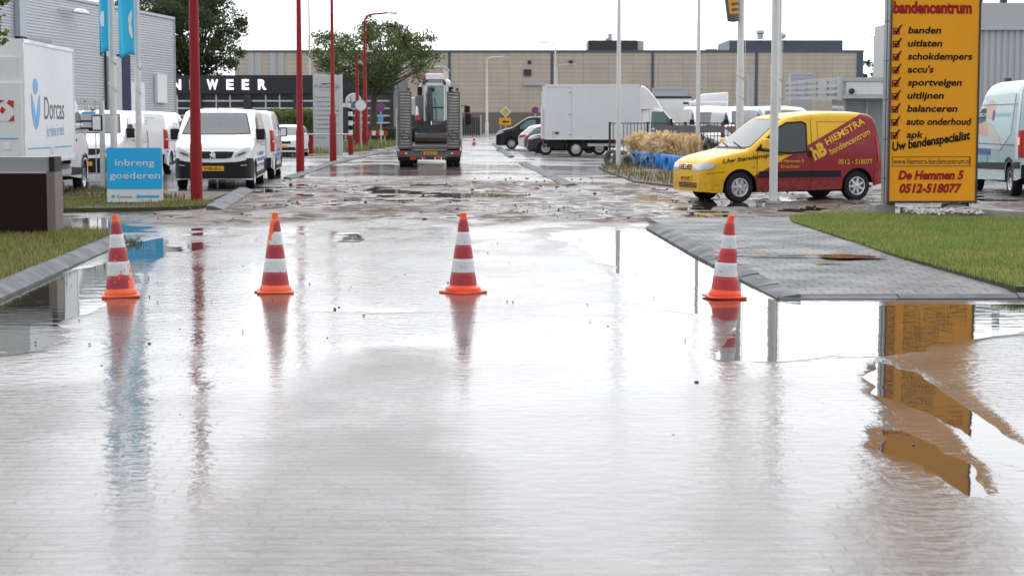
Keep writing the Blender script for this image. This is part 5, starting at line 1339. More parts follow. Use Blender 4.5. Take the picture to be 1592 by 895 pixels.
r = thing("rail_barrier", "low grey tube rail with red end plates in front of the paint sign", "barrier", (XA(440, YB), YB, 0))
L = XA(545, YB) - XA(440, YB); z = ZA(209, YB) * 1.0
mb = MB(); mb.tube([(0, 0, z), (L, 0, z)], .04, 8); mb.build("rail", STEEL, r)
for px in (525, 443): mb = MB(); mb.tube([(XA(px, YB) - XA(440, YB), 0, -.05), (XA(px, YB) - XA(440, YB), 0, z)], .05, 8); mb.build("post", STEEL, r)
mb = MB(); mb.box(XA(472, YB) - XA(440, YB), XA(486, YB) - XA(440, YB), .05, .12, .02, ZA(209, YB)); mb.build("red_plate", REDPOST, r)
r = thing("red_bollard", "short red bollard at the right end of the tube rail", "bollard", (XA(545, 91), 91, 0)); mb = MB(); mb.lathe([(.13, -.05), (.13, .85), (.1, .93), (.0001, .95)], 12); mb.build("post", REDPOST, r, smooth=40); mb = MB(); mb.lathe([(.137, .60), (.137, .68)], 12); mb.build("band", DARKST, r)
# striped post with round mirror
YM = 110.0
r = thing("traffic_mirror", "round traffic mirror on a black and white striped pole", "mirror", (XA(545, YM), YM, 0))
zt = ZA(150, YM)
for k in range(9): mb = MB(); mb.tube([(0, 0, k * .28 if k else -.05), (0, 0, k * .28 + .28)], .13, 10); mb.build("stripe", SIGNW if k % 2 else INK, r)
mb = MB(); mb.tube([(0, .06, 2.5), (0, .06, zt)], .05, 8); mb.build("pole", STEEL, r)
Mm = Matrix.Translation((.20, -.05, ZA(158, YM))) @ Matrix.Rotation(R(90), 4, 'X') @ Matrix.Rotation(R(18), 4, 'Y')
mb = MB(); mb.lathe([(.48, -.05), (.50, .0), (.48, .05), (.43, .055)], 28, Mm, 0, False); mb.build("frame", SIGNW, r, smooth=40)
mb = MB(); mb.lathe([(.43, .02), (.30, .06), (.0001, .09)], 28, Mm); mb.build("mirror_face", mat("mirror", (.35, .37, .38), .03, metal=1), r, smooth=60)
mb = MB(); mb.box(-.45, .05, -.2, -.15, 2.5, 2.75); mb.build("plate", SIGNW, r)
def round_sign(name, label, px, py, Y, rad, face, ringm=None, bar=False, pole_z=None, cat="traffic sign"):
    r = thing(name, label, cat, (XA(px, Y), Y, 0)); z = ZA(py, Y)
    mb = MB(); mb.tube([(0, .05, -.05), (0, .05, z + rad * .6)], .04, 8); mb.build("pole", STEEL, r)
    M = Matrix.Translation((0, 0, z)) @ Matrix.Rotation(R(90), 4, 'X')
    mb = MB(); mb.lathe([(rad, -.01), (rad, .015), (.0001, .015)], 28, M); mb.build("face", face, r)
    if ringm:
        mb = MB(); mb.lathe([(rad * .80, .016), (rad * .80, .022), (rad, .022), (rad, .016)], 28, M, 0, False); mb.build("ring", ringm, r)
    if bar:
        mb = MB(); a = R(-45); mb.bar((-rad * .8 * cos(a), -.020, z - rad * .8 * sin(a)), (rad * .8 * cos(a), -.020, z + rad * .8 * sin(a)), .012, rad * .2); mb.build("slash", ringm, r)
    return r
M_BLUES = mat("sign blue", (.03, .085, .38), .4)
rs = round_sign("no_parking_sign", "round blue and red no parking sign beside the broad tree", 592, 167, 118, .27, M_BLUES, M_RS, True)
mb = MB(); mb.box(-.16, .16, -.01, .03, ZA(189, 118), ZA(180, 118)); mb.build("sub_plate", CYANL, rs)
round_sign("round_sign", "grey back of a round sign between the two red lamp posts", 561, 164, 100, .30, BOXWHITE)
rs = round_sign("no_parking_sign", "round blue no parking sign left of the box truck body", 832, 171.5, 112, .22, M_BLUES, M_RS, True)
rs = thing("priority_sign", "yellow diamond priority road sign with yellow notice board under it", "traffic sign", (XA(786, 135), 135, 0))
z = ZA(174, 135); mb = MB(); mb.tube([(0, .06, -.05), (0, .06, z + .3)], .045, 8); mb.tube([(-.35, .06, -.05), (-.35, .06, ZA(188, 135))], .03, 6); mb.build("pole", STEEL, rs)
a = .42; mb = MB(); mb.prism([(0, z - a), (a, z), (0, z + a), (-a, z)], 0, .02, MXZ); mb.build("white_border", SIGNW, rs)
a = .30; mb = MB(); mb.prism([(0, z - a), (a, z), (0, z + a), (-a, z)], .022, .030, MXZ); mb.build("yellow_face", mat("sign yellow", (.62, .40, .04), .4), rs)
M_ORB = mat("notice board yellow", (.72, .36, .015), .4)
mb = MB(); mb.box(-.48, .42, -.01, .03, ZA(194.5, 135), ZA(183.5, 135)); nb = mb.build("notice_board", M_ORB, rs)
mb = MB(); mb.prism([(-.28, ZA(189.5, 135)), (-.05, ZA(187, 135)), (-.05, ZA(188.5, 135)), (.25, ZA(188.5, 135)), (.25, ZA(190.5, 135)), (-.05, ZA(190.5, 135)), (-.05, ZA(192, 135))], .012, .016, MXZ); mb.build("arrow", INK, nb)
r = thing("road_barrier", "low red and white striped barrier behind the red lamp posts", "barrier", (XA(572, 116), 116, 0))
for k in range(5): mb = MB(); mb.box(k * .25, k * .25 + .248, 0, .05, .75, 1.05); mb.build("stripe", M_RS if k % 2 == 0 else SIGNW, r)
mb = MB(); mb.box(.1, .16, .06, .1, -.05, .9); mb.box(1.05, 1.11, .06, .1, -.05, .9); mb.build("legs", STEEL, r)

blades("roadside_grass", gp((440, 243), (470, 240), (560, 236), (620, 226), (640, 221), (600, 219), (540, 226), (440, 233)), 9000, .12, .45, .05, 0, mat("dry roadside grass", (.20, .19, .07), .6, isl=.5), "dry yellow green grass around the foot of the paint sign", cat="grass")
# ------------------------------------------------------------------ excavator on its low loader
TY = 64.6
r = thing("low_loader", "low loader lorry seen from behind with raised loading ramps", "truck", (XA(667, TY), TY, 0), R(1.4))
k_ = 2800 / TY
mb = MB(); mb.box(-1.15, 1.15, 0, .18, .36, .58); mb.box(-1.1, 1.1, .18, 8.5, .62, .74); mb.build("chassis", RUSTST, r, bevel=.01)
mb = MB(); mb.add([(-.62, 0.0, .60), (.64, 0.0, .60), (.64, 1.3, .86), (-.62, 1.3, .86), (-.62, 0, .52), (.64, 0, .52), (.64, 1.3, .74), (-.62, 1.3, .74)], [(0, 1, 2, 3), (7, 6, 5, 4), (0, 4, 5, 1), (1, 5, 6, 2), (2, 6, 7, 3), (3, 7, 4, 0)]); mb.build("beaver_tail", RUSTST, r)
mb = MB(); mb.box(-1.12, 1.12, 1.3, 9.2, .76, .88); mb.build("deck", RUSTST, r)
mb = MB(); mb.box(-1.15, -1.10, .2, 9.0, .76, 1.0); mb.box(1.10, 1.15, .2, 9.0, .76, 1.0); mb.build("side_rave", RUSTST, r)
for sd in (-1, 1):
    x0, x1 = sorted((sd * .66, sd * 1.08))
    mb = MB()
    for x in (x0, x1): mb.bar((x, .06, .66), (x, .30, 2.68), .06, .045)
    N = 19
    for i in range(N + 1): t = i / N; mb.cbox(((x0 + x1) / 2, .06 + .24 * t, .68 + 1.98 * t), (.40, .05, .05))
    rp = mb.build("loading_ramp", RUSTST, r)
    mb = MB()
    for i in range(N): t = (i + .5) / N; mb.cbox(((x0 + x1) / 2, .075 + .24 * t, .685 + 1.98 * t), (.37, .015, .045))
    mb.build("rungs", mat("bare ramp rungs", (.50, .50, .49), .5, var=.2, vscale=6), rp)
    mb = MB(); mb.cbox(((x0 + x1) / 2 - .03, .3, 2.74), (.07, .06, .06)); mb.build("marker_lamp", ORL, rp)
    mb = MB(); mb.cbox(((x0 + x1) / 2 + .14 * (1 if sd < 0 else 1), .3, 2.76), (.09, .06, .1)); mb.build("hinge", DARKST, rp)
    mb = MB(); mb.tube([(x0 + .05, .02, 1.15), (x0 + .2, -.02, .95), (x1 - .03, .02, 1.05)], .02, 6); mb.tube([(x0 + .1, .02, 1.3), (x1 - .02, -.02, 1.12)], .018, 6); mb.build("chain", DARKST, rp)
    mb = MB(); u0, u1 = sorted((sd * .80, sd * 1.06)); mb.box(u0, u1, -.035, -.002, .44, .54); tlp = mb.build("tail_light", REDL, r)
    mb = MB(); mb.box(sd * .82 - .03, sd * .82 + .03, -.04, -.036, .46, .52); mb.build("reverse_lamp", SIGNW, tlp)
    for dx in (0, .26): wheel(r, sd * (.84 if sd > 0 else .84) - sd * .0 + (-.13 + dx) , .62, .36, .22, 1, 0).rotation_euler = (0, 0, R(90))
    for yy in (6.6, 1.5):
        for dx in (0, .26): wheel(r, sd * .84 + (-.13 + dx), yy, .36, .22, 1, 0).rotation_euler = (0, 0, R(90))
    mb = MB(); mb.box(sd * .84 - .28, sd * .84 + .28, .16, .22, .22, .42); mb.build("mud_flap", BLACKP, r)
    mb = MB(); mb.box(sd * 1.16 - .025, sd * 1.16 + .025, .1, .2, .5, 2.1); mb.build("side_stake", STEEL, r)
for i in range(6):
    mb = MB(); mb.box(-.68 + i * .225, -.68 + i * .225 + .20, -.02, .06, .26, .355); mb.build("marker_strip", M_RS if i % 2 == 0 else DARKST, r)
mb = MB(); mb.box(-.20, .28, -.02, -.004, .44, .55); pp = mb.build("number_plate", PLATE, r)
lettering("76-BKZ-4", INK, pp, (-.16, -.02, .46), (1, 0, 0), (0, 0, 1), .075, .40, 'L', .01)
mb = MB(); mb.lathe([(.16, -.06), (.16, .06)], 16, Matrix.Translation((.02, .05, .32))); mb.build("coupling", DARKST, r)
mb = MB(); mb.box(-1.08, 1.08, 9.4, 11.0, .55, 2.62); cb = mb.build("cab", mat("cab grey white", (.46, .47, .48), .4), r, bevel=.08)
mb = MB(); mb.box(-.95, .95, 9.37, 9.395, .9, 1.9); mb.build("headboard", DARKST, r)
for sd in (-1, 1):
    mb = MB(); mb.tube([(sd * 1.05, 10.6, 2.25), (sd * 1.32, 10.6, 2.30), (sd * 1.32, 10.6, 1.4)], .025, 6); ar = mb.build("mirror_arm", BLACKP, r)
    mb = MB(); mb.box(sd * 1.36 - .12, sd * 1.36 + .12, 10.55, 10.68, 2.0, 2.28); mb.box(sd * 1.40 - .13, sd * 1.40 + .13, 10.53, 10.68, 1.50, 1.95); mb.build("mirror", BLACKP, ar, bevel=.04)

e = thing("excavator", "small white cabbed excavator with folded dark boom riding on the low loader", "excavator", (XA(667, TY), TY + 1.2, .88), R(1.4))
# tracks and body
for sd in (-1, 1):
    mb = MB(); mb.box(sd * .62 - .2, sd * .62 + .2, .7, 3.0, 0, .55); mb.build("track", RUBBER, e, bevel=.18, seg=4)
mb = MB(); mb.box(-.55, .70, 1.0, 2.9, .5, .8); mb.build("slew_base", DARKST, e, bevel=.03)
mb = MB(); mb.box(-.62, .78, 1.9, 3.2, .75, 1.75); mb.build("engine_hood", mat("hood grey", (.13, .14, .155), .45), e, bevel=.1, seg=3)
mb = MB(); mb.add([(-.58, 1.0, .80), (-.42, 1.0, .80), (-.50, 1.1, 1.28), (-.57, 1.2, 1.32), (-.58, 1.7, .80), (-.42, 1.7, .80), (-.50, 1.7, 1.28), (-.57, 1.7, 1.32)], [(0, 1, 2, 3), (7, 6, 5, 4), (0, 4, 5, 1), (1, 5, 6, 2), (2, 6, 7, 3), (3, 7, 4, 0)]); sp = mb.build("side_panel", WHITE, e, bevel=.02)
mb = MB(); mb.add([(-.585, .99, .79), (-.41, .99, .79), (-.46, 1.03, 1.0), (-.585, 1.03, .96)], [(0, 1, 2, 3)]); mb.build("red_stripe", M_RS, sp)
# cab: white frame around green glass
cx0, cx1, cz0, cz1 = -.27, .52, .62, 2.17; yc = 1.0
M_CG = mat("cab glass", (.24, .36, .35), .06, ior=1.6)
mb = MB()
out = rr_poly(cx0, cx1, cz0, cz1, .10); inn = rr_poly(cx0 + .12, cx1 - .05, cz0 + .16, cz1 - .11, .07)
n_ = len(out); vs = [(x, yc, z) for x, z in out] + [(x, yc, z) for x, z in inn] + [(x, yc + .10, z) for x, z in out] + [(x, yc + .10, z) for x, z in inn]
fs = []
for i in range(n_):
    j = (i + 1) % n_; fs += [(i, n_ + i, n_ + j, j), (i, j, 2 * n_ + j, 2 * n_ + i), (n_ + i, 3 * n_ + i, 3 * n_ + j, n_ + j)]
mb.add(vs, fs); cabf = mb.build("cab_frame", WHITE, e, smooth=40)
mb = MB(); mb.prism(inn, -yc - .05, -yc - .035, MXZ); mb.build("front_glass", M_CG, cabf)
mb = MB(); mb.box(cx0 + .1, cx1 - .02, yc + .02, yc + .035, cz0 + .62, cz0 + .66); mb.build("glass_divider", BLACKP, cabf)
mb = MB(); mb.box(cx0, cx1, yc + .101, yc + 1.2, cz0, cz1 - .03); mb.build("cab_rear", WHITE, e, bevel=.06)
mb = MB(); mb.tube([(.56, yc + .1, .62), (.57, yc + .1, 2.0), (.50, yc + .12, 2.22)], [.06, .06, .05], 10); mb.lathe([(.0001, .15), (.10, .10), (.13, 0), (.10, -.10), (.0001, -.15)], 14, Matrix.Translation((.60, yc + .25, 2.16))); mb.build("right_pillar", WHITE, e, smooth=50)
mb = MB(); mb.box(cx0 + .07, cx1 - .06, yc + .05, yc + .9, cz1 + .10, cz1 + .33); mb.build("roof_unit", WHITE, e, bevel=.03)
mb = MB(); mb.box(cx0 + .04, cx1 - .02, yc + .0, yc + .5, cz1 + .003, cz1 + .10); rb = mb.build("lamp_bar", DARKST, e)
for i in range(5): mb = MB(); mb.cbox((cx0 + .22 + i * .11, yc - .02, cz1 + .05), (.07, .03, .06)); mb.build("work_lamp", LAMPC, rb)
for x in (cx0 + .02, cx1 - .01): mb = MB(); mb.cbox((x, yc - .05, cz1 - .02), (.11, .09, .12)); mb.build("corner_lamp", DARKST, e, bevel=.02)
mb = MB(); mb.tube([(-.33, yc + .1, 2.08), (-.27, yc + .1, 2.25), (-.24, yc + .1, 2.33)], .025, 6); bb = mb.build("beacon_arm", DARKST, e); mb = MB(); mb.lathe([(.05, 2.33), (.055, 2.38), (.04, 2.44), (.0001, 2.46)], 12, Matrix.Translation((-.25, yc + .1, 0))); mb.build("beacon", REDL, bb, smooth=50)
for sd, x in ((-1, -.42), (1, .72)):
    mb = MB(); mb.box(x - .08, x + .10, yc - .08, yc + .06, 1.70, 2.02); mb.build("side_mirror", BLACKP, e, bevel=.03)
    mb = MB(); mb.tube([(x, yc, 2.0), (x - sd * .06, yc + .05, 2.1), (x - sd * .16, yc + .1, 2.1)], .025, 6); mb.build("mirror_bracket", WHITE, e)
# boom, arm, ram and bucket folded in front of the cab
mb = MB()
def taper(pts, ws, d=.16):
    vs = []; fs = []
    for (x, y, z), w in zip(pts, ws): vs += [(x - w / 2, y - d / 2, z), (x + w / 2, y - d / 2, z), (x + w / 2, y + d / 2, z), (x - w / 2, y + d / 2, z)]
    for i in range(len(pts) - 1):
        for k in range(4): a = i * 4; fs.append((a + k, a + (k + 1) % 4, a + 4 + (k + 1) % 4, a + 4 + k))
    fs += [(3, 2, 1, 0), tuple(len(pts) * 4 - 4 + k for k in range(4))]
    mb.add(vs, fs)
taper([(.0, .75, .30), (-.01, .62, .75), (-.02, .60, 1.05), (-.03, .68, 1.55), (-.02, .8, 1.95)], [.15, .19, .21, .18, .11], .2)
mb.lathe([(.10, -.12), (.10, .12)], 14, Matrix.Translation((.02, .78, 1.93)) @ Matrix.Rotation(R(90), 4, 'Y')); boom = mb.build("boom", mat("boom dark grey", (.035, .036, .042), .4, var=.2), e, bevel=.012)
mb = MB(); mb.tube([(.02, .48, .38), (.02, .50, .75)], .028, 8); mb.build("ram_rod", CHROME, boom)
mb = MB(); mb.tube([(.02, .50, .75), (.02, .56, 1.3)], .05, 10); mb.tube([(-.12, .55, .5), (-.16, .6, 1.2), (-.10, .7, 1.75)], .018, 6); mb.tube([(.16, .55, .5), (.2, .6, 1.0), (.14, .7, 1.6)], .018, 6); mb.tube([(-.17, .6, .6), (-.2, .66, 1.3), (-.14, .72, 1.85)], .015, 6); mb.build("hydraulic_hoses", DARKST, boom)
mb = MB(); mb.box(-.06, .12, .2, .75, -.10, .42); mb.build("bucket_link", DARKST, e, bevel=.02)
pr = [(.42 * cos(a) * .55, .20 + .21 * sin(a)) for a in [R(90 + 180 * i / 10) for i in range(11)]]
mb = MB(); bp = [(y + .10, z - .05) for y, z in [(.0, .38), (-.16, .33), (-.24, .2), (-.22, .06), (-.1, -.02), (.1, -.03), (.12, .02), (-.06, .05), (-.15, .12), (-.16, .22), (-.1, .30), (.02, .34)]]
mb.prism(bp, -.56, .64, MYZ); bk = mb.build("bucket", mat("bucket brown", (.045, .034, .03), .5, var=.3, vscale=5, dirt=.6), e)
mb = MB(); mb.prism([(-.02, -.06), (.12, .28), (-.10, .28), (-.14, .05)], -.565, -.535, MYZ); mb.prism([(-.02, -.06), (.12, .28), (-.10, .28), (-.14, .05)], .615, .645, MYZ); mb.build("bucket_side", RUSTST, bk)
mb = MB(); mb.box(-.60, .66, .28, .38, .34, .42); mb.box(-.5, .56, .3, .5, .43, .62); mb.build("coupler_frame", DARKST, e)

# ------------------------------------------------------------------ right side: white box truck and cars behind it
YB_ = 84.5
xb0, xb1 = XA(845, YB_), XA(996, YB_); Lb2 = xb1 - xb0
truckR, _ = make_box_truck("plain white box truck with sloping roof fairing, side on, on the right", (xb1, YB_ + 1.1, 0), 0.0, Lb2, 2.2, .80, ZA(132, YB_), True, "box trucks")
yq = -1.1 - .003
mb = MB()
for s in (.02, .25): pass
for z in (1.02, 1.95, 2.98): mb.cbox((-Lb2 + 1.25, yq - .006, z), (.16, .012, .06))
mb.build("door_hinges", STEEL, truckR)
mb = MB(); mb.box(-Lb2 + 1.30, -Lb2 + 1.315, yq - .004, yq, .86, 3.2); mb.box(-Lb2 + .15, -Lb2 + 1.3, yq - .004, yq, 3.185, 3.2); mb.build("side_door_seam", STEEL, truckR)
mb = MB(); mb.box(-Lb2 + .40, -Lb2 + .74, yq - .008, yq, 1.02, 1.17); lk = mb.build("door_lock", STEEL, truckR); mb = MB(); mb.box(-Lb2 + .56, -Lb2 + .70, yq - .014, yq - .008, 1.05, 1.14); mb.build("lock_recess", BLACKP, lk)
mb = MB(); mb.cbox((-Lb2 + .45, yq - .008, .92), (.06, .012, .05)); mb.cbox((-Lb2 + 2.2, yq - .008, .93), (.06, .012, .05)); mb.build("marker_lamp", STEEL, truckR)
mb = MB()
for i in range(14): mb.cbox((-Lb2 + .012, yq - .012, 1.0 + i * .09), (.03, .016, .045))
mb.build("reflector_tape", M_RS, truckR)

BLACKCAR = mat("black car paint", (.012, .013, .015), .25, coat=.25, spec=.3)
GREYCAR = mat("blue grey car paint", (.115, .15, .165), .2, metal=.3, coat=.8)
DKCAR = mat("anthracite car paint", (.026, .03, .038), .25, coat=.35)
REDCAR = mat("red car paint", (.32, .012, .025), .2, coat=.8)
SILV = mat("silver car paint", (.42, .44, .46), .25, metal=.5, coat=.6)
GC = "cars parked beside the box truck"
YV = 107.5
S_TR = dict(S_EXPERT)
Bv = Body(S_TR); r = thing("delivery_van", "black delivery van with red sill panel, front to the left", "van", (XA(771, YV) + 2.48, YV + .96, 0), pi)
Bv.mesh("body", BLACKCAR, r); underbody(r, S_TR); wheels(r, S_TR, 10)
windscreen(Bv, r, 1.335, 1.815, .80, .66)
for az in (90, -90):
    Bv.patch("door_glass", GLASSG, r, az, [(1.30, 1.19), (1.38, 1.30), (1.88, 1.71), (2.35, 1.74), (2.42, 1.20)], .010)
    Bv.patch("red_panel", M_RS, r, az, [(1.40, .30), (3.2, .32), (3.2, .66), (1.40, .66)], .012)
    Bv.patch("red_line", M_RS, r, az, [(2.65, 1.58), (3.5, 1.58), (3.5, 1.67), (2.65, 1.67)], .011); Bv.patch("white_line", SIGNW, r, az, [(2.62, 1.44), (3.5, 1.44), (3.5, 1.48), (2.62, 1.48)], .011)
    lg = Bv.patch("red_logo", SIGNW, r, az, ell(1.85, .49, .10, .10), .018)
    Bv.patch("headlight", LAMPC, r, az, [(.06, .84), (.42, .98), (.46, 1.06), (.25, 1.03), (.08, .95)], .012, step=.05)
for sd in (1, -1):
    Bv.patch("headlight", LAMPC, r, 0, [(.55 * sd, .80), (.88 * sd, .88), (.885 * sd, 1.0), (.62 * sd, .90)], .014, step=.05); mirror(r, 2.48 - 1.38, sd * .93, 1.17, sd, BLACKP, .27, .22)
simple_car("white hatchback whose pale rear shows between the black van and the grey car", "car", S_HATCH, WHITE, (XA(806, 99) + 2.1, 99.9, 0), 0.0, GC)
simple_car("blue grey hatchback with red tail light, left of the box truck", "car", S_HATCH, GREYCAR, (XA(815, 93.5) + 2.1, 94.4, 0), 0.0, GC)
simple_car("anthracite car facing left with its wheel under the box truck tail", "car", S_SUV, DKCAR, (XA(821, 88.6) + 2.15, 89.5, 0), pi, GC)

# vans and lorries in the yard behind the fence
def make_master(label, px, Y, rz, group, paint=VANWHITE, spec=S_MASTER, name="tall_van", cat="van"):
    S = spec; B = Body(S); r = thing(name, label, cat, place_front(px, Y, S['W'], S['L'], rz), rz, group)
    B.mesh("body", paint, r); underbody(r, S); wheels(r, S, 0)
    windscreen(B, r, 1.46, 2.14, .88, .74)
    B.patch("grille", BLACKP, r, 0, [(-.55, .82), (.55, .82), (.60, 1.0), (-.60, 1.0)], .012); B.patch("front_bumper", BLACKP, r, 0, [(-1.0, .27), (1.0, .27), (1.0, .62), (-1.0, .62)], .012)
    for sd in (1, -1):
        B.patch("headlight", LAMPC, r, 0, [(.60 * sd, .78), (.92 * sd, .84), (.96 * sd, 1.10), (.68 * sd, .98)], .013)
        B.patch("tail_light", REDL, r, 135 * sd, [(1.10 * sd, .86), (1.37 * sd, .84), (1.36 * sd, 1.44), (1.09 * sd, 1.42)], .014, step=.03)
        mirror(r, S['L'] / 2 - 1.2, sd * 1.03, 1.38, sd, BLACKP, .36, .24)
    for az in (90, -90):
        B.patch("door_glass", GLASS, r, az, [(1.0, 1.38), (1.12, 1.55), (1.70, 2.08), (2.15, 2.10), (2.18, 1.36)], .010)
        B.patch("door_seam", DARKST, r, az, [(2.3, .45), (2.312, .45), (2.312, 2.25), (2.3, 2.25)], .006); B.patch("door_seam", DARKST, r, az, [(3.6, .45), (3.612, .45), (3.612, 2.25), (3.6, 2.25)], .006)
        B.patch("side_moulding", BLACKP, r, az, [(1.35, .52), (4.08, .56), (4.08, .72), (1.35, .66)], .014); B.patch("side_moulding", BLACKP, r, az, [(5.0, .60), (5.5, .62), (5.5, .76), (5.0, .74)], .014)
        B.patch("wheel_arch_trim", BLACKP, r, az, [(4.10, .5), (4.13, .66), (4.25, .79), (4.55, .86), (4.85, .79), (4.97, .66), (5.0, .5), (4.96, .5), (4.9, .62), (4.8, .72), (4.55, .78), (4.3, .72), (4.2, .62), (4.14, .5)], .016)
    B.patch("rear_bumper", BLACKP, r, 180, [(-1.0, .42), (1.0, .42), (1.0, .70), (-1.0, .70)], .02)
    B.patch("door_seam", DARKST, r, 180, [(-.006, .7), (.006, .7), (.006, 2.35), (-.006, 2.35)], .01)
    return r, B
GV = "white vans in the fenced yard"
v, Bm = make_master("white high roof van facing the camera behind the dark fence banner", 1113, 101, R(-86), GV)
Bm.patch("windscreen_card", SIGNW, v, 0, [(.28, 1.55), (.44, 1.55), (.44, 1.78), (.28, 1.78)], .016)
S_M2 = dict(S_MASTER, H=2.36, top=[(a, b if b < 2.2 else b - .14) for a, b in S_MASTER['top']])
make_master("white lower van facing the camera, between the flag poles above the yellow bonnet", 1173, 88, R(-84), GV, spec=S_M2)
make_master("silver van almost hidden behind the roof of the yellow and red van", 1240, 70, R(-82), GV, SILV, dict(S_M2, H=2.2, top=[(a, b if b < 2.1 else b - .28) for a, b in S_MASTER['top']]))
simple_car("red car behind the fence with only its roof and bonnet showing", "car", S_HATCH, REDCAR, (XA(1118, 83), 83, 0), R(200), "cars behind the fence")
simple_car("dark car behind the fence, left of the red car", "car", S_HATCH, DKCAR, (XA(1100, 79.4), 79.4, 0), R(-60), "cars behind the fence")
YT = 126.0
r = thing("semi_tractor", "white articulated lorry cab with roof deflector behind the parked vans", "truck", (XA(1095, YT), YT, 0), R(-8))
mb = MB(); mb.box(-1.1, 1.6, 0, 2.4, .9, 3.05); mb.build("cab", VANWHITE, r, bevel=.12, seg=3)
mb = MB(); mb.add([(-1.0, .05, 2.9), (1.6, .05, 2.9), (1.6, 2.35, 2.9), (-1.0, 2.35, 2.9), (-.2, .25, 3.55), (1.6, .15, 3.68), (1.6, 2.25, 3.68), (-.2, 2.15, 3.55)], [(3, 2, 1, 0), (4, 5, 6, 7), (0, 1, 5, 4), (1, 2, 6, 5), (2, 3, 7, 6), (3, 0, 4, 7)]); mb.build("roof_deflector", VANWHITE, r, bevel=.1, seg=3)
mb = MB(); mb.box(-1.14, -1.09, .15, 2.25, 1.9, 2.85); mb.build("windscreen", GLASS, r)
mb = MB(); mb.box(-.9, -.1, -.03, -.002, 2.0, 2.75); mb.build("door_glass", GLASSG, r)
mb = MB(); mb.box(-1.5, -1.1, .1, 2.3, 2.85, 2.98); mb.build("sun_visor", DARKST, r)
mb = MB(); mb.box(-1.2, 4.0, .2, 2.2, .5, .88); mb.build("chassis", DARKST, r)
for x in (-.2, 2.9): wheel(r, x, .15, .5, .3, -1, 0); wheel(r, x, 2.25, .5, .3, 1, 0)
r = thing("cargo_trailer", "long white cargo trailer behind the box truck cab", "trailer", (XA(985, 130), 130, 0), R(-2))
w = XA(1074, 130) - XA(985, 130)
mb = MB(); mb.box(0, w, 0, 2.5, 1.1, ZA(151, 130)); mb.build("body", WHITE, r, bevel=.03)
mb = MB(); mb.box(-.02, w + .02, -.02, 2.52, ZA(151, 130) - .12, ZA(151, 130) + .06); mb.build("top_rail", DARKST, r)
mb = MB(); mb.box(.2, w - .2, .3, 2.2, .7, 1.08); mb.build("chassis", DARKST, r)
for x in (1.0, 2.1): wheel(r, x, .15, .48, .3, -1, 0); wheel(r, x, 2.35, .48, .3, 1, 0)

# ------------------------------------------------------------------ dark fence, tyres and pampas grass
bar_fence("bar_fence", "dark vertical bar fence with a long grey banner in front of the box truck", (XA(948, 77), 77, 0), (XA(1182, 77.5), 77.5, 0), ZA(191, 77), .15, DARKST, False, None, .085, .12, 5, .017)
r = thing("fence_banner", "long grey banner tied to the dark bar fence", "banner", (XA(1019, 76.9), 76.9, ZA(206.5, 76.9))); w = XA(1125, 76.9) - XA(1019, 76.9); hh = ZA(195, 76.9) - ZA(206.5, 76.9)
mb = MB()
N = 16; vs = []
for i in range(N + 1): x = w * i / N; vs += [(x, -.02 + .015 * sin(i * 1.7), .0 + .01 * sin(i)), (x, -.02 + .01 * sin(i * 1.1), hh + .01 * cos(i))]
mb.add(vs, [(2 * i, 2 * i + 2, 2 * i + 3, 2 * i + 1) for i in range(N)]); o = mb.build("cloth", mat("grey banner", (.15, .155, .16), .6, var=.15, vscale=4), r); s = o.modifiers.new("t", 'SOLIDIFY'); s.thickness = .012

BLUET = mat("blue painted tyre", (.03, .20, .55), .5, var=.25, vscale=9, dirt=.25, dirtcol=(.05, .07, .1), dscale=6)
GREYT = mat("weathered grey tyre", (.10, .105, .105), .7, var=.35, vscale=8)
PALET = mat("pale grey tyre", (.27, .265, .25), .75, var=.25, vscale=8)
def tyre_mesh(name, m, R_=.31, w=.225):
    M = frame((0, 0, 0), (0, 1, 0), (0, 0, 1), (1, 0, 0)); mb = MB()      # axis along local x
    mb.lathe([(R_ * .6, -w * .42), (R_ * .7, -w * .5), (R_ * .9, -w * .5), (R_ * .98, -w * .40), (R_, -w * .3), (R_, -w * .14), (R_ * .95, -w * .12), (R_ * .95, -w * .08), (R_, -w * .06), (R_, w * .06), (R_ * .95, w * .08), (R_ * .95, w * .12), (R_, w * .14), (R_, w * .3), (R_ * .98, w * .40), (R_ * .9, w * .5), (R_ * .7, w * .5), (R_ * .6, w * .42), (R_ * .6, -w * .42)], 24, M, 0, False)
    for k in range(24):
        a = 2 * pi * (k + .5) / 24; M2 = Matrix.Rotation(a, 4, 'X')
        for sx in (-1, 1): mb.cbox((sx * w * .28, 0, R_ * .985), (w * .26, R_ * .17, R_ * .06), M2)
    return mb.build(name, m, None, smooth=35)
GT = "blue painted tyres planted upright along the bank"
lab = ["blue tyre at the left end of the row beside the grey tyres", "second blue tyre from the grey tyres", "third blue tyre from the grey tyres", "fourth blue tyre from the grey tyres", "fifth blue tyre, under the middle dry grass clump", "sixth blue tyre, counted from the grey tyres", "seventh blue tyre, close to the yellow bumper", "last blue tyre of the front row, nearest the yellow bumper"]
pos = [(989, 250, 66), (1001, 253, 64.5), (1012, 256, 63), (1022, 259, 61.5), (1032, 262, 60), (1041, 265, 58.5), (1051, 268, 57.2), (1062, 270, 56.2)]
base = None
for i, (px, py, Y) in enumerate(pos):
    loc = (XA(px, Y), Y, .24)
    if base is None: base = tyre_mesh("painted_tyre", BLUET); o = base
    else: o = base.copy(); COL.objects.link(o)
    o.location = loc; o.rotation_euler = (random.uniform(-.3, .3), R(random.uniform(-4, 4)), R(random.uniform(-14, 14) + 8)); tag(o, lab[i], "tyre", GT)
labb = ["blue tyre in the back row behind the second grass clump", "middle blue tyre of the back row above the yellow bonnet", "right blue tyre of the back row touching the yellow bonnet"]
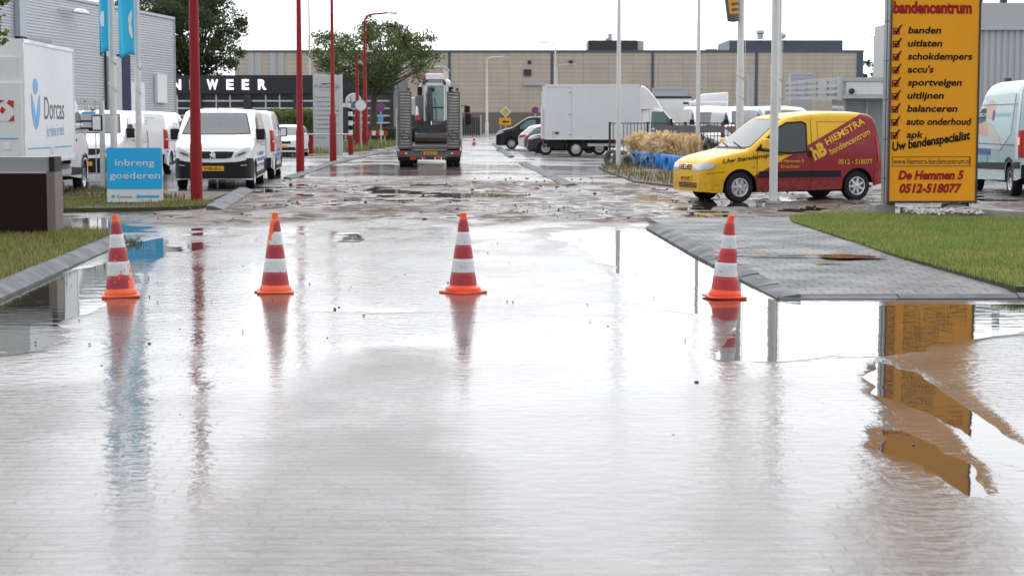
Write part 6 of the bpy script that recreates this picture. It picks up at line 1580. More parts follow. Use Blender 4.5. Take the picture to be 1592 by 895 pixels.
for i, (px, Y) in enumerate(((1066, 65.0), (1077, 64.6), (1089, 64.3))):
    o = base.copy(); COL.objects.link(o); o.location = (XA(px, Y), Y, .30); o.rotation_euler = (random.uniform(-.3, .3), 0, R(70 + random.uniform(-10, 10))); tag(o, labb[i], "tyre", GT)
GT2 = "bare grey tyres left of the blue ones"
g1 = tyre_mesh("old_tyre", GREYT, .33, .24); tag(g1, "dark grey old tyre at the far left of the tyre row", "tyre", GT2); g1.location = (XA(953, 68), 68, .24); g1.rotation_euler = (0, 0, R(62))
g2 = g1.copy(); COL.objects.link(g2); g2.location = (XA(966, 66.6), 66.6, .22); g2.rotation_euler = (.3, 0, R(55)); g2["label"] = "mossy grey old tyre leaning beside the pale one"
g3 = tyre_mesh("old_tyre", PALET, .30, .24); tag(g3, "pale dusty grey tyre next to the first blue tyre", "tyre", GT2); g3.location = (XA(977, 66), 66, .14); g3.rotation_euler = (0, R(8), R(75))
M_PAMP = mat("dry plume grass", (.76, .60, .38), .8, isl=.4, spec=.2)
def plume(label, px, Y, w, h, n, seed, lean, m=M_PAMP):
    r = thing("ornamental_grass", label, "grass clump", (XA(px, Y), Y, .05), 0, "dry ornamental grass clumps over the blue tyres")
    rnd = random.Random(seed); mb = MB()
    for _ in range(n):
        bx, by = rnd.gauss(0, w * .16), rnd.gauss(0, .22); hh = h * rnd.choice((.55, .75, .9, 1.0)) * rnd.uniform(.8, 1.12); an = rnd.gauss(-.5 if lean < 0 else 0, .9)
        dx = lean * rnd.uniform(.2, 1.0) + rnd.gauss(0, w * .22); dy = rnd.gauss(-.15, .25)
        P = []
        drop = rnd.uniform(0, .55) * abs(dx)
        for k in range(6):
            t = k / 5; P.append(Vector((bx + dx * t ** 1.6, by + dy * t ** 1.6, hh * sin(min(1, t * 1.05) * pi / 2 * 1.0) - drop * t ** 3)))
        wd = rnd.uniform(.005, .011); a = rnd.uniform(0, pi); o = Vector((cos(a), sin(a), 0))
        b = len(mb.v)
        for k, p in enumerate(P):
            ww = wd * (.7 + (1.5 * sin(pi * max(0, (k - 2) / 3.0)) if k > 2 else 0)) * (0.2 if k == 5 else 1); mb.v += [tuple(p - o * ww), tuple(p + o * ww)]
        mb.f += [(b + 2 * k, b + 2 * k + 1, b + 2 * k + 3, b + 2 * k + 2) for k in range(5)]
    mb.build("stalks", m, r)
plume("tan plume grass clump at the left end above the grey tyres", 1001, 67.2, .9, 1.18, 1125, 1, -.55)
plume("small tan grass tuft between the two big clumps", 1016, 65.5, .6, 1.0, 675, 2, -.40)
plume("broad tan plume grass clump in the middle of the tyre row", 1034, 63.4, 1.0, 1.18, 1125, 3, -.55)
plume("tan plume grass clump drooping over the blue tyres on the right", 1054, 62.0, 1.0, 1.16, 1125, 4, -.60)
plume("tan grass clump nearest the yellow bonnet, standing upright", 1073, 63.6, 1.0, 1.12, 825, 5, -.15)
bush("seed_head_plant", "dark green and brown weedy shrub right of the dry grass clumps", XA(1092, 66), 66, .8, .5, 1.0, 130, .09, mat("weed leaf", (.11, .12, .06), .6, isl=.6), 8, "shrub")
# ------------------------------------------------------------------ yellow and red van
S = S_BERL; B = Body(S)
YEL, REDV = (.80, .45, .008), (.25, .006, .016)
def twotone():
    m = bpy.data.materials.new("yellow and red paint"); m.use_nodes = True
    n, l = m.node_tree.nodes, m.node_tree.links; b = n["Principled BSDF"]
    b.inputs['Roughness'].default_value = .3; b.inputs['Specular IOR Level'].default_value = .3; b.inputs['Coat Weight'].default_value = .22; b.inputs['Coat Roughness'].default_value = .04
    tc = n.new("ShaderNodeTexCoord"); sp = n.new("ShaderNodeSeparateXYZ"); l.new(tc.outputs['Object'], sp.inputs[0])
    # s = L/2 - x ; red where z < .564 s - .288 (diagonal parting line) - a painted two tone livery
    a = n.new("ShaderNodeMath"); a.operation = 'MULTIPLY_ADD'; a.inputs[1].default_value = -.50; a.inputs[2].default_value = .50 * S['L'] / 2 - .025
    l.new(sp.outputs['X'], a.inputs[0])
    g = n.new("ShaderNodeMath"); g.operation = 'LESS_THAN'; l.new(sp.outputs['Z'], g.inputs[0]); l.new(a.outputs[0], g.inputs[1])
    mc = n.new("ShaderNodeMixRGB"); mc.inputs[1].default_value = (*YEL, 1); mc.inputs[2].default_value = (*REDV, 1); l.new(g.outputs[0], mc.inputs[0])
    nz = n.new("ShaderNodeTexNoise"); nz.inputs['Scale'].default_value = 5; nz.inputs['Detail'].default_value = 8; l.new(tc.outputs['Object'], nz.inputs['Vector'])
    rp = n.new("ShaderNodeMapRange"); rp.inputs[1].default_value = .56; rp.inputs[2].default_value = .8; rp.inputs[4].default_value = .35; l.new(nz.outputs['Fac'], rp.inputs[0])
    md = n.new("ShaderNodeMixRGB"); md.inputs[2].default_value = (.16, .11, .06, 1); # splashed mud: thick near the sills, thinning upward
    zr_ = n.new("ShaderNodeMapRange"); zr_.inputs[1].default_value = .30; zr_.inputs[2].default_value = .75; zr_.inputs[3].default_value = .62; zr_.inputs[4].default_value = 0; l.new(sp.outputs['Z'], zr_.inputs[0])
    ns_ = n.new("ShaderNodeTexNoise"); ns_.inputs['Scale'].default_value = 11; ns_.inputs['Detail'].default_value = 9; ns_.inputs['Roughness'].default_value = .75; l.new(tc.outputs['Object'], ns_.inputs['Vector'])
    nr_ = n.new("ShaderNodeMapRange"); nr_.inputs[1].default_value = .40; nr_.inputs[2].default_value = .66; l.new(ns_.outputs['Fac'], nr_.inputs[0])
    mu_ = n.new("ShaderNodeMath"); mu_.operation = 'MULTIPLY'; l.new(zr_.outputs[0], mu_.inputs[0]); l.new(nr_.outputs[0], mu_.inputs[1])
    mm_ = n.new("ShaderNodeMath"); mm_.operation = 'MAXIMUM'; l.new(mu_.outputs[0], mm_.inputs[0]); l.new(rp.outputs[0], mm_.inputs[1])
    l.new(mm_.outputs[0], md.inputs[0]); l.new(mc.outputs[0], md.inputs[1])
    l.new(md.outputs[0], b.inputs['Base Color'])
    return m
TT = twotone(); YELM = mat("yellow plastic paint", YEL, .3, coat=.4); YTXT = mat("yellow lettering", (.78, .45, .03), .4); REDP = mat("dark red paint", REDV, .25, coat=.5)
Pf = G(1147, 314.0); al = R(20); Pr = Pf + Vector((2.69 * cos(al), 2.69 * sin(al), 0)); hd = pi + al
d = Vector((cos(hd), sin(hd), 0)); lf = Vector((-d.y, d.x, 0))
mid = (Pf + Pr) / 2 - lf * .74
off = S['L'] / 2 - (S['axles'][0] + S['axles'][1]) / 2       # wheel mid from body centre, forward
ctr = mid - d * off
bl = thing("delivery_van", "yellow and dark red small van with tyre centre lettering parked across the mud", "van", ctr, hd)
B.mesh("body", TT, bl); underbody(bl, S); wheels(bl, S, 7)
windscreen(B, bl, 1.115, 1.655, .71, .57, mat("windscreen glass", (.10, .13, .13), .06, ior=1.6), dz=.05)
B.patch("cowl", BLACKP, bl, 0, [(-.70, 1.06), (.70, 1.06), (.66, 1.085), (-.66, 1.085)], .012)
mb = MB()
for y in (-.1, .45): mb.bar(B.cast(0, y, 1.10, .03), B.cast(0, y - .55, 1.19, .035), .018, .015)
mb.build("wiper", BLACKP, bl)
for az in (90, -90):
    gl = [(1.20, 1.05), (1.30, 1.17), (1.62, 1.44), (1.86, 1.56), (2.20, 1.58), (2.27, 1.54), (2.26, 1.02), (1.9, .99)]
    big = [(1.12, 1.03), (1.27, 1.18), (1.60, 1.47), (1.85, 1.60), (2.22, 1.62), (2.31, 1.57), (2.30, .99), (1.9, .955)]
    B.patch("window_seal", BLACKP, bl, az, big, .013, step=.04); B.patch("door_glass", mat("side glass", (.018, .028, .032), .04, ior=1.6), bl, az, gl, .019, step=.04)
    B.patch("window_divider", BLACKP, bl, az, [(1.50, 1.01), (1.525, 1.01), (1.525, 1.37), (1.50, 1.35)], .023)
    B.patch("side_moulding", BLACKP, bl, az, [(1.21, .485), (2.36, .485), (2.36, .615), (1.21, .615)], .014); B.patch("side_moulding", BLACKP, bl, az, [(2.375, .485), (3.09, .485), (3.09, .615), (2.375, .615)], .014)
    for pts in ([(2.40, .26), (2.41, .26), (2.41, 1.66), (2.40, 1.66)], [(1.16, .40), (1.17, .40), (1.17, 1.03), (1.16, 1.03)], [(1.17, .26), (2.40, .26), (2.40, .27), (1.17, .27)]):
        B.patch("door_seam", mat("seam dark", (.02, .008, .006), .6), bl, az, pts, .006)
    seam = mat("seam dark", ())
    for (s0, s1, za, zb) in ((2.55, 3.62, 1.60, 1.612), (2.55, 3.62, 1.16, 1.172)): B.patch("panel_pressing", mat("pressing edge", (.30, .14, .012), .5), bl, az, [(s0, za), (s1, za), (s1, zb), (s0, zb)], .004)
    for ss in (2.55, 3.61): B.patch("panel_pressing", mat("pressing edge", ()), bl, az, [(ss, 1.172), (ss + .012, 1.172), (ss + .012, 1.60), (ss, 1.60)], .004)
    B.patch("door_handle", BLACKP, bl, az, ell(2.36, .96, .055, .075, n=16), .015, step=.05)
    B.patch("wheel_arch_lip", BLACKP, bl, az, [(.42, .34)] + [(.80 + .375 * cos(a), .30 + .375 * sin(a)) for a in [pi - pi * k / 12 for k in range(13)]] + [(.80 + .345 * cos(a), .30 + .345 * sin(a)) for a in [pi * k / 12 for k in range(13)]], .003, step=.3) if False else None
    B.patch("indicator", ORL, bl, az, ell(1.09, .70, .03, .02, n=10), .012, step=.5)
    B.patch("bumper_seam", mat("seam dark", ()), bl, az, [(.05, .565), (.46, .60), (.46, .61), (.05, .575)], .005)
    B.patch("tail_light", REDL, bl, az, [(4.03, .78), (3.97, .78), (3.90, 1.30), (3.97, 1.30)], .013)
for sd in (1, -1):
    B.patch("headlight", LAMPC, bl, 0, [(.30 * sd, .645), (.52 * sd, .62), (.76 * sd, .66), (.785 * sd, .735), (.75 * sd, .80), (.45 * sd, .775), (.33 * sd, .74)], .014, step=.04)
    B.patch("headlight", LAMPC, bl, 90 * sd, [(.08, .655), (.20, .675), (.29, .735), (.26, .78), (.16, .785), (.08, .77)], .014, step=.04)
    mirror(bl, S['L'] / 2 - 1.32, sd * .83, 1.06, sd, YELM, .21, .20)
for zz in (.645, .685, .725): B.patch("grille_slot", BLACKP, bl, 0, [(-.25, zz), (.25, zz), (.26, zz + .022), (-.26, zz + .022)], .012)
# chevron mark on the grille, both v shapes
for dz in (0, .045): B.patch("emblem", CHROME, bl, 0, [(-.06, .655 + dz), (0, .70 + dz), (.06, .655 + dz), (.06, .675 + dz), (0, .722 + dz), (-.06, .675 + dz)], .022, step=.5)
for zz in (.29, .325, .36): B.patch("air_intake", BLACKP, bl, 0, [(-.32, zz), (.50, zz), (.50, zz + .022), (-.32, zz + .022)], .012)
plate_front(B, bl, 0, .0, .47, "38-VV-HP", .50, .11, .02)
B.patch("rear_bumper", REDP, bl, 180, [(-.80, .36), (.80, .36), (.80, .58), (-.80, .58)], .03)
for az in (90, -90): B.patch("bumper_end", REDP, bl, az, [(3.87, .36), (4.10, .38), (4.10, .58), (3.88, .58)], .012)
mb = MB(); mb.box(-2.12, -2.0, .2, .26, .24, .29); mb.build("exhaust", DARKST, bl)
mb = MB(); mb.tube([(.1, 0, 1.74), (.02, 0, 1.80)], .025, 8); mb.build("aerial_base", BLACKP, bl)
# lettering, left and right side
for az in (90, -90):
    sg = 1 if az > 0 else -1
    def T(txt, s0, s1, z, h, ang, m, bold=.0, sh=0.0, zr=None):
        # s runs to the viewer's right on the left side, to the left on the right side
        B.text(txt, m, bl, az, s0 if sg > 0 else s1, z if sg > 0 else (zr if zr is not None else z), h, (s1 - s0) / cos(R(ang)), ang * sg, bold, sh)
    T("Uw bandenspecialist", .42, 1.98, .775, .085, 7.0, INK, .012, .25, .96)
    T("HIEMSTRA", 2.76, 3.68, 1.13, .135, 26, YTXT, .02, 0, 1.57)
    T("bandencentrum", 2.84, 3.79, .94, .125, 24, YTXT, .012, 0, 1.36)
    T("hB", 2.47, 2.76, .83, .26, 26, YTXT, .05, 0, 1.0)
    T("De Hemmen 5", 1.62, 2.22, .79, .06, 0, YTXT, .004); T("Drachten", 1.70, 2.12, .68, .06, 0, YTXT, .004)
    T("0512 - 518077", 3.02, 3.82, .745, .10, 0, YTXT, .006)

# ------------------------------------------------------------------ tall orange sign
YO = 30.0
xa, xb = XA(1381, YO), XA(1521.5, YO); wO = xb - xa
r = thing("advertising_sign", "tall orange tyre centre sign board with red heading and ticked list", "sign", ((xa + xb) / 2, YO, 0), R(3.2))
M_OR = mat("orange sign face", (.76, .325, .016), .4, spec=.2, var=.04, vscale=1.2, dirt=.15, dirtcol=(.45, .20, .02), dscale=2)
M_SGR = mat("dark sign red", (.30, .010, .010), .5, spec=.2)
z0, z1 = ZA(315, YO), 6.1
mb = MB(); mb.box(-wO / 2, wO / 2, .02, .42, z0, z1); mb.build("casing", mat("casing grey", (.26, .265, .27), .4, metal=.4, var=.1), r, bevel=.006)
mb = MB(); mb.box(-wO / 2 + .02, wO / 2 - .02, -.006, .018, z0 + .03, z1 - .03); mb.build("face", M_OR, r)
mb = MB()
for x0, x1, za, zb in ((-wO / 2 - .008, -wO / 2 + .022, z0, z1), (wO / 2 - .022, wO / 2 + .008, z0, z1), (-wO / 2 + .022, wO / 2 - .022, z0 - .008, z0 + .03), (-wO / 2 + .022, wO / 2 - .022, z1 - .03, z1 + .008)): mb.box(x0, x1, -.022, .06, za, zb)
mb.build("frame", mat("dark bronze frame", (.045, .038, .03), .4), r)
mb = MB()
for k in range(9):
    z = z0 + .4 + k * .65
    for yy in (.12, .30): mb.cbox((-wO / 2 - .004, yy, z), (.012, .02, .02))
mb.build("rivet", DARKST, r)
mb = MB(); mb.box(-wO / 2 - .006, -wO / 2 + .001, .19, .225, z0, z1); mb.build("side_seam", DARKST, r)
OX = lambda px: (px - (1381 + 1521.5) / 2) / (1521.5 - 1381) * wO
OZ = lambda py: ZA(py, YO)
def OT(txt, x0, x1, base, cap, m, bold=.006, shear=0.0, angle=0):
    a = R(angle); rt = (cos(a), 0, sin(a)); up = (-sin(a), 0, cos(a))
    return lettering(txt, m, r, (OX(x0), -.006, OZ(base)), rt, up, cap / 2800 * YO, (x1 - x0) / 2800 * YO / cos(a) * (wO / ((1521.5 - 1381) / 2800 * YO)), 'L', bold, shear, depth=.006)
OT("bandencentrum", 1384.5, 1507.5, 20.5, 17, M_SGR, .05)
rows = [("banden", 1408.5, 1460), ("uitlaten", 1408, 1462.5), ("schokdempers", 1408.5, 1510), ("accu's", 1408.5, 1449.5), ("sportvelgen", 1409, 1494.5), ("uitlijnen", 1409, 1466.5), ("balanceren", 1409, 1488.5), ("auto onderhoud", 1408.5, 1511), ("apk", 1409, 1435)]
for k, (t, x0, x1) in enumerate(rows):
    py = 52.3 + k * 20.25
    OT(t, x0, x1, py, 10.2, INK, .026, .14)
    a, b, zz = OX(1384.6), OX(1395.2), OZ(py + 1.8); zt = OZ(py - 8.6); e = .016
    mb = MB()
    for x0_, x1_, za, zb in ((a, b, zz, zz + e), (a, b, zt - e, zt), (a, a + e, zz + e, zt - e), (b - e, b, zz + e, zt - e)): mb.box(x0_, x1_, -.0125, -.0065, za, zb)
    mb.build("tick_box", M_SGR, r)
    mb = MB(); c = (a + b) / 2; h = zt - zz
    mb.prism([(a + .02, zz + h * .62), (a + .045, zz + h * .70), (c - .01, zz + h * .42), (b + .015, zz + h * 1.42), (b + .04, zz + h * 1.46), (c + .012, zz + h * .12), (c - .02, zz + h * .10)], .013, .018, MXZ); mb.build("tick", INK, r)
OT("Uw bandenspecialist", 1387.5, 1510.5, 234.5, 13, INK, .035, .22, 8.5)
OT("www.hiemstra-bandencentrum.nl", 1389, 1509.5, 255, 9, mat("dark brown ink", (.07, .03, .01), .5), .0)
mb = MB(); a, b, zz, zt = OX(1387), OX(1511), OZ(258.5), OZ(243.5); e = .008
for x0_, x1_, za, zb in ((a, b, zz, zz + e), (a, b, zt - e, zt), (a, a + e, zz + e, zt - e), (b - e, b, zz + e, zt - e)): mb.box(x0_, x1_, -.0125, -.0065, za, zb)
mb.build("text_frame", mat("dark brown ink", ()), r)
OT("De Hemmen 5", 1397, 1501, 278.5, 13, M_SGR, .045, .22)
OT("0512-518077", 1399.5, 1498.5, 299, 13, M_SGR, .045, .22)
for sx in (-1, 1):
    mb = MB(); mb.box(sx * (wO / 2 - .12) - .05, sx * (wO / 2 - .12) + .05, .15, .27, .0, z0); mb.build("leg", DARKST, r)
mb = MB(); mb.tube([(.62, .10, z0), (.60, .0, .2), (.58, .02, .05)], .02, 6); mb.build("cable", BLACKP, r)
GCB = "concrete footings under the orange sign"
for i, (px, py, lb) in enumerate(((1380.5, 341, "grey concrete footing under the left edge of the orange sign"), (1512, 345, "grey concrete footing under the right edge of the orange sign"))):
    p = G(px, py); t = thing("concrete_footing", lb, "footing", (p.x, YO + .22, 0), R(3.2), GCB)
    mb = MB(); mb.box(-.17, .17, -.18, .22, -.05, .235); mb.build("block", CONCR, t, bevel=.015)
    mb = MB(); mb.box(-.06, .06, -.06, .08, .235, .25); mb.build("foot_plate", STEEL, t)
pA, pB = G(1452, 334), G(1600, 352)
mb = MB(); mb.bar((pA.x, 30.2, .10), (pB.x, 28.4, .10), .30, .22); tag(mb.build("concrete_beam", CONCR, None, bevel=.02), "long low concrete beam lying right of the sign on the lawn edge", "beam", "concrete beams by the sign")
pA = G(1396, 338); mb = MB(); mb.bar((pA.x, 30.1, .09), (pA.x + .72, 30.15, .09), .22, .18); tag(mb.build("concrete_beam", CONCR, None, bevel=.02), "short dark concrete beam under the middle of the orange sign", "beam", "concrete beams by the sign")
rnd = random.Random(3); mb = MB()
def stone(mb, c, s, rnd):
    bm = bmesh.new(); bmesh.ops.create_icosphere(bm, subdivisions=1, radius=s)
    k = Vector((rnd.uniform(.8, 1.4), rnd.uniform(.8, 1.3), rnd.uniform(.5, .9)))
    for v in bm.verts: v.co = Vector((v.co.x * k.x, v.co.y * k.y, v.co.z * k.z)) * rnd.uniform(.8, 1.2)
    bm.verts.index_update(); mb.add([tuple(v.co + Vector(c)) for v in bm.verts], [tuple(v.index for v in f.verts) for f in bm.faces]); bm.free()
for _ in range(420):
    x, y = rnd.uniform(6.45, 7.5), rnd.uniform(28.6, 29.8); stone(mb, (x, y, .14 + rnd.uniform(0, .05)), rnd.uniform(.02, .04), rnd)
tag(mb.build("white_gravel", mat("white pebbles", (.42, .40, .38), .6, isl=.3), None), "bed of white pebbles in front of the orange sign footings", "gravel", None, "stuff")

# ------------------------------------------------------------------ flag, right
YFl = 49.8
r = thing("flag", "grey flag with orange print hanging from the white pole", "flag", (XA(1121, YFl), YFl, ZA(33, YFl)))
w, h = XA(1147, YFl) - XA(1121, YFl), 1.5
nx, nz = 10, 24; vs = []; fs = []
f_ = lambda u, v: .05 * sin(6 * u + 2 * v) + .03 * sin(13 * u)
for j in range(nz + 1):
    for i in range(nx + 1):
        u, v = i / nx, j / nz; x = w * (u + (1 - u) * .32 * max(0, 1 - v * 1.3)); vs.append((x, f_(u, v), h * v - .03 * sin(pi * u) * (1 - v)))
for j in range(nz):
    for i in range(nx): a = j * (nx + 1) + i; fs.append((a, a + 1, a + nx + 2, a + nx + 1))
mb = MB(); mb.add(vs, fs); o = mb.build("cloth", mat("flag grey", (.115, .13, .155), .7), r, smooth=80); s = o.modifiers.new("t", 'SOLIDIFY'); s.thickness = .006
M_FO = mat("flag orange", (.72, .33, .03), .7)
for (u0, u1, v0, v1) in ((.22, .42, .14, .40), (.42, .92, .14, .19), (.42, .92, .24, .29), (.42, .92, .34, .40), (.15, .35, .44, .66), (.35, .92, .44, .50), (.35, .92, .55, .60), (.2, .92, .66, .70)):
    mb = MB(); N = 8
    for j in range(3):
        for i in range(N + 1):
            u, v = u0 + (u1 - u0) * i / N, v0 + (v1 - v0) * j / 2; mb.v.append((w * (u + (1 - u) * .32 * max(0, 1 - v * 1.3)), f_(u, v) - .012, h * v - .03 * sin(pi * u) * (1 - v)))
    mb.f = [(j * (N + 1) + i, j * (N + 1) + i + 1, (j + 1) * (N + 1) + i + 1, (j + 1) * (N + 1) + i) for j in range(2) for i in range(N)]
    mb.build("print", M_FO, r)

# ------------------------------------------------------------------ pale blue van behind the sign
PBL = mat("pale blue van paint", (.38, .56, .60), .25, coat=.5, var=.08, vscale=1)
hb = atan2(4.3, .17); S = S_MASTER
db = Vector((cos(hb), sin(hb), 0)); lb_ = Vector((-db.y, db.x, 0))
rearL = Vector((XA(1587, 38.2), 38.2, 0)); cb_ = rearL - lb_ * (S['W'] / 2) + db * (S['L'] / 2)
v, Bm = make_master("pale blue panel van with printed picture on its side, behind the orange sign", 1600, 38, hb, None, PBL)
v.location = cb_
SKIN = mat("printed skin tone", (.58, .40, .33), .35); CREAM = mat("printed cream", (.55, .53, .46), .35); PB2 = mat("printed light blue", (.50, .64, .68), .3); PB3 = mat("printed teal", (.20, .44, .52), .35)
for az in (90,):
    Bm.patch("print", PB2, v, az, [(1.3, 1.0), (3.8, 1.0), (4.7, 1.35), (4.8, 2.2), (1.3, 2.2)], .008)
    Bm.patch("print", PB3, v, az, [(1.3, 1.72), (4.5, 1.72), (4.6, 1.80), (1.3, 1.80)], .010)
    Bm.patch("print", SKIN, v, az, ell(2.6, 1.88, .45, .22), .011); Bm.patch("print", SKIN, v, az, [(1.4, 1.30), (2.3, 1.28), (2.9, 1.40), (3.0, 1.52), (2.2, 1.62), (1.4, 1.55)], .012)
    Bm.patch("print", CREAM, v, az, [(2.5, 1.55), (3.0, 1.48), (3.6, 1.30), (3.9, 1.05), (3.7, .98), (3.2, 1.05), (2.9, 1.2), (2.5, 1.35)], .014)
    Bm.patch("print", mat("printed brown", (.12, .06, .045), .4), v, az, ell(2.92, 1.75, .12, .12), .015)
    Bm.patch("label_print", mat("label indigo", (.06, .09, .32), .35), v, az, [(1.5, .86), (2.75, .86), (2.75, 1.0), (1.5, 1.0)], .012); Bm.patch("label_print", PB3, v, az, [(1.7, .70), (2.5, .70), (2.5, .82), (1.7, .82)], .012)
    Bm.patch("fuel_seam", DARKST, v, az, [(1.3, 1.10), (5.1, 1.10), (5.1, 1.115), (1.3, 1.115)], .016); Bm.patch("roof_seam", DARKST, v, az, [(1.3, 1.98), (5.1, 1.98), (5.1, 1.995), (1.3, 1.995)], .016)
    Bm.patch("rear_pillar", WHITE, v, az, [(5.16, .8), (5.38, .8), (5.34, 2.3), (5.12, 2.3)], .008)
    Bm.patch("lamp_lens", mat("lit tail lamp", (1, .55, .30), .2, emit=.5), v, az, [(5.50, 1.12), (5.40, 1.12), (5.40, 1.28), (5.49, 1.28)], .022)
mb = MB(); mb.cbox((.6, .55, 2.56), (.25, .12, .08)); mb.build("roof_bracket", DARKST, v)

# ------------------------------------------------------------------ traffic cones
C_OR = mat("cone orange", (.80, .075, .02), .45, var=.1, vscale=8, dirt=.25, dirtcol=(.25, .06, .03), dscale=14)
C_ORW = mat("worn cone orange", (.78, .12, .035), .5, var=.15, vscale=8, dirt=.5, dirtcol=(.35, .14, .07), dscale=12)
def sleeve(name, base, flake, amt, scale, seed, gx=0.0, gz=0.0, z0=.4):
    m = bpy.data.materials.new(name); m.use_nodes = True
    n, l = m.node_tree.nodes, m.node_tree.links; b = n["Principled BSDF"]; b.inputs['Roughness'].default_value = .38
    tc = n.new("ShaderNodeTexCoord"); mp = n.new("ShaderNodeMapping"); mp.inputs['Location'].default_value = (seed, seed * 2.3, 0); l.new(tc.outputs['Object'], mp.inputs['Vector'])
    nz = n.new("ShaderNodeTexNoise"); nz.inputs['Scale'].default_value = scale; nz.inputs['Detail'].default_value = 6; nz.inputs['Roughness'].default_value = .6; l.new(mp.outputs[0], nz.inputs['Vector'])
    rp = n.new("ShaderNodeMapRange"); rp.inputs[1].default_value = 1 - amt; rp.inputs[2].default_value = 1 - amt + .012; sx_ = n.new("ShaderNodeSeparateXYZ"); l.new(tc.outputs['Object'], sx_.inputs[0])
    a1 = n.new("ShaderNodeMath"); a1.operation = 'MULTIPLY_ADD'; a1.inputs[1].default_value = gx; l.new(sx_.outputs['X'], a1.inputs[0]); l.new(nz.outputs['Fac'], a1.inputs[2])
    a2 = n.new("ShaderNodeMath"); a2.operation = 'MULTIPLY_ADD'; a2.inputs[1].default_value = gz; l.new(sx_.outputs['Z'], a2.inputs[0]); l.new(a1.outputs[0], a2.inputs[2])
    a3 = n.new("ShaderNodeMath"); a3.operation = 'SUBTRACT'; a3.inputs[1].default_value = gz * z0; l.new(a2.outputs[0], a3.inputs[0]); l.new(a3.outputs[0], rp.inputs[0])
    n2 = n.new("ShaderNodeTexNoise"); n2.inputs['Scale'].default_value = 22; n2.inputs['Detail'].default_value = 8; l.new(mp.outputs[0], n2.inputs['Vector'])
    r2 = n.new("ShaderNodeMapRange"); r2.inputs[1].default_value = .60; r2.inputs[2].default_value = .72; r2.inputs[4].default_value = .75; l.new(n2.outputs['Fac'], r2.inputs[0])
    m1 = n.new("ShaderNodeMixRGB"); m1.inputs[1].default_value = (*base, 1); m1.inputs[2].default_value = (*flake, 1); l.new(rp.outputs[0], m1.inputs[0])
    m2 = n.new("ShaderNodeMixRGB"); m2.inputs[2].default_value = (.10, .07, .06, 1); l.new(r2.outputs[0], m2.inputs[0]); l.new(m1.outputs[0], m2.inputs[1])
    l.new(m2.outputs[0], b.inputs['Base Color']); return m
RB, WB_ = (.33, .013, .026), (.54, .56, .57)
S_NEW = (sleeve("clean red sleeve", RB, (.75, .09, .02), .10, 6, 1), sleeve("clean white sleeve", WB_, (.5, .5, .5), .2, 6, 2))
S_MIDW = (sleeve("scuffed red sleeve", RB, (.75, .10, .025), .36, 5, 3, -3.4, 1.1, .53), sleeve("scuffed white sleeve", WB_, (.72, .10, .03), .36, 5, 4, -3.8, 1.3, .47))
S_OLD = (sleeve("flaking red sleeve", RB, (.78, .12, .03), .42, 7.5, 5.3, .4, -.25, .3), sleeve("flaking white sleeve", WB_, (.75, .12, .03), .38, 9, 6.1, 1.2, -.4, .35))
_cone = {}
def cone(label, px, py, sl, body, tilt=(0, 0), rz=0, wide=.165, dent=0.0, plate=.172):
    r = thing("traffic_cone", label, "traffic cone", (*G(px, py)[:2], .004), rz, "traffic cones across the wet road")
    h = .75; rad = lambda z: .130 - (.130 - .028) * (z - .05) / (h - .05)
    top = thing("cone_body", None, None) if False else None
    M = Matrix.Rotation(R(tilt[0]), 4, 'X') @ Matrix.Rotation(R(tilt[1]), 4, 'Y')
    M = Matrix.Rotation(-rz, 4, 'Z') @ M
    def bend(mb):
        if dent:
            nv = []
            for x, y, z in mb.v: nv.append((x + dent * max(0, z - .05) ** 2 + .006 * sin(z * 17), y, z))
            mb.v = nv
        mb.v = [tuple(M @ Vector(p)) for p in mb.v]; return mb
    mb = MB(); mb.lathe([(wide * .99, .020), (wide * 1.0, .036), (wide * .96, .052), (.138, .058), (.1285, .075)] + [(rad(z), z) for z in (.2, .35, .5, .6, .70)] + [(.032, .715), (.030, .75), (.022, .752), (.020, .60)], 32); bend(mb); bo = mb.build("cone_body", body, r, smooth=50)
    zs = [.078, .195, .325, .450, .575, .690]
    for i in range(5):
        a, b = zs[i] + (.0008 if i else 0), zs[i + 1] - .0008
        mb = MB(); mb.lathe([(rad(a) + .0005, a), (rad(a) + .004, a + .002)] + [(rad(a + (b - a) * k / 4) + .004, a + (b - a) * k / 4) for k in (1, 2, 3)] + [(rad(b) + .004, b - .002), (rad(b) + .0005, b)], 32); bend(mb)
        mb.build("red_band" if i % 2 == 0 else "white_band", sl[0] if i % 2 == 0 else sl[1], bo, smooth=60)
    mb = MB(); a = plate
    mb.prism(rr_poly(-a, a, -a, a, .04, 4), 0, .020); M2 = Matrix.Rotation(R(tilt[0] * .35), 4, 'X') @ Matrix.Rotation(R(tilt[1] * .35), 4, 'Y'); mb.v = [tuple(M2 @ Vector(p)) for p in mb.v]
    mb.build("base_plate", body, r, bevel=.006)
    return r
cone("old scraped traffic cone with orange patches, leftmost, nearest the kerb", 188, 461, S_OLD, C_ORW, (0, -3.0), R(12), .148)
cone("worn traffic cone with orange paint down its upper left side", 428, 455, S_MIDW, C_ORW, (0, .4), R(8), .148)
cone("clean straight traffic cone with wide bright base in the middle of the road", 720, 455.5, S_NEW, C_OR, (0, .3), R(44), .168)
cone("leaning dented traffic cone standing in the puddle by the right kerb", 1126, 463, (sleeve("dented red sleeve", (.42, .016, .024), (.78, .09, .02), .33, 7, 8.4), S_NEW[1]), C_OR, (0, 3.2), R(10), .148, .03)
c2 = cone("small distant traffic cone on the far road right of the low loader", 737, 226, S_NEW, C_OR, (0, 0), 0, .18)
c3 = cone("tiny distant traffic cone beside the red bollard and striped pole", 537.5, 224, S_NEW, C_OR, (0, 0), 0, .18)

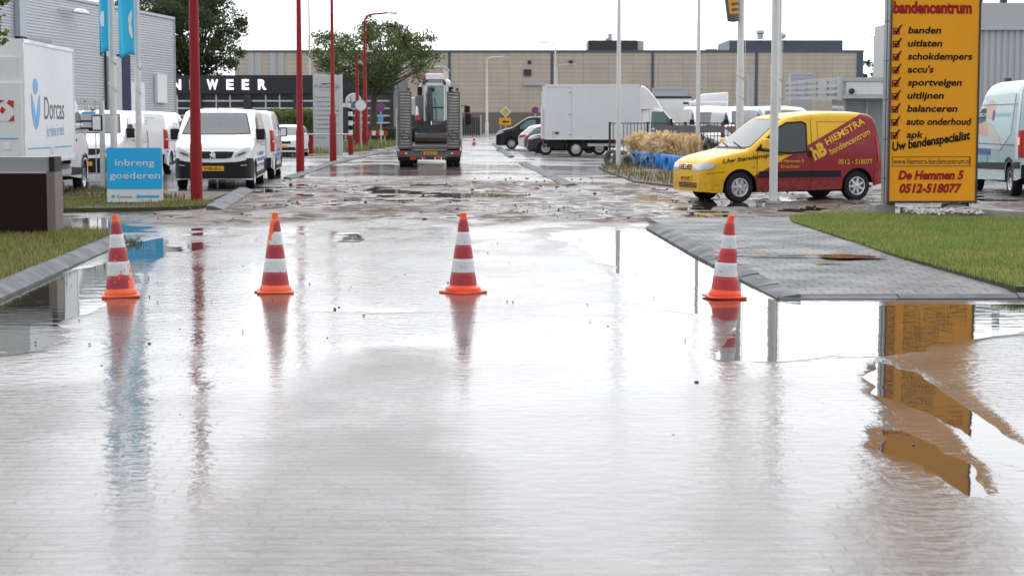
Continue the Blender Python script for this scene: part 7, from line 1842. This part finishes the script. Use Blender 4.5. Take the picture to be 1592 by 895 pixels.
# ------------------------------------------------------------------ debris on the road
M_ST = mat("dark wet stone", (.03, .028, .026), .25, var=.4, vscale=30)
rnd = random.Random(12); mb = MB(); stone(mb, (0, 0, 0), 1.0, rnd); so = mb.build("stone", M_ST, None, smooth=40)
pts = [(1083, 595, 3.2, "dark stone, the biggest lying on the wet road in front of the leaning cone"), (1047, 677, 2.2, "small dark stone on the wet road below the biggest stone"), (1279, 627, 1.4, "tiny stone in the puddle edge near the orange reflection"), (945, 508, 1.6, "small stone right of the middle cone"), (398, 455, 2.4, "small stone just left of the worn second cone"),
       (527, 478, 1.5, "small stone between the second and middle cones"), (232, 535, 2.6, "dark stone on the wet road in front of the old scraped cone"), (280, 512, 1.4, "tiny stone in front right of the old scraped cone"), (182, 519, 1.4, "tiny stone in the reflection of the old scraped cone"), (158, 569, 1.8, "small stone on the wet road at lower left"), (1420, 692, 2.2, "small stone on the reflection of the orange sign"), (280, 645, 1.5, "small stone on the wet road left of centre foreground"), (509, 526, 1.4, "tiny stone in the road below the second and middle cones")]
for i, (px, py, s, lb) in enumerate(pts):
    o = so if i == 0 else so.copy()
    if i: COL.objects.link(o)
    p = G(px, py); sc = s / 2800 * p.y * 1.25; o.location = (p.x, p.y, sc * .4); o.scale = (sc, sc, sc); o.rotation_euler = (0, 0, rnd.uniform(0, 6)); tag(o, lb, "stone", "loose stones on the wet road")
mb = MB(); rnd = random.Random(8)
for _ in range(900):
    y = rnd.uniform(29.5, 55); x = rnd.uniform(-6.5, 8); s = rnd.choice((.01, .012, .015, .02, .03)) * rnd.uniform(.6, 1.5)
    if mnoise.noise(Vector((x * .5, y * .25, 3))) < -.05: continue
    stone(mb, (x, y, .01 + s * .3), s, rnd)
for _ in range(70):
    y = rnd.uniform(12, 26); x = rnd.uniform(-4.5, 2); s = rnd.uniform(.004, .011); stone(mb, (x, y, .012), s, rnd)
tag(mb.build("mud_clods", mat("mud clod", (.07, .05, .04), .5, isl=.4), None), "clods of mud and grit strewn over the flooded junction", "mud", None, "stuff")
mb = MB()
for (px, py, w) in ((778, 308, .45), (600, 385, .0)):
    if w:
        p = G(px, py)
        for _ in range(160):
            x, y = p.x + rnd.gauss(0, w * .5), p.y + rnd.gauss(0, .25); a = rnd.uniform(0, pi); L = rnd.uniform(.05, .14)
            k = len(mb.v); mb.v += [(x, y, .03), (x + cos(a) * .02, y + sin(a) * .02, .03), (x + cos(a) * L, y + sin(a) * L, rnd.uniform(.05, .11))]; mb.f.append((k, k + 1, k + 2))
tag(mb.build("washed_grass", M_DRYGR, None), "tuft of washed up grass lying on the mud in mid road", "grass", None, "stuff")
mb = MB(); p = G(203, 378)
for _ in range(60):
    a = rnd.uniform(0, 2 * pi); L = rnd.uniform(.06, .17); k = len(mb.v); x, y = p.x + rnd.gauss(0, .08), p.y + rnd.gauss(0, .06)
    mb.v += [(x, y, .0), (x + .012, y, .0), (x + cos(a) * L, y + sin(a) * L, rnd.uniform(.04, .14))]; mb.f.append((k, k + 1, k + 2))
tag(mb.build("kerb_weed", M_LEAFD, None), "dark green weed growing at the kerb corner beside the scraped cone", "weed")
